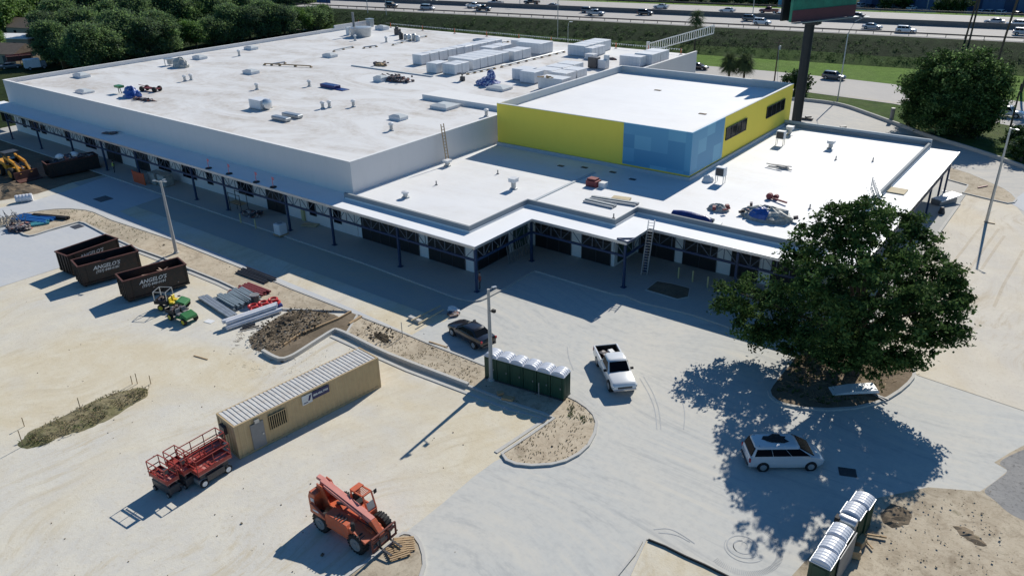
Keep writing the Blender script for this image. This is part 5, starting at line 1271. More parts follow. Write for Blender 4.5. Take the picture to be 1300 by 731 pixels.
# portable toilets
def toilet(loc, rz, label, mat='green_plastic', group=None, roof='toilet_roof'):
    t = thing('portable_toilet', label, 'portable toilet', loc, rz, group)
    MB().box((0, 0, .06), (1.16, 1.2, .12)).build('base', 'dark_grey', t)
    MB().box((0, 0, 1.10), (1.14, 1.14, 1.96)).build('cabin', mat, t, bevel=.02)
    m = MB()
    for s in (-1, 1):
        for i in range(4): m.box((-.4 + i * .27, s * .575, 1.15), (.05, .03, 1.7)); m.box((s * .575, -.4 + i * .27, 1.15), (.03, .05, 1.7))
    m.build('ribs', mat, t)
    MB().box((0, 0, 2.10), (1.18, 1.2, .07)).build('roof_rim', roof, t)
    n_ = 10; m = MB(); rings = []
    for i in range(15):
        y = -.56 + 1.12 * i / 14; k = 1 + (.05 if i % 3 == 1 else 0) ; hh = .30 * (1 - (abs(y) / .62) ** 6 * .35)
        rings.append([(-.54 * math.cos(math.pi * j / n_) * k, y, 2.12 + hh * k * math.sin(math.pi * j / n_)) for j in range(n_ + 1)])
    m.loft(rings, closed=False, cap=True); m.build('roof', roof, t, smooth=False)
    d_ = MB().box((0, -.585, 1.05), (.72, .03, 1.75)).build('door', mat, t); MB().box((.28, -.62, 1.05), (.08, .04, .14)).build('handle', 'grey', d_)
    return t
ga, gb = G(623, 489), G(716, 512.5)
a0 = Vector((-34.35, 41.55, .12)); a1 = Vector((-28.45, 42.35, .12)); dd = (a1 - a0) / 5; tr_ = math.atan2(dd.y, dd.x)
names = ['first', 'second', 'third', 'fourth', 'fifth', 'sixth']
t0 = toilet(a0, tr_, 'green portable toilet right beside the concrete light pole, first in the row', group='green toilets by the light pole')
for i in range(1, 6): dup(t0, a0 + dd * i, tr_, f'green portable toilet, {names[i]} from the light pole in the row')
b0 = G(1020, 760) ; q0 = Vector((-7.05, 32.9, .05)); q1 = Vector((-5.35, 38.9, .05))
def topc(px, py): return G(px, py, 2.35)
tops = [(1047, 706), (1057, 689.5), (1067, 672.5), (1084.5, 645), (1096, 632)]
pts = [topc(*p) for p in tops]
print('toilets right', pts)
dirv = (pts[4] - pts[0]); rzz = math.atan2(dirv.y, dirv.x) - math.pi / 2
labs = ['nearest the bottom edge', 'second from the bottom edge', 'third from the bottom, before the grey wash station', 'just beyond the grey wash station', 'farthest, at the end of the kerb']
for i, p in enumerate(pts): 
    dup(t0, Vector((p.x, p.y, .05)), rzz, f'portable toilet with bulging grey roof, {labs[i]}', 'green toilets at the lower right')
p = topc(1076, 658)
t = thing('wash_station', 'grey flat-topped wash station standing between the lower right toilets', 'wash station', Vector((p.x, p.y, .05)), rzz)
MB().box((0, 0, .95), (1.0, .8, 1.9)).build('cabinet', 'grey', t, bevel=.05); MB().lathe([(.3, 0), (.34, .1), (.34, .9), (.3, 1.0)], 12, (-.5, .2, 1.95), 'x').build('tank', 'alu', t, smooth=True); MB().box((-.52, 0, 2.05), (.25, .4, .3)).build('dispenser', 'black', t)
m = MB().box((0, 0, 1.05), (.05, 2.6, 2.1)); o = m.build('privacy_panel', 'grey'); place(o, Vector((pts[1].x + .72, pts[1].y + .6, .05)), rzz); tag(o, 'tall plain grey panel leaning behind the lower right toilets', 'panel')
for i, (px, py, s) in enumerate(((1082, 705, .55), (1091, 692, .5), (1094, 686, .35))):
    o = MB().box((0, 0, s / 2), (s * 1.4, s, s)).build('timber_block', 'wood', bevel=.03); place(o, G(px, py, .06), .4 + i); tag(o, ['larger square timber block behind the lower right toilets', 'upright timber block behind the lower right toilets', 'smallest timber block beside the toilets'][i], 'timber block')
o = MB().bar((0, 0, .1), (1.3, .5, .12), .1).bar((.2, -.3, .1), (.9, -.9, .1), .08).build('timber_offcut', 'wood'); place(o, G(1093, 678, .06)); tag(o, 'thin timber offcuts on the sand behind the lower right toilets', 'timber')

# light poles
def lamp_head(t, x, y, z, rz, mat='galv', s=.62): MB().box((x, y, z), (.62 * s, .34 * s, .14 * s), rz, .1).build('lamp_head', mat, t)
def light_pole(g, h, label, heads, r0=.2, r1=.11, mat='pole_conc', name='light_pole', arm=None):
    t = thing(name, label, 'light pole', g); MB().tube([(0, 0, 0), (0, 0, h)], [r0, r1], 10).build('pole', mat, t, smooth=True)
    MB().lathe([(r0 * 1.5, 0), (r0 * 1.5, .12), (r0, .16)], 10).build('base_plate', 'kerb', t)
    for (a_, ln) in heads:
        MB().bar((0, 0, h - .1), (math.cos(a_) * ln, math.sin(a_) * ln, h - .02), .07).build('arm', 'galv', t); lamp_head(t, math.cos(a_) * (ln + .25), math.sin(a_) * (ln + .25), h, a_)
    return t
t = light_pole(G(624, 482, .12), 8.1, 'concrete light pole in front of the green toilets with a small camera', [(rad(75), .30)])
MB().bar((0, 0, 6.3), (.45, -.1, 6.3), .05).box((.55, -.12, 6.45), (.3, .22, .22)).build('camera', 'black', t)
t = light_pole(G(224, 321, .12), 8.4, 'leaning-looking concrete light pole with floodlights beside the dumpsters', [(rad(200), .55), (rad(20), .35), (rad(110), .3)])
t = light_pole(G(1252, 282, 0), 11.2, 'tall light pole with flat lamp standing in the right sand lane', [(rad(-35), .6)], .18, .10, 'galv')
o = MB().box((0, 0, .05), (1.0, .12, .08)).build('timber_offcut', 'wood'); place(o, G(1257, 283.5, .05)); tag(o, 'thin board lying at the foot of the right light pole', 'timber')

# utility carts
def utv(g, rz, label, frame=True):
    t = thing('utility_cart', label, 'utility vehicle', g, rz, 'green utility carts'); r = .33
    for x in (-1.0, 1.0):
        for s in (-1, 1): wheel(t, x, s * .62, r, .26, 'utv_yellow', s)
    MB().prof([(-.2, .4), (1.1, .4), (1.45, .55), (1.45, .8), (.75, 1.05), (.55, 1.05), (.5, .62), (-.2, .62)], -.62, .62).build('bonnet', 'utv_green', t, bevel=.05)
    m = MB().box((-.9, 0, .72), (1.35, 1.3, .06))
    for s in (-1, 1): m.box((-.9, s * .66, .87), (1.35, .05, .34)); 
    m.box((-1.58, 0, .87), (.05, 1.3, .34)).box((-.2, 0, .87), (.05, 1.3, .34)); m.build('cargo_bed', 'black', t)
    for y in (-.32, .32): MB().box((.1, y, .78), (.45, .48, .16)).box((-.12, y, 1.05), (.12, .46, .5)).build('seat', 'grey' if not frame else 'utv_yellow', t, bevel=.03)
    MB().lathe([(.15, 0), (.17, .02), (.15, .04)], 12, (.5, .32, 1.15)).build('steering_wheel', 'black', t)
    m = MB(); zt = 1.95
    if frame:
        for x in (-1.5, -.25):
            for s in (-1, 1): m.bar((x, s * .6, .9), (x, s * .6, zt), .07)
        m.bar((-1.5, -.6, zt), (-1.5, .6, zt), .045).bar((-.25, -.6, zt), (-.25, .6, zt), .045).bar((-1.5, -.6, zt), (-.25, -.6, zt), .045).bar((-1.5, .6, zt), (-.25, .6, zt), .045)
        m.build('roll_frame', 'galv', t)
    o = MB()
    for i in range(7): o.box((R_.uniform(-1.3, -.4), R_.uniform(-.45, .45), .95), (.35, .25, .25), R_.uniform(0, 3))
    o = o.build('tool_load', 'debris'); place(o, t.matrix_basis @ Vector((0, 0, 0)), rz); tag(o, 'tools and buckets in the bed of the ' + ('rear' if frame else 'front') + ' utility cart', 'tools')
    return t
utv(G(222, 391), heading((212, 384), (244, 385)), 'green utility cart with pale roll frame behind the other cart', True)
utv(G(233, 406), heading((214, 391), (246, 403)), 'green utility cart with yellow-edged wheels nearest the open sand', False)

# material piles beside the strip
def pipes(ends, label, mat, r=.09, n=8, spread=(.0, .25), rnd=.15, name='pipe_bundle', layers=1, z=.05, cat='pipes', box=False, seed=1):
    rr_ = random.Random(seed); p = G(*ends[0]); q = G(*ends[1]); d_ = (q - p).normalized(); nn = Vector((-d_.y, d_.x, 0)); L_ = (q - p).length; m = MB()
    for k in range(layers):
        for i in range(n - k):
            off = nn * ((i + k * .5) * spread[1]) ; s0 = rr_.uniform(-rnd, rnd) * L_; s1 = rr_.uniform(-rnd, rnd) * L_; tw = nn * rr_.uniform(-rnd, rnd)
            a_ = p + off + d_ * s0; b2 = q + off + d_ * s1 + tw; a_.z = b2.z = z + r + k * r * 1.8
            if box: m.bar(a_, b2, r * 2, r * 1.6)
            else: m.tube([a_, b2], r, 7)
    return tag(m.build(name, mat), label, cat)
pipes(((274, 381), (296, 394)), 'pile of grey square steel tubes at the edge of the sand yard', 'pipe_grey', .11, 12, rnd=.12, spread=(0, .27), layers=2, box=True)
pipes(((291, 373), (318, 384)), 'pile of dull red steel tubes against the upper strip kerb', 'pipe_red', .10, 9, rnd=.08, spread=(0, .30), layers=2, box=True, seed=3)
pipes(((268, 388), (283, 400)), 'few pale loose tubes on the sand beside the grey pile', 'galv', .07, 4, rnd=.2, spread=(0, .3), seed=5)
pipes(((254, 380), (292, 405)), 'long pale steel beam lying behind the carts', 'galv', .14, 3, rnd=.02, spread=(0, .32), box=True, name='steel_beam', cat='beam')
pipes(((290, 419), (354, 397)), 'long pale blue-white duct sections stacked along the mound', 'pipe_white', .22, 3, rnd=.06, spread=(0, .42), layers=2, name='duct_stack', seed=8)
pipes(((305, 420), (330, 414)), 'dark strapping lying against the pale duct sections', 'dark_grey', .07, 3, rnd=.2, spread=(0, .25), seed=9, name='strap_pile', cat='straps')
pipes(((300, 348), (336, 362)), 'stack of dark rusty bars on the planted strip beside the road kerb', 'dark_grey', .08, 8, rnd=.08, spread=(0, .22), z=.14, seed=11, name='steel_bars', cat='steel bars')
pipes(((18, 281), (58, 286)), 'bright blue pipes lying on the far left strip', 'pipe_blue', .18, 5, rnd=.1, spread=(0, .42), z=.14, seed=13)
pipes(((28, 289), (62, 283)), 'teal pipes lying in front of the bright blue ones', 'pipe_teal', .14, 3, rnd=.1, spread=(0, -.38), z=.14, seed=14)
pipes(((42, 276.5), (86, 280.5)), 'long black pipe lying behind the blue pipes', 'black', .2, 2, rnd=.01, spread=(0, .3), z=.14, seed=15)
heap('rubbish_heap', 26, 290, (1.6, 1.2, .6), 'debris', 'small heap of torn wrap in front of the blue pipes', 'rubbish', .12, 18, junk=14)
t = thing('rebar_cage', 'tangled grey rebar cages at the left frame edge', 'rebar', G(12, 284, .1)); m = MB(); rr = random.Random(8)
for i in range(46): x = rr.uniform(-1.6, 1.8); y = rr.uniform(-1.4, 1.4); m.bar((x, y, rr.uniform(0, .3)), (x + rr.uniform(-.6, .6), y + rr.uniform(-.6, .6), rr.uniform(.6, 1.5)), .05)
m.build('bars', 'grey', t)
g = G(325, 386); t = thing('waste_bin', 'dark round waste bin standing by the red tubes', 'bin', g); MB().lathe([(.34, 0), (.42, .95), (.45, 1.0), (.38, 1.0), (.34, .1)], 14).build('body', 'dark_grey', t, smooth=True); MB().lathe([(.45, .98), (.48, 1.02), (.45, 1.06), (.40, 1.04)], 14).build('rim', 'grey', t)
t = thing('hose_pile', 'red coiled hoses heaped on a blue pallet', 'hose pile', G(338, 393), rad(75)); MB().box((0, 0, .2), (2.9, 1.3, .4)).build('crate', paint('deep_blue_crate', (.02, .04, .22), .5), t, bevel=.05)
for i in range(6):
    cx_, cy_ = -1.1 + (i % 3) * 1.0, -.3 + (i // 3) * .6; pts_ = [(cx_ + .4 * math.cos(a_), cy_ + .35 * math.sin(a_), .55 + .03 * i) for a_ in [k * math.pi / 6 for k in range(12)]]
    MB().tube(pts_ + [pts_[0]], .12, 7).build('hose_coil', 'red', t, smooth=True)
t = thing('pipe_section', 'white corrugated drainage pipe section on the far left dirt', 'pipe', G(30.5, 251.5, .5), rad(62)); m = MB().lathe([(.50 + .04 * (i % 2), -1.0 + i * .2) for i in range(11)], 18, (0, 0, 0), 'x'); m.build('pipe', 'pipe_white', t)
# wheeled loader
def loader(g, rz):
    t = thing('wheel_loader', 'yellow loader with raised arms and wide bucket at the left edge of the yard', 'loader', g, rz)
    for x in (-1.5, 1.5):
        for s in (-1, 1): wheel(t, x, s * .95, .72, .5, 'loader_yellow', s)
    MB().prof([(-2.6, .9), (-.3, .9), (-.3, 1.7), (-2.4, 1.9)], -.75, .75).build('engine_cover', 'loader_yellow', t, bevel=.06)
    MB().box((.9, 0, 1.0), (2.2, 1.1, .5)).build('front_frame', 'loader_yellow', t)
    m = MB()
    for x in (-.4, .6):
        for y in (-.65, .65): m.bar((x, y, 1.6), (x, y, 3.0), .09)
    for z in (1.62, 2.95): m.bar((-.4, -.65, z), (.6, -.65, z), .1).bar((-.4, .65, z), (.6, .65, z), .1).bar((-.4, -.65, z), (-.4, .65, z), .1)
    m.build('cab_frame', 'dark_grey', t); MB().box((.1, 0, 3.05), (1.5, 1.6, .12)).build('cab_roof', 'dark_grey', t)
    MB().box((.1, 0, 1.9), (.9, 1.2, .7)).build('cab', 'glass', t)
    for s in (-1, 1): MB().bar((-.2, s * .62, 2.5), (2.2, s * .62, 2.0), .22, .34).bar((2.2, s * .62, 2.0), (3.1, s * .62, .8), .20, .3).build('lift_arm', 'loader_yellow', t)
    MB().tube([(.6, 0, 1.9), (2.8, 0, 1.3)], .12, 8).build('ram', 'grey', t)
    MB().prof([(3.0, .15), (4.1, .05), (4.15, .12), (3.3, .3), (3.15, 1.15), (3.0, 1.15)], -1.35, 1.35).build('bucket', 'rust_rim', t)
    t.scale = (1.2, 1.2, 1.2)
    return t
lt = loader(G(16, 224) + Vector((0, .5, 0)), heading((3, 217), (45, 232)))
dry_mat = sand_mat('dry_grass_soil', (.22, .19, .11), (.08, .09, .03), (.36, .31, .20), (.12, .13, .05), .8, .1, .8)
M['dry_mat'] = dry_mat; dry_mat = 'dry_mat'
# spoil mounds
def mound(name, pts, h, mat, label, cat, seed=1, res=.8, z0=0.05):
    """uneven ridge inside the outline"""
    xs = [p[0] for p in pts]; ys = [p[1] for p in pts]; rr_ = random.Random(seed)
    from mathutils import noise as mn
    def inside(x, y):
        c = False; n_ = len(pts)
        for i in range(n_):
            a_, b2 = pts[i], pts[(i + 1) % n_]
            if (a_[1] > y) != (b2[1] > y) and x < (b2[0] - a_[0]) * (y - a_[1]) / (b2[1] - a_[1]) + a_[0]: c = not c
        return c
    def dist(x, y):
        best = 1e9; n_ = len(pts)
        for i in range(n_):
            a_ = Vector(pts[i]); b2 = Vector(pts[(i + 1) % n_]); ab = b2 - a_; k = max(0, min(1, (Vector((x, y)) - a_).dot(ab) / ab.length_squared)); best = min(best, (Vector((x, y)) - a_ - ab * k).length)
        return best
    nx = int((max(xs) - min(xs)) / res) + 2; ny = int((max(ys) - min(ys)) / res) + 2; idx = {}; vs = []; fs = []
    for i in range(nx):
        for j in range(ny):
            x = min(xs) + i * res; y = min(ys) + j * res; d_ = dist(x, y) if inside(x, y) else 0
            n_ = mn.noise(Vector((x * .9, y * .9, seed))) * .5 + .6 + mn.noise(Vector((x * 3, y * 3, seed))) * .35
            zz_ = z0 - .12 + min(1, d_ / 1.1) * (h * max(.15, n_) + .12)
            idx[i, j] = len(vs); vs.append((x + rr_.uniform(-.2, .2) * res, y + rr_.uniform(-.2, .2) * res, zz_))
    for i in range(nx - 1):
        for j in range(ny - 1):
            x = min(xs) + (i + .5) * res; y = min(ys) + (j + .5) * res
            if inside(x, y): fs.append((idx[i, j], idx[i + 1, j], idx[i + 1, j + 1], idx[i, j + 1]))
    m = MB(); m.add(vs, fs); return tag(m.build(name, mat), label, cat)
mound('soil_mound', GL([(312, 430), (330, 415), (352, 400), (372, 392), (400, 393), (425, 397), (436, 403), (410, 418), (380, 432), (355, 446), (335, 450), (316, 444)]), .32, 'dirt', 'rough brown soil mound between the duct sections and the dirt path', 'soil mound', 2, .35)
mound('soil_mound', GL([(330, 425), (352, 404), (372, 396), (398, 398), (390, 408), (365, 424), (345, 436), (332, 440)]), .55, 'dirt_dark', 'blackish crest of churned soil on top of the brown mound', 'soil mound', 5, .3)
mound('soil_mound', GL([(468, 418), (482, 418), (500, 424), (498, 438), (484, 438), (472, 430)], .1), .35, 'dirt_dark', 'small patch of blackish soil on the strip above the container', 'soil mound', 6, .3, .12)
mound('soil_mound', GL([(445, 410), (458, 410), (462, 420), (450, 422)], .1), .3, 'dirt_dark', 'tiny blackish soil patch by the form boards', 'soil mound', 16, .3, .12)
mound('soil_mound', GL([(0, 238), (12, 232), (50, 236), (60, 243), (38, 247), (0, 254)]), .7, 'dirt', 'low soil mound beside the white drainage pipe', 'soil mound', 7, .5)
mound('soil_mound', GL([(1112, 650), (1128, 636), (1150, 640), (1164, 652), (1160, 668), (1140, 676), (1118, 668)]), .45, 'dirt', 'lumpy soil patch right of the lower toilets', 'soil mound', 8, .3)
mound('soil_mound', GL([(1202, 662), (1230, 664), (1252, 684), (1262, 698), (1240, 696), (1212, 680)]), .4, 'dirt', 'low ridge of torn soil in the sand at lower right', 'soil mound', 9, .3)
mound('grass_mound', GL([(12, 566), (30, 548), (70, 530), (110, 510), (145, 496), (175, 488), (196, 492), (193, 503), (175, 513), (140, 535), (110, 548), (80, 556), (55, 569), (25, 574)]), .20, dry_mat, 'long low mound of scruffy grass in the open sand yard', 'mound', 10, .35)
def tufts(name, pts, n_, h, mat, seed=1, z=.1, wd=.06, lab=None, poly_z=None):
    """loose blades and clods scattered inside the outline, one stuff object"""
    rr_ = random.Random(seed); xs = [p[0] for p in pts]; ys = [p[1] for p in pts]; m = MB(); k = 0; tries = 0
    def inside(x, y):
        c = False; N_ = len(pts)
        for i in range(N_):
            a_, b2 = pts[i], pts[(i + 1) % N_]
            if (a_[1] > y) != (b2[1] > y) and x < (b2[0] - a_[0]) * (y - a_[1]) / (b2[1] - a_[1]) + a_[0]: c = not c
        return c
    from mathutils import noise as mn
    while k < n_ and tries < n_ * 12:
        tries += 1; x = rr_.uniform(min(xs), max(xs)); y = rr_.uniform(min(ys), max(ys))
        if not inside(x, y) or mn.noise(Vector((x * .8, y * .8, seed))) < rr_.uniform(-.35, .25): continue
        k += 1
        for b3 in range(3):
            a_ = rr_.uniform(0, 6.28); l = h * rr_.uniform(.4, 1.2); dx, dy = math.cos(a_), math.sin(a_)
            m.add([(x - dy * wd, y + dx * wd, z), (x + dy * wd, y - dx * wd, z), (x + dx * l * .7 + dy * wd * .5, y + dy * l * .7 - dx * wd * .5, z + l * .7), (x + dx * l * .9, y + dy * l * .9, z + l * .9)], [(0, 1, 2, 3)])
    return tag(m.build(name, mat), kind='stuff')
gm = GL([(20, 564), (70, 533), (145, 499), (190, 492), (188, 502), (110, 545), (55, 565)])
tufts('grass_tufts', gm, 220, .14, 'weed', 3, .15, .03); tufts('dry_stalks', gm, 900, .15, 'straw', 4, .15, .025)
tufts('grass_tufts', GL([(70, 268), (110, 268), (150, 285), (200, 303), (180, 312), (120, 288), (90, 280)]), 130, .16, 'weed', 5, .12, .03)
tufts('dry_stalks', GL(nose), 200, .10, 'straw', 6, .12, .03)
tufts('grass_tufts', GL([(722, 512), (745, 519), (755, 535), (740, 540), (720, 530)]), 90, .14, 'weed', 7, .12, .03)
tufts('dry_stalks', GL([(462, 406), (545, 438), (610, 465), (600, 488), (520, 460), (450, 424)]), 260, .11, 'straw', 8, .12, .03)
tufts('grass_tufts', GL([(983, 498), (1010, 462), (1030, 448), (1100, 452), (1150, 470), (1120, 500), (1050, 515)]), 240, .25, 'weed', 9, .12)
tufts('dry_stalks', GL([(1000, 462), (1022, 445), (1060, 446), (1050, 465), (1015, 475)]), 300, .2, 'straw', 10, .12)
def scatter(name, pts, n_, size, mat, seed, z, twig=0):
    rr_ = random.Random(seed); xs = [p[0] for p in pts]; ys = [p[1] for p in pts]; m = MB(); k = 0
    while k < n_:
        x, y = rr_.uniform(min(xs), max(xs)), rr_.uniform(min(ys), max(ys)); c = False; N_ = len(pts)
        for i in range(N_):
            a_, b2 = pts[i], pts[(i + 1) % N_]
            if (a_[1] > y) != (b2[1] > y) and x < (b2[0] - a_[0]) * (y - a_[1]) / (b2[1] - a_[1]) + a_[0]: c = not c
        if not c: continue
        k += 1; s = size * rr_.uniform(.4, 1.5); zz_ = z + rr_.uniform(0, .35 if twig < 2 else 0)
        if twig: a_ = rr_.uniform(0, 6.28); m.bar((x, y, zz_), (x + math.cos(a_) * s * 2.5, y + math.sin(a_) * s * 2.5, zz_ + rr_.uniform(-.05, .25) * s), s * .12)
        else: m.box((x, y, zz_), (s, s * rr_.uniform(.5, 1.2), s * .6), rr_.uniform(0, 3), rr_.uniform(-.6, .6), rr_.uniform(-.6, .6))
    return tag(m.build(name, mat), kind='stuff')
mp_ = GL([(316, 432), (335, 412), (372, 394), (425, 398), (400, 420), (360, 442), (330, 448)])
scatter('soil_clods', mp_, 420, .11, 'dirt_dark', 31, .14); scatter('soil_clods', mp_, 200, .10, 'sand_rough', 32, .12); scatter('dead_twigs', mp_, 60, .14, 'grey', 33, .2, 1)
scatter('dead_twigs', GL([(300, 440), (330, 455), (400, 440), (440, 470), (400, 480), (330, 475), (285, 470)]), 120, .09, 'rut_sand', 34, .02, 2)
scatter('soil_clods', GL([(465, 415), (500, 420), (500, 440), (470, 435)]), 70, .11, 'dirt_dark', 35, .15); scatter('dead_twigs', GL([(300, 440), (330, 400), (300, 425), (290, 450)]), 60, .10, 'dirt', 36, .02, 2)
scatter('dead_twigs', GL([(462, 406), (545, 438), (610, 465), (600, 488), (520, 460), (450, 424)]), 120, .10, 'dirt', 37, .13, 2)
scatter('soil_clods', GL([(1150, 630), (1240, 640), (1290, 700), (1280, 731), (1130, 731), (1110, 690)]), 90, .07, 'sand_rough', 38, .05); scatter('dead_twigs', GL([(985, 500), (1010, 460), (1150, 470), (1120, 500), (1050, 515)]), 260, .16, 'wood', 39, .14, 2)
# clods and pebbles scattered over the sand, one stuff object
m = MB(); rr = random.Random(12)
for i in range(170):
    if rr.random() < .5: px, py = rr.uniform(0, 600), rr.uniform(380, 731)
    else: px, py = rr.uniform(1100, 1300), rr.uniform(620, 731)
    g = G(px, py); s = rr.uniform(.03, .07) * (2.2 if rr.random() < .03 else 1); m.box((g.x, g.y, s * .3), (s, s * rr.uniform(.6, 1.3), s * .7), rr.uniform(0, 3), rr.uniform(-.3, .3))
tag(m.build('clods', 'dirt'), kind='stuff')
m = MB(); rr = random.Random(13)
for poly, nn in ((isl_top + isl_bot, 1100), (GL(isl2), 700), (GL(nose), 60), (dirt_corner, 60)):
    xs = [p[0] for p in poly]; ys = [p[1] for p in poly]
    for i in range(nn):
        x, y = rr.uniform(max(min(xs), -110), max(xs)), rr.uniform(min(ys), max(ys)); c = False; N_ = len(poly)
        for k in range(N_):
            a_, b2 = poly[k], poly[(k + 1) % N_]
            if (a_[1] > y) != (b2[1] > y) and x < (b2[0] - a_[0]) * (y - a_[1]) / (b2[1] - a_[1]) + a_[0]: c = not c
        from mathutils import noise as mn
        if c and mn.noise(Vector((x * .5, y * .5, 3))) > rr.uniform(-.1, .5): s = rr.uniform(.03, .08) * (2.2 if rr.random() < .06 else 1); m.box((x, y, .12 + s * .2), (s, s * rr.uniform(.5, 1.4), s * .5), rr.uniform(0, 3), rr.uniform(-.4, .4))
tag(m.build('clods', 'dirt_dark'), kind='stuff')
# survey stakes, bollards, fence bits
for i, (px, py, h) in enumerate(((168, 487.5, .8), (174.5, 487, 1.0), (191.5, 487, .8), (101.5, 517, .9), (31, 541, .8), (29.5, 566, 1.4), (46, 556, .5))):
    o = MB().bar((0, 0, 0), (.06, 0, h), .05).box((.06, 0, h - .05), (.10, .02, .14)).build('survey_stake', 'wood'); place(o, G(px, py)); tag(o, f'thin timber survey stake by the grass mound, {["left of the three at its right end", "tallest of the three at its right end", "rightmost of the three", "alone on its upper side", "upper one at its left end", "tallest one at its left end", "short one on its lower left flank"][i]}', 'stake', 'survey stakes round the grass mound')
for i, (px, py) in enumerate(((861, 353), (879, 357.5), (898, 365), (916, 368))):
    o = MB().tube([(0, 0, 0), (0, 0, 1.15), (0, 0, 1.22)], [.09, .09, .04], 10).build('bollard', 'bollard', smooth=True); place(o, G(px, py, .15)); tag(o, f'yellowish bollard in front of the right shutters, {["leftmost", "second from left", "third from left", "rightmost, nearest the tree"][i]}', 'bollard', 'bollards before the right shutters')
for i, (px, py) in enumerate(((306, 283), (325, 290))):
    o = MB().tube([(0, 0, 0), (0, 0, 1.15), (0, 0, 1.22)], [.09, .09, .04], 10).build('bollard', 'bollard', smooth=True); place(o, G(px, py, .15)); tag(o, f'{"left" if i == 0 else "right"} one of two pale bollards on the shaded walk by the cube machine', 'bollard', 'bollards on the left walk')
t = thing('ac_machine', 'white cube-shaped machine on the shaded walk beside a column', 'machine', G(357, 297.5, .15)); MB().box((0, 0, .75), (1.1, 1.1, 1.3)).build('casing', 'hvac', t, bevel=.05); MB().box((0, 0, .06), (1.3, 1.3, .12)).build('pallet', 'wood', t); MB().lathe([(.3, 1.4), (.34, 1.48), (.1, 1.5)], 12).build('fan', 'galv', t)
t = thing('orange_barrier', 'orange mesh barrier panel standing in the shade beside stacked pallets of block', 'barrier', G(178, 234, .02), rad(0)); MB().box((0, 0, .9), (3.0, .12, 1.7)).build('mesh', 'fence_orange', t); MB().bar((-1.5, 0, 0), (-1.5, 0, 1.9), .1).bar((1.5, 0, 0), (1.5, 0, 1.9), .1).build('post', 'orange', t)
for i, (px, py) in enumerate(((190, 236), (202, 239))):
    t = thing('block_stack', f'grey wrapped stack of blocks, {"beside the orange panel" if i == 0 else "nearest the left light pole top"}', 'block stack', G(px, py, .02) + Vector((0, 1.2, 0))); MB().box((0, 0, .95), (1.8, 1.5, 1.6)).build('load', 'tarp_grey', t, bevel=.06); MB().box((0, 0, .07), (1.9, 1.6, .14)).build('pallet', 'wood', t)
g = G(296, 272, .15); t = thing('scaffold', 'small dark scaffold tower against the shaded white wall', 'scaffold', g + Vector((8.0 * 0, 1.0, 0))); m = MB()
for x in (-1.2, 1.2):
    for y in (-.5, .5): m.bar((x, y, 0), (x, y, 2.6), .07)
for z in (1.2, 2.5): m.bar((-1.2, -.5, z), (1.2, -.5, z), .06).bar((-1.2, .5, z), (1.2, .5, z), .06)
m.build('frame', 'dark_grey', t); MB().box((0, 0, 1.25), (2.4, .9, .06)).build('deck', 'wood', t)
heap('rubble_heap', 318, 273, (1.6, .8, .6), 'debris', 'low heap of dark material at the foot of the wall by the scaffold', 'rubble', .15, 23, junk=10)
o = MB().box((0, 0, .1), (2.0, 1.0, .12)).build('plywood_sheet', 'ply'); place(o, G(394, 286.5, .15), .4); tag(o, 'plywood board lying on the shaded walk near a column', 'plywood'); o = MB().box((0, 0, .7), (.5, .25, 1.4)).build('post_box', 'bollard'); place(o, G(386, 280, .15)); tag(o, 'short pale cabinet against the shaded wall', 'cabinet')
# loose things near the corner
o = MB().blob((0, 0, 0), (.6, .5, .4), 10, 4, 3, .3).build('white_sack', 'white'); place(o, G(575, 394, .03)); tag(o, 'crumpled white sack at the shade edge above the sedan', 'sack')
o = MB().box((0, 0, .1), (1.1, .6, .2), .4).box((.3, -.4, .12), (.7, .3, .12), 1.0).build('rubble_scraps', 'debris'); place(o, G(576, 399, .03)); tag(o, 'dark and pale scraps lying just below the white sack', 'scrap pile')
for i, (a_, b2) in enumerate((((522, 405), (559, 386)), ((531, 409), (563, 391)))):
    p, q = G(*a_, .5), G(*b2, .5); o = MB().bar((p.x, p.y, .35), (q.x, q.y, .35), .12, .09).build('timber_beam', 'ply'); tag(o, f'{"upper" if i == 0 else "lower"} one of two long pale timbers at the shade edge left of the sedan', 'timber')
p, q = G(520, 404), G(535, 410.5); o = MB().bar((p.x, p.y, .15), (q.x, q.y, .15), .35, .28).build('concrete_sill', 'kerb'); tag(o, 'short pale concrete block carrying the two long timbers', 'block')
p, q = G(545, 436), G(568, 443); o = MB().bar((p.x, p.y, .2), (q.x, q.y, .16), .12, .1).build('timber_offcut', 'wood'); tag(o, 'red-brown board lying on the strip below the sedan', 'timber')
g = G(645, 507, .14); o = MB().box((0, 0, .12), (.9, .5, .2), .3).box((-.9, .2, .12), (.5, .4, .24), .9).build('box_scraps', 'wood'); place(o, g); tag(o, 'brown board and small box on the strip below the green toilets', 'scrap pile')
o = MB().tube([(0, 0, 0), (0, 0, 1.5)], .04, 6).build('stake', 'galv'); place(o, G(511, 428, .1)); tag(o, 'thin upright rod beside the road kerb left of the sedan', 'rod')
o = MB().tube([(0, 0, 0), (0, 0, 1.3)], .04, 6).build('stake', 'galv'); place(o, G(684, 504, .1)); tag(o, 'thin upright rod in front of the green toilets', 'rod')
o = MB().box((0, 0, .02), (.9, .6, .03)).build('paper_sheet', 'white'); place(o, G(266, 408), .2); tag(o, 'white sheet of paper lying on the sand right of the carts', 'paper')
o = MB().bar((-.8, 0, .04), (.8, 0, .04), .1, .05).build('plank', 'wood'); place(o, G(255, 454), .2); tag(o, 'small brown plank lying alone on the open sand', 'plank')
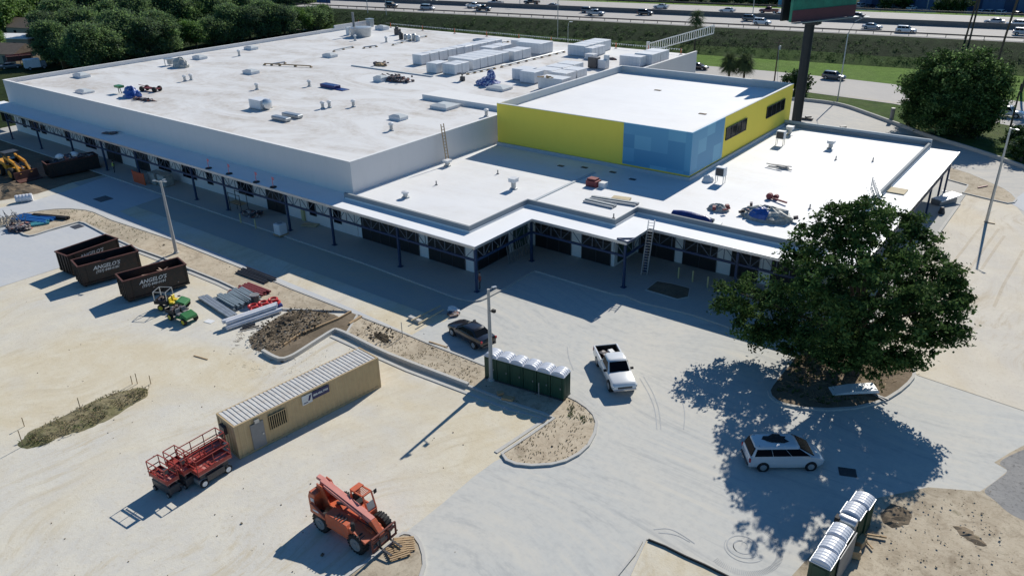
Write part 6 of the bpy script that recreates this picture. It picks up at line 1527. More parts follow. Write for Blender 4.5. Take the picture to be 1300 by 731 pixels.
t = thing('metal_panel', 'bent white sheet panel lying in the tree island in a patch of sun', 'panel', G(1083, 497, .15), rad(35)); MB().prof([(-1.7, .06), (-.3, .35), (1.6, .5), (1.75, .3), (1.7, .24), (-.3, .12), (-1.7, .0)], -.55, .55).build('panel', 'white', t)
MB().bar((.9, .2, .05), (2.2, -1.2, .08), .1).bar((1.3, -.2, .05), (1.9, -1.4, .1), .08).build('batten', 'grey', t)
t = thing('sheet_stack', 'stack of white sheets under the right canopy edge', 'sheets', G(1199, 257.5, .15), rad(62)); MB().box((.2, 0, .75), (3.6, 1.5, .12), 0, -.1).build('top_sheet', 'white', t); MB().box((-.2, 0, .35), (3.0, 1.3, .6)).build('crate', 'grey', t)
o = MB().lathe([(.35, 0), (.4, .1), (.2, .8), (.05, .85)], 10).build('traffic_cone', 'dark_grey'); place(o, G(1195, 271, .15)); tag(o, 'small dark cone on the walk beside the right canopy', 'cone')
p, q = G(1241, 240.5), G(1253, 238); o = MB().bar((p.x, p.y, .25), (q.x, q.y, .25), .16, .1).build('timber_offcut', 'pipe_red'); tag(o, 'dark red beam lying in the right hand island', 'timber')
t = thing('pipe_rack', 'bundles of uprights leaning by the white inner wall', 'frames', G(655, 327, .15) + Vector((.5, 0, 0)), 0); m = MB()
for i in range(11): m.bar((0, -1.8 + i * .4, 0), (-.5, -1.7 + i * .4, 2.3 - .25 * (i % 4)), .07)
m.build('upright', 'grey', t)
# back lot scraps
for i, (px, py, lab) in enumerate(((1022, 152, 'leftmost'), (1039, 163, 'middle'), (1066, 165, 'rightmost'))):
    o = MB().box((0, 0, .25), (2.6, .8, .3), .1).box((.4, .3, .5), (1.0, .5, .2), .8).build('timber_pile', 'dark_grey'); place(o, G(px, py, .04)); tag(o, f'dark pile of timber on the back lot, {lab} of three by the low roof edge', 'timber')

# people
def person(g, rz, label, top, vest=None, h=1.76):
    t = thing('person', label, 'person', g, rz)
    sk = [(0, 0, .98), (0, 0, 1.2), (0, 0, 1.42), (0, 0, 1.52), (0.01, 0, 1.66), (0.01, 0, 1.75)]
    rs = [.15, .14, .15, .055, .095, .07]; ed = [(0, 1), (1, 2), (2, 3), (3, 4), (4, 5)]
    for s in (-1, 1):
        b = len(sk); sk += [(0, s * .10, .90), (.03 + .05 * s, s * .12, .50), (.0 + .06 * s, s * .13, .08), (.14 + .06 * s, s * .14, .04)]; rs += [.10, .07, .05, .045]; ed += [(0, b), (b, b + 1), (b + 1, b + 2), (b + 2, b + 3)]
        b = len(sk); sk += [(0, s * .20, 1.40), (.02, s * .27, 1.12), (.16, s * .24, .92), (.22, s * .22, .86)]; rs += [.065, .048, .038, .04]; ed += [(2, b), (b, b + 1), (b + 1, b + 2), (b + 2, b + 3)]
    me = bpy.data.meshes.new('person_skeleton'); me.from_pydata(sk, ed, []); o = bpy.data.objects.new('person_skeleton', me); COL.objects.link(o)
    md = o.modifiers.new('s', 'SKIN'); 
    for i, v in enumerate(me.skin_vertices[0].data): v.radius = (rs[i], rs[i] * (1.0 if i not in (0, 1, 2) else 1.15)); v.use_root = (i == 0)
    o.modifiers.new('u', 'SUBSURF').levels = 1
    bpy.context.view_layer.update(); dg = bpy.context.evaluated_depsgraph_get(); me2 = bpy.data.meshes.new_from_object(o.evaluated_get(dg)); bpy.data.objects.remove(o)
    for mt in ('skin', top, 'cloth_dark'): me2.materials.append(M[mt])
    for p in me2.polygons:
        c = p.center; p.use_smooth = True; p.material_index = 2 if c.z < 1.0 and abs(c.y) < .19 else (1 if 1.0 <= c.z < 1.47 or (abs(c.y) > .19 and 1.1 < c.z < 1.47) else 0)
    ob = bpy.data.objects.new('body', me2); COL.objects.link(ob); ob.parent = t
    MB().lathe([(.10, 1.72), (.11, 1.76), (.09, 1.83), (.02, 1.86)], 12).build('hair', 'hair', t, smooth=True)
    if vest: MB().lathe([(.19, 1.02), (.20, 1.2), (.21, 1.4), (.12, 1.48)], 12).build('vest', vest, t, smooth=True)
    return t
person(G(609.5, 366.5, .15), rad(-120), 'person in a faded red top and dark trousers standing beside the corner column', 'cloth_red')
person(G(146, 219, .15), rad(-90), 'person in a yellow-green safety vest standing in the shade under the left canopy', 'cloth_dark', 'vest')
# ------------------------------------------------------------ highway traffic
HA = math.atan2(HD.y, HD.x)
HG = 'vehicles on the highway'
def hcar(px, py, kind, col, key, label, back=False, z=HZ + .03):
    g = G(px, py, z); nm = {'sedan': 'highway_car', 'suv': 'highway_suv', 'van': 'highway_van', 'pickup': 'highway_pickup'}[kind]
    cat = {'sedan': 'car', 'suv': 'suv', 'van': 'van', 'pickup': 'pickup'}[kind]
    return vcar(nm, label, cat, g, HA + (math.pi if back else 0), kind, col, key, HG)
_proto = {}
def vcar(nm, label, cat, loc, rz, kind, col, key, group):
    k = (kind, key)
    if k not in _proto: _proto[k] = car(nm, label, cat, loc, rz, kind, col, key, group, simple=True); return _proto[k]
    return dup(_proto[k], loc, rz, label, group)
WHT, SIL, BLK, GRY, RED = (.70, .71, .72), (.42, .44, .46), (.012, .013, .016), (.10, .11, .12), (.16, .025, .025)
for a_ in [
 (345, 3.5, 'suv', BLK, 'black', 'black suv at the far left of the near highway lanes', False),
 (368, 3.5, 'sedan', SIL, 'silver', 'silver car right behind the leftmost black suv on the highway', False),
 (476, -.5, 'pickup', BLK, 'black', 'dark pickup at the top edge between the blue sign and the black suv', True),
 (497, 9.5, 'suv', BLK, 'black', 'black suv on the near lanes just right of the blue highway sign', False),
 (543, 13, 'van', SIL, 'silver', 'silver van on the near lanes above the orange roof posts', False),
 (528, 2.5, 'pickup', WHT, 'white', 'white pickup at the top edge above the silver van', True),
 (547, 4.5, 'pickup', BLK, 'black', 'black pickup in the far lanes beside the white pickup at the top', True),
 (602, 10.5, 'pickup', WHT, 'white', 'white pickup half hidden beyond a black pickup on the near lanes', False),
 (613.5, 14, 'pickup', BLK, 'black', 'black pickup on the near lanes overlapping a white pickup', False),
 (629, 6.5, 'pickup', SIL, 'silver', 'silver pickup in the far lanes above the black pickup', True),
 (675, 5.5, 'pickup', BLK, 'black', 'black pickup in the far lanes left of a silver sedan', True),
 (700.5, 10, 'sedan', SIL, 'silver', 'silver sedan in the far lanes above the thin street light', True),
 (747, 16.5, 'suv', GRY, 'grey', 'dark grey suv just behind the gleaming silver pickup', False),
 (756, 20, 'pickup', SIL, 'silver', 'gleaming silver pickup on the near lanes above the white roof cluster', False),
 (819, 19.5, 'suv', BLK, 'black', 'black suv on the near lanes left of the round palm', False),
 (839, 11, 'sedan', WHT, 'white', 'white sedan in the far lanes above the black suv', True),
 (923, 16, 'sedan', WHT, 'white', 'white sedan in the far lanes right of the round palm', True),
 (976, 17, 'pickup', RED, 'maroon', 'maroon pickup in the far lanes left of the billboard', True),
 (988, 22.5, 'sedan', WHT, 'white', 'white car in the far lanes just left of the billboard pole', True),
 (953, 27, 'suv', GRY, 'grey', 'dark grey suv beside the white suv left of the billboard pole', False),
 (967, 31.5, 'suv', WHT, 'white', 'white suv on the near lanes left of the billboard pole', False),
 (1012, 26, 'suv', GRY, 'grey', 'grey suv partly hidden by the billboard pole', False),
 (1030, 27.5, 'sedan', SIL, 'silver', 'silver car just right of the billboard pole', False),
 (1086, 23, 'sedan', BLK, 'black', 'black sedan in the far lanes right of the billboard', True),
 (1107, 37, 'sedan', SIL, 'silver', 'silver sedan on the near lanes right of the curved street light', False),
 (1149.5, 42, 'suv', WHT, 'white', 'white suv on the near lanes above the dark embankment', False),
 (1262, 30.5, 'sedan', SIL, 'silver', 'silver car in the far lanes between the tall palms', True),
 (1290, 34, 'suv', WHT, 'white', 'white suv in the far lanes at the right edge', True),
 (1299, 45, 'suv', SIL, 'silver', 'silver suv cut by the right edge on the near lanes', False)]:
    hcar(*a_[:6], back=a_[6])
vcar('parked_suv', 'dark grey suv driving on the service road behind the curved street light', 'suv', G(1058, 101, .06), -.06, 'suv', GRY, 'grey', 'vehicles on the service road')
vcar('parked_car', 'black sedan on the service road half hidden by the wing wall', 'car', G(886, 88, .06), .0, 'sedan', BLK, 'black', 'vehicles on the service road')
vcar('road_pickup', 'white pickup on the service road right of the round tree', 'pickup', G(1276, 147.5, .06), -.12, 'pickup', WHT, 'white', 'vehicles on the service road')
# cars parked at the warehouse
ZF = 3.0
for i, (px, py, kd, c, key, lab) in enumerate([(1052, 9.5, 'sedan', WHT, 'white', 'white car in the warehouse lot, leftmost'), (1068, 11, 'sedan', GRY, 'grey', 'grey car in the warehouse lot, second from left'), (1080, 12.5, 'suv', BLK, 'black', 'black suv in the warehouse lot in front of the blue wall corner'), (1093, 13, 'suv', SIL, 'silver', 'silver suv in the warehouse lot by the wall corner'), (1104, 13.5, 'sedan', BLK, 'black', 'black car in the warehouse lot below the corner'), (1128, 14, 'sedan', WHT, 'white', 'white car in the warehouse lot below the first wall panels'), (1142, 15, 'sedan', GRY, 'grey', 'grey car in the warehouse lot, middle of the row'), (1157, 15.5, 'sedan', WHT, 'white', 'white car in the warehouse lot, right of the middle'), (1245, 21, 'sedan', WHT, 'white', 'white car in the warehouse lot behind the tall palm crowns'), (1256, 22, 'suv', SIL, 'silver', 'silver suv in the warehouse lot between the tall palms'), (1270, 22.5, 'suv', WHT, 'white', 'white suv in the warehouse lot between the two tall palms'), (1292, 24.5, 'suv', GRY, 'grey', 'grey suv in the warehouse lot at the right edge')]):
    g = G(px, py - 2.5, ZF); vcar('parked_car', lab, 'car', g, HA + 1.2, kd, c, key, 'cars parked at the warehouse')
# warehouse
g0 = G(1090, 8, ZF); g1 = G(1300, 17, ZF); wv = (g1 - g0); wl = wv.length; wa = math.atan2(wv.y, wv.x)
t = thing('warehouse', 'long blue metal-clad warehouse beyond the highway at upper right', 'building', g0, wa)
MB().box((wl * .75, 30, 5), (wl * 1.5, 60, 10)).build('wall', 'warehouse', t); MB().box((wl * .75, 30, 10.2), (wl * 1.5 + .6, 60.6, .4)).build('roof', 'cont_roof', t)
for i in range(5): 
    x = wl * (.12 + .2 * i); MB().box((x, -.06, 2.2), (3.6, .12, 4)).build('door', 'navy', t)
m = MB()
for i in range(40): m.box((wl * 1.5 * i / 40 + .5, -.05, 5), (.2, .1, 9.6))
m.build('cladding_ribs', 'warehouse', t)
sheet('warehouse_lot', [tuple(p)[:2] for p in (G(1020, 14, ZF), G(1300, 27, ZF))] + [tuple(p)[:2] for p in (G(1300, 16, ZF), G(1090, 6, ZF), G(1060, -2, ZF), G(1035, 1, ZF))], ZF + .03, 'road')
# small blue and white pylon sign beyond the lanes and the blue sign on the left
t = thing('highway_sign', 'blue-backed highway sign on two posts above the near lanes at upper left', 'sign', G(411.5, 10.5, HZ), HA)
for x in (-1.6, 1.6): MB().bar((x, 0, -1.5), (x, 0, 4.2), .14).build('post', 'rail', t)
MB().box((0, .1, 3.0), (6.2, .12, 2.8)).build('panel', paint('sign_blue', (.07, .12, .25), .5), t)
t = thing('pylon_sign', 'narrow pale blue pylon beside the billboard beyond the highway', 'sign', G(989, 14, ZF)); MB().box((0, 0, 3.2), (1.1, .5, 6.4)).build('panel', paint('pylon_blue', (.10, .30, .50), .5), t); MB().box((0, 0, .1), (1.6, .9, .2)).build('base', 'kerb', t)
# billboard
bp0 = GY(1008, 150, 132.0); g = Vector((-41.6, 132.0, 0))
t = thing('billboard', 'tall dark steel billboard pole carrying a green and maroon panel at the top edge', 'billboard', g)
MB().tube([(0, 0, 0), (0, 0, 17.2)], [.80, .76], 16).build('pole', 'pole_dark', t, smooth=True)
MB().box((.3, 0, 17.3), (2.4, 2.0, .7)).build('head_frame', 'pole_dark', t)
bz = rad(66)
bt = MB().box((1.9, -.4, 21.2), (14, .5, 6.6), bz).build('panel', 'bill_green', t)
MB().box((1.9 + .30, -.4 - .14, 18.75), (13.9, .14, 1.7), bz).build('lower_band', 'bill_maroon', bt)
MB().box((.2, .4, 21.2), (14, .4, 6.6), bz).build('back_panel', 'pole_dark', t)
m = MB().box((2.6, -.7, 17.8), (14.2, .8, .12), bz); m.build('catwalk', 'galv', t)
# ladder-like gantry arm at the roadside
ga = G(826, 62, 0); 
t = thing('gantry_arm', 'white ladder-like cantilever gantry arm standing behind the store', 'gantry', GY(824, 62, 152).xyz * 1)
p0 = GY(826, 60, 152); p1 = GY(905, 38, 160); t.location = (p0.x, p0.y, 0)
v = p1 - p0
MB().tube([(-.6, 0, 0), (-.6, 0, p0.z + 1.0)], [.5, .4], 10).build('post', 'galv', t)
for k in (-.8, .8):
    for j in (-.5, .5): MB().bar((0, j, p0.z + k), (v.x, v.y + j, p1.z + k), .18).build('chord', 'white', t)
m = MB()
for i in range(15):
    f = i / 14; c_ = Vector((v.x * f, v.y * f, p0.z + v.z * f)); 
    for j in (-.5, .5): m.bar(c_ + Vector((0, j, -.8)), c_ + Vector((0, j, .8)), .12)
    m.bar(c_ + Vector((0, -.5, .8)), c_ + Vector((0, .5, .8)), .1)
m.build('bracing', 'white', t)
# street lights near the highway
def street(px, py, h, label, z=0, lean=0, arm=2.2, ang=rad(15), r=.13, mat='galv'):
    g = G(px, py, z); t = thing('street_light', label, 'street light', g, group='street lights along the highway')
    pts = [(0, 0, 0), (0, 0, h * .8), (math.cos(ang) * arm * .35, math.sin(ang) * arm * .35, h * .94), (math.cos(ang) * arm, math.sin(ang) * arm, h)]
    MB().tube(pts, [r, r * .8, r * .65, r * .5], 8).build('pole', mat, t, smooth=True)
    MB().box((math.cos(ang) * (arm + .3), math.sin(ang) * (arm + .3), h), (.9, .4, .16), ang).build('lamp_head', 'alu', t)
street(1063, 128.5, 15.5, 'tall curved street light between billboard and round tree', arm=2.4, ang=rad(5)); street(492, 36, 15, 'tall thin street light behind the back of the roof at left'); street(708, 55, 14, 'tall thin street light behind the back roof units')
street(721, 59, 6.5, 'short street light with white lamp behind the back roof units', arm=.5); street(955, 24, 9, 'thin street light in the highway median left of the billboard', HZ); street(1176, 16, 9, 'thin street light before the blue warehouse', ZF)
street(467, 17, 8, 'thin street light at the near edge of the highway at left', HZ); street(660, 8, 8, 'thin street light in the highway median at upper middle', HZ)
def upole(px, py, h, label, z=0, cross=True):
    g = G(px, py, z); t = thing('utility_pole', label, 'utility pole', g); MB().tube([(0, 0, 0), (0, 0, h)], [.16, .11], 8).build('pole', 'bark', t, smooth=True)
    if cross: MB().box((0, 0, h - .6), (1.8, .12, .14), .3).build('crossarm', 'bark', t); MB().lathe([(.22, h - 2), (.25, h - 1.9), (.25, h - 1.2), (.1, h - 1.1)], 8, (.3, 0, 0)).build('transformer', 'galv', t)
upole(983, 103, 8.5, 'wooden utility pole with stay wire left of the billboard pole'); upole(385, 38, 7, 'slim pole in front of the trees at the back left', cross=False)
upole(113, 78, 9, 'slim pole with white flag-like box in front of the left trees'); upole(1283, 160, 7, 'slender pole in the grass at the right edge', cross=False)
upole(344, 17.5, 8, 'slim pole between the trees and the highway at left', cross=False)
o = MB().bar((0, 0, 7.5), (1.6, -2.6, 0), .05).build('stay_wire', 'galv'); place(o, G(983, 103)); tag(o, 'pale stay wire slanting from the utility pole', 'wire')
# chain link posts on the low wall
m = MB().tube([(0, 0, 0), (0, 0, 2.4)], .35, 8); o = m.build('wrapped_post', 'grey'); place(o, G(1131, 155, 0)); tag(o, 'thick grey wrapped post left of the round tree', 'post')
# houses and trucks at upper left
def house(px, py, w_, d_, h, rz, label, rmat='shingle', flat=False):
    g = G(px, py); t = thing('house', label, 'house', g, rz); MB().box((0, 0, h / 2), (w_, d_, h)).build('wall', 'brick_tan', t)
    if flat: MB().box((0, 0, h + .15), (w_ + .8, d_ + .8, .3)).build('roof', rmat, t)
    else: MB().prof([(-d_ / 2 - .5, h), (d_ / 2 + .5, h), (0, h + d_ * .28)], -w_ / 2 - .5, w_ / 2 + .5, 'x').build('roof', rmat, t)
    w2 = MB().box((-w_ * .2, -d_ / 2 - .03, h * .55), (1.2, .08, 1.1)).build('window', 'glass', t); MB().box((w_ * .2, -d_ / 2 - .03, 1.05), (1.0, .08, 2.1)).build('door', 'dark_grey', t)
house(24, 60, 16, 9, 3, rad(25), 'low house with flat white metal roof among the upper left trees', 'white', True); house(44, 46, 13, 9, 3.2, rad(15), 'brown shingled house behind the white roof at upper left'); house(300, 1, 18, 12, 3.4, rad(15), 'pinkish roofed house beyond the trees at the top edge', 'shingle')
house(15, 78, 12, 8, 2.6, rad(20), 'low brown shed at the left edge below the white roof', 'shingle'); house(140, 10, 12, 9, 3.2, rad(10), 'grey walled house half hidden in the trees at the top', 'cont_roof'); house(80, 28, 11, 8, 3.2, rad(10), 'small pale house deep among the upper left trees', 'cont_roof')
g = G(47, 88); t = thing('box_truck', 'small pale truck parked at the left behind the roof edge', 'truck', g, rad(75))
MB().box((-.8, 0, 1.6), (3.6, 2.1, 2.1)).build('box', 'hvac', t, bevel=.05); MB().box((1.7, 0, 1.15), (1.3, 1.9, 1.4)).build('cab', 'grey', t, bevel=.15)
for x in (-1.6, 1.6):
    for s in (-1, 1): wheel(t, x, s * .95, .42, .25, 'grey', s)
t = thing('trailer_rack', 'dark red steel rack standing behind the left roof corner', 'rack', G(27, 83), rad(70)); m = MB()
for x in (-3, 0, 3):
    for y in (-1, 1): m.bar((x, y, 0), (x, y, 2.8), .12)
for z in (1.3, 2.7): m.bar((-3, -1, z), (3, -1, z), .14).bar((-3, 1, z), (3, 1, z), .14)
m.build('frame', 'pipe_red', t); MB().box((0, 0, 1.9), (5.6, 1.8, 1.2)).build('load', 'rust_rim', t)
vcar('parked_car', 'dark car parked at the far left behind the building', 'car', G(14, 87), rad(70), 'sedan', GRY, 'grey', None)
# wooden fence behind the left parapet
p, q = G(80, 88), G(125, 72); o = MB().bar((p.x, p.y, .9), (q.x, q.y, .9), .08, 1.8).build('board_fence', 'wood'); tag(o, 'brown board fence behind the far left roof edge', 'fence')
for i, (px, py) in enumerate(((89, 79), (121, 75))): 
    o = MB().tube([(0, 0, 0), (0, 0, 3.2)], .1, 6).bar((-.8, 0, 2.8), (.8, 0, 2.8), .08).build('fence_post', 'bollard'); place(o, G(px, py)); tag(o, ['left', 'right'][i] + ' pale crossed post by the board fence', 'post')

# ------------------------------------------------------------ trees
def leaf_mesh(name, lobes, per, leaves, size, mats, seed, parent=None, shell=.55, flat=.75, droop=0, sub=.28):
    """lobes: (x,y,z,r). sub-clumps near each lobe's surface, leaf-sized quads round each"""
    rg = np.random.default_rng(seed); C_ = []; MI = []
    for (x, y, z, r) in lobes:
        n_ = max(3, int(per * (r / 2.5) ** 2)); d_ = rg.normal(size=(n_, 3)); d_ /= np.linalg.norm(d_, axis=1)[:, None]
        rad_ = r * (shell + (1.08 - shell) * rg.random(n_) ** .6); c = np.array([x, y, z]) + d_ * rad_[:, None] * np.array([1, 1, flat]); C_.append(c)
    C_ = np.concatenate(C_); nc = len(C_); k = leaves
    cm = rg.choice(len(mats), nc, p=[m_[1] for m_ in mats]); sz = sub * (0.7 + .8 * rg.random(nc))
    off = rg.normal(size=(nc, k, 3)) * sz[:, None, None] * np.array([1, 1, .6]); P = (C_[:, None, :] + off).reshape(-1, 3); n_ = len(P)
    MI = np.repeat(cm, k); fl = rg.random(n_) < .2; MI[fl] = rg.choice(len(mats), fl.sum())
    nrm = rg.normal(size=(n_, 3)) * .8 + np.array([0, 0, .75]); nrm /= np.linalg.norm(nrm, axis=1)[:, None]
    t1 = np.cross(nrm, rg.normal(size=(n_, 3))); t1 /= np.linalg.norm(t1, axis=1)[:, None]; t2 = np.cross(nrm, t1)
    s = size * (.6 + .8 * rg.random(n_)); a_ = t1 * s[:, None]; b_ = t2 * (s * .55)[:, None]
    V_ = np.stack([P - a_, P - b_ * 1.0, P + a_, P + b_], 1).reshape(-1, 3)
    me = bpy.data.meshes.new(name); me.vertices.add(n_ * 4); me.vertices.foreach_set('co', V_.astype(np.float32).ravel())
    me.loops.add(n_ * 4); me.loops.foreach_set('vertex_index', np.arange(n_ * 4, dtype=np.int32)); me.polygons.add(n_)
    me.polygons.foreach_set('loop_start', np.arange(0, n_ * 4, 4, dtype=np.int32)); me.polygons.foreach_set('loop_total', np.full(n_, 4, dtype=np.int32))
    for m_ in mats: me.materials.append(M[m_[0]])
    me.polygons.foreach_set('material_index', MI.astype(np.int32)); me.update(); me.validate()
    o = bpy.data.objects.new(name, me); COL.objects.link(o)
    if parent: o.parent = parent
    return o, C_
# the oak
base = Vector((-11.4, 59.0, .12)); oak = thing('oak_tree', 'large spreading dark green oak in the kerbed tree island', 'tree', base)
L_ = []
for (px, py, y, r) in [(1085, 285, 60, 2.0), (1060, 292, 60, 1.7), (1108, 282, 58, 1.7), (1070, 268, 60, 1.0), (1098, 264, 59, 1.0), (1030, 315, 60, 2.2), (1060, 320, 58, 2.6), (1100, 325, 57, 2.8), (1140, 300, 62, 2.0), (1160, 320, 62, 2.4), (1165, 290, 63, 1.3),
   (1015, 345, 60, 2.3), (1040, 360, 56, 3.0), (1090, 365, 54, 3.2), (1135, 355, 56, 2.9), (1180, 350, 60, 2.4), (1200, 352, 61, 1.4), (1192, 378, 60, 2.2), (1215, 380, 60, 1.0), (1196, 410, 59, 2.0), (1185, 432, 58, 1.3), (1210, 425, 59, 1.0), (1165, 395, 57, 2.7),
   (960, 370, 59, 1.9), (938, 372, 57, 1.7), (930, 392, 57, 1.3), (965, 405, 57, 2.3), (1000, 395, 56, 2.6), (1045, 405, 54, 3.0), (1090, 415, 54, 2.9), (1130, 410, 55, 2.6), (955, 435, 57, 1.4), (978, 425, 57, 1.7), (965, 445, 57, 1.0),
   (1005, 430, 57, 1.7), (1150, 440, 57, 1.8), (1145, 462, 57, 1.1), (1110, 445, 57, 1.7), (1060, 440, 58, 1.8), (1020, 380, 60, 2.8), (1060, 455, 57, 1.5), (1098, 460, 57, 1.4), (1030, 448, 57, 1.3), (1128, 465, 57, 1.0), (1085, 440, 55, 2.0), (1110, 380, 61, 3.0), (1060, 380, 62, 3.0)]:
    g = GY(px, py, y); L_.append((g.x - base.x, g.y - base.y, max(g.z - base.z, 2.2), r * .93))
rx_ = random.Random(77)
for l in list(L_):
    for q in range(3):
        a_ = rx_.uniform(0, 6.28); e_ = rx_.uniform(-.3, .9); d_ = l[3] * rx_.uniform(.75, 1.02)
        L_.append((l[0] + math.cos(a_) * math.cos(e_) * d_, l[1] + math.sin(a_) * math.cos(e_) * d_, max(2.3, l[2] + math.sin(e_) * d_ * .8), rx_.uniform(.45, .95)))
cr, CC = leaf_mesh('crown', L_, 26, 56, .15, [('leaf_dark', .42), ('leaf_mid', .40), ('leaf_light', .18)], 5, oak, .55, .85, sub=.25)
m = MB(); m.tube([(0, 0, -.1), (.1, 0, .5), (.05, .1, 2.0), (-.1, .2, 3.4)], [.75, .52, .45, .42], 12); tr = m.build('trunk', 'bark', oak, smooth=True)
rr = random.Random(4)
for l in L_[:44:2]:
    m = MB(); s = Vector((-.1, .2, rr.uniform(2.4, 3.4))); e = Vector(l[:3]); mid = s.lerp(e, .5) + Vector((rr.uniform(-.5, .5), rr.uniform(-.5, .5), rr.uniform(.1, .8)))
    m.tube([s, mid, e], [.22, .13, .05], 7); m.build('limb', 'bark', oak, smooth=True)
# round tree behind the canopy on the right
def broad_tree(name, seed, nl, R0, Hh, per, leaves, size, mats, dense=.5, sub=.5):
    rr_ = random.Random(seed); lob = []
    for i in range(nl):
        a_ = rr_.uniform(0, 6.28); q = rr_.random() ** .5 * R0 * .68; zz_ = Hh * rr_.uniform(.22, .92); k = 1 - abs(zz_ / Hh - .55) * .8
        lob.append((math.cos(a_) * q * k, math.sin(a_) * q * k, zz_, R0 * rr_.uniform(.28, .46)))
    lob.append((0, 0, Hh * .6, R0 * .55))
    t = thing(name, 'x', 'tree'); leaf_mesh('crown', lob, per, leaves, size, mats, seed, t, dense, .8, sub=sub)
    m = MB().tube([(0, 0, -.1), (0, .1, Hh * .3), (.1, 0, Hh * .62)], [R0 * .07, R0 * .05, R0 * .02], 8)
    for i in range(5):
        l = lob[i]; m.tube([(0, .05, Hh * .28), (l[0] * .6, l[1] * .6, l[2] * .7), l[:3]], [R0 * .035, R0 * .02, .04], 6)
    m.build('trunk', 'bark', t, smooth=True); return t
g = G(1195, 172); rt = broad_tree('round_tree', 11, 34, 8.2, 11.5, 60, 42, .20, [('leaf_dark', .35), ('leaf_mid', .4), ('wood_mid', .25)], sub=.42)
place(rt, G(1198, 168)); rt['label'] = 'large round dark green tree behind the right canopy beside the service road'
sm = broad_tree('small_tree', 12, 9, 3.0, 4.6, 44, 26, .28, [('leaf_dark', .5), ('leaf_mid', .35), ('leaf_olive', .15)], sub=.4)
place(sm, G(1008, 119)); sm['label'] = 'small bushy dark tree behind the billboard pole'
for px, py, s, lab in ((1290, 190, .8, 'dark shrub at the right edge below the white pickup'), (1296, 205, .8, 'dark shrub at the right edge beside the low wall'), (1240, 176, .6, 'low scrubby bush under the right side of the round tree'), (1150, 160, .55, 'small bush under the left side of the round tree'), (514, 31, .8, 'light green sapling on the embankment behind the roof'), (567, 40, .6, 'tiny dark bush at the roof line, left one'), (576, 41, .55, 'tiny dark bush at the roof line, right one')):
    dup(sm, G(px, py), px, lab, sc=s)
# upper left woods
mats_ = [('wood_dark', .5), ('wood_mid', .4), ('leaf_olive', .1)]; mats_b = [('wood_mid', .4), ('leaf_bright', .5), ('wood_dark', .1)]; mats_o = [('wood_dark', .45), ('leaf_olive', .45), ('wood_mid', .1)]
protos = {'dark': [broad_tree('broadleaf_tree', 21, 16, 6.5, 10.5, 46, 34, .27, mats_, sub=.6), broad_tree('broadleaf_tree', 22, 14, 6.0, 9.0, 46, 34, .27, mats_, sub=.6)],
          'bright': [broad_tree('broadleaf_tree', 23, 14, 6.0, 10.0, 46, 34, .27, mats_b, sub=.6)], 'olive': [broad_tree('broadleaf_tree', 24, 16, 7.0, 10.5, 46, 34, .27, mats_o, sub=.6)]}
used = set(); TG = 'trees of the upper left wood'
def plant(px, py, kind, sc, lab, k=0):
    p = protos[kind][k % len(protos[kind])]; g = G(px, py)
    g = G(px, py + (5 if 'roof edge' in lab else 0))
    if p.name not in used: used.add(p.name); place(p, g, px * .7, sc); p['label'] = lab; p['group'] = TG; return p
    return dup(p, g, px * .7, lab, TG, sc)
words = {'dark': 'dark green', 'bright': 'bright green', 'olive': 'grey-green'}
front = [(74, 76, 'dark', .9), (92, 78, 'dark', .8), (114, 82, 'dark', .9), (138, 76, 'dark', 1.0), (160, 70, 'dark', 1.05), (184, 68, 'olive', .9), (206, 64, 'dark', .95), (226, 58, 'bright', .75), (250, 56, 'bright', .8), (274, 52, 'dark', .8), (296, 48, 'dark', .9), (318, 45, 'olive', .85), (340, 42, 'dark', .9), (362, 40, 'olive', .8), (382, 37, 'bright', .8), (400, 34, 'dark', .75), (412, 30, 'dark', .6)]
mid = [(-6, 72, 'bright', .7), (66, 60, 'olive', .9), (84, 56, 'dark', 1.1), (106, 60, 'dark', 1.1), (130, 54, 'bright', 1.0), (152, 50, 'dark', 1.2), (178, 48, 'dark', 1.1), (200, 44, 'dark', 1.1), (224, 42, 'dark', 1.15), (246, 40, 'bright', 1.0), (268, 36, 'dark', 1.1), (290, 33, 'dark', 1.1), (312, 30, 'dark', 1.1), (334, 27, 'bright', .9), (356, 25, 'dark', .95), (374, 24, 'olive', .9), (390, 22, 'dark', .8)]
back = [(2, 46, 'bright', 1.4), (22, 40, 'bright', 1.5), (40, 30, 'dark', 1.2), (64, 32, 'dark', 1.3), (90, 30, 'olive', 1.5), (112, 26, 'olive', 1.5), (138, 24, 'dark', 1.4), (162, 22, 'dark', 1.4), (190, 20, 'dark', 1.3), (214, 18, 'bright', 1.3), (240, 16, 'bright', 1.4), (262, 12, 'dark', 1.3), (286, 11, 'dark', 1.2), (308, 10, 'dark', 1.2), (326, 8, 'dark', 1.0)]
far = [(-10, 20, 'bright', 1.6), (14, 14, 'bright', 1.6), (40, 8, 'dark', 1.5), (66, 4, 'dark', 1.5), (95, 2, 'dark', 1.6), (125, 0, 'olive', 1.6), (152, -2, 'dark', 1.5), (180, -4, 'dark', 1.5), (208, -5, 'dark', 1.5), (236, -7, 'dark', 1.5), (262, -9, 'dark', 1.4), (290, -10, 'dark', 1.2)]
nth = ['leftmost', 'second', 'third', 'fourth', 'fifth', 'sixth', 'seventh', 'eighth', 'ninth', 'tenth', 'eleventh', 'twelfth', 'thirteenth', 'fourteenth', 'fifteenth', 'sixteenth', 'seventeenth']
for rowname, rw in (('row along the roof edge', front), ('second woodland row', mid), ('third woodland row', back), ('topmost woodland row', far)):
    for i, (px, py, kd, s) in enumerate(rw): plant(px, py, kd, s, f'{words[kd]} broadleaf tree, {nth[i]} from the left in the {rowname}', i)
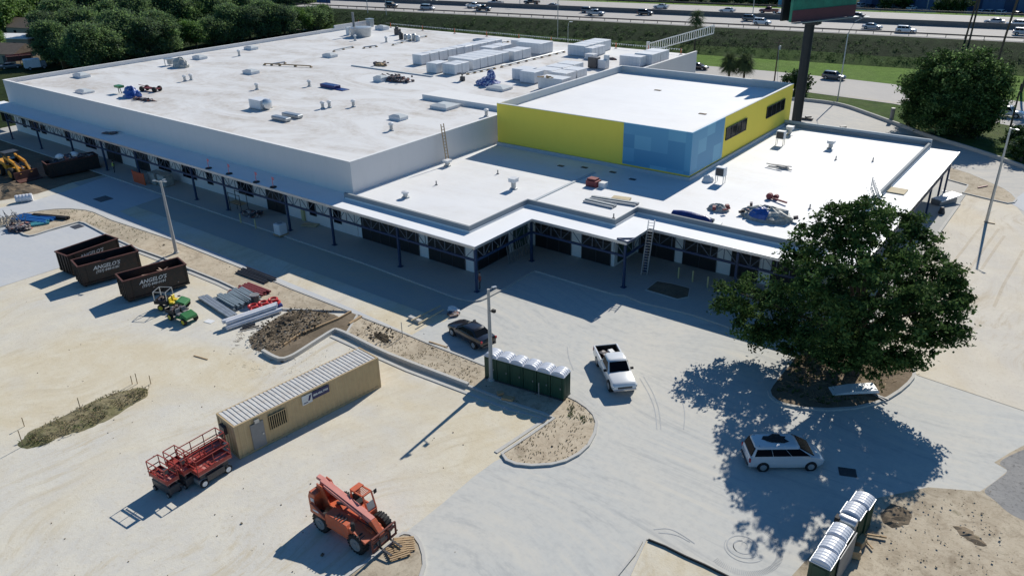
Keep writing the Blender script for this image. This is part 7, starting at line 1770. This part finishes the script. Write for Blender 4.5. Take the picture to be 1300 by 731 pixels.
# trees beyond the highway
for i, (px, py) in enumerate([(788, 4), (812, 5), (838, 5), (864, 6), (890, 7), (916, 8), (940, 8.5), (962, 10), (984, 9), (1004, 12), (1022, 6), (1040, -2), (742, -6), (770, -4)]):
    g = G(px, py - 3, ZF); dup(protos['dark'][i % 2], g, px * .3, f'dark tree beyond the far lanes, {nth[i]} of the line at the top centre' if i else 'dark tree beyond the far lanes, leftmost at the top centre', 'trees beyond the highway', 1.0 + .1 * (i % 3))
for i, (px, py) in enumerate(((1127, 14), (1145, 13), (1196, 18), (1210, 18), (1222, 19), (1062, 14))):
    dup(sm, G(px, py, ZF), px, f'light bush before the blue warehouse, {nth[i]} of the scattered ones', 'bushes before the warehouse', 1.1)
# palms
def palm(label, g, h, r=2.0, n_=26, seed=1, kind='fan', lean=0, group=None):
    t = thing('palm_tree', label, 'palm', g, group=group); rr_ = random.Random(seed)
    MB().tube([(0, 0, 0), (lean * .4, 0, h * .5), (lean, 0, h)], [.26, .2, .22], 9).build('trunk', 'bark', t, smooth=True)
    m = MB()
    for i in range(n_ * 4):
        a_ = rr_.uniform(0, 6.28); el = rr_.uniform(-1.1, 1.3); L2 = r * rr_.uniform(.75, 1.1); d_ = Vector((math.cos(a_) * math.cos(el), math.sin(a_) * math.cos(el), math.sin(el)))
        s = Vector((-math.sin(a_), math.cos(a_), 0)); c = Vector((lean, 0, h + .2)); tip = c + d_ * L2 + Vector((0, 0, -.45 * r * .5 * math.cos(el))); mid = c + d_ * L2 * .55
        for j in range(-3, 4):
            e = tip + s * j * .18 * r + Vector((0, 0, -abs(j) * .09 * r)); m.add([mid - s * .05, mid + s * .05, e], [(0, 1, 2)])
        m.bar(c, mid, .035)
    m.build('crown', 'palm_leaf', t)
PG = 'palms beside the highway'
palm('left one of two shaggy fan palms behind the yellow tower', G(925, 100.5), 3.6, 2.7, 60, 1, group=PG); palm('right one of two shaggy fan palms behind the yellow tower', G(944, 101.5), 3.8, 2.7, 60, 2, group=PG)
palm('round-headed palm rising before the highway at the gantry arm', G(881, 70), 9.0, 2.6, 34, 3, group=PG)
palm('left one of the twin-stemmed tall palms at upper right', G(1218, 78), 16.5, 2.3, 26, 4, lean=1.0, group=PG); palm('right one of the twin-stemmed tall palms at upper right', G(1224, 80), 16.5, 2.3, 26, 5, lean=.3, group=PG)
palm('tall slim palm between twin palms and right edge', G(1257, 111), 19.5, 2.5, 30, 6, lean=1.2, group=PG); palm('tall palm cut by the right frame edge', G(1296, 118), 19, 2.4, 26, 7, lean=1, group=PG)
# scrub on the embankment, one stuff object of many small clumps
rg = np.random.default_rng(9); lob = []
for i in range(1500):
    s_ = rg.uniform(-330, 60); o_ = rg.uniform(-14.5, -3.5); z_ = 5 * (o_ + 16.5) / 14.9; p = hw(s_, o_, z_); lob.append((p[0], p[1], p[2] + .05, rg.uniform(.15, .45)))
o, _ = leaf_mesh('embankment_scrub', lob, 60, 10, .13, [('leaf_dark', .5), ('wood_dark', .4), ('leaf_mid', .10)], 9, None, .4, .5, sub=.3); tag(o, kind='stuff')
for o in COL.objects:
    if 'label' in o and len(o['label'].replace('-', ' ').split()) > 15: print('LONG', len(o['label'].split()), o['label'])
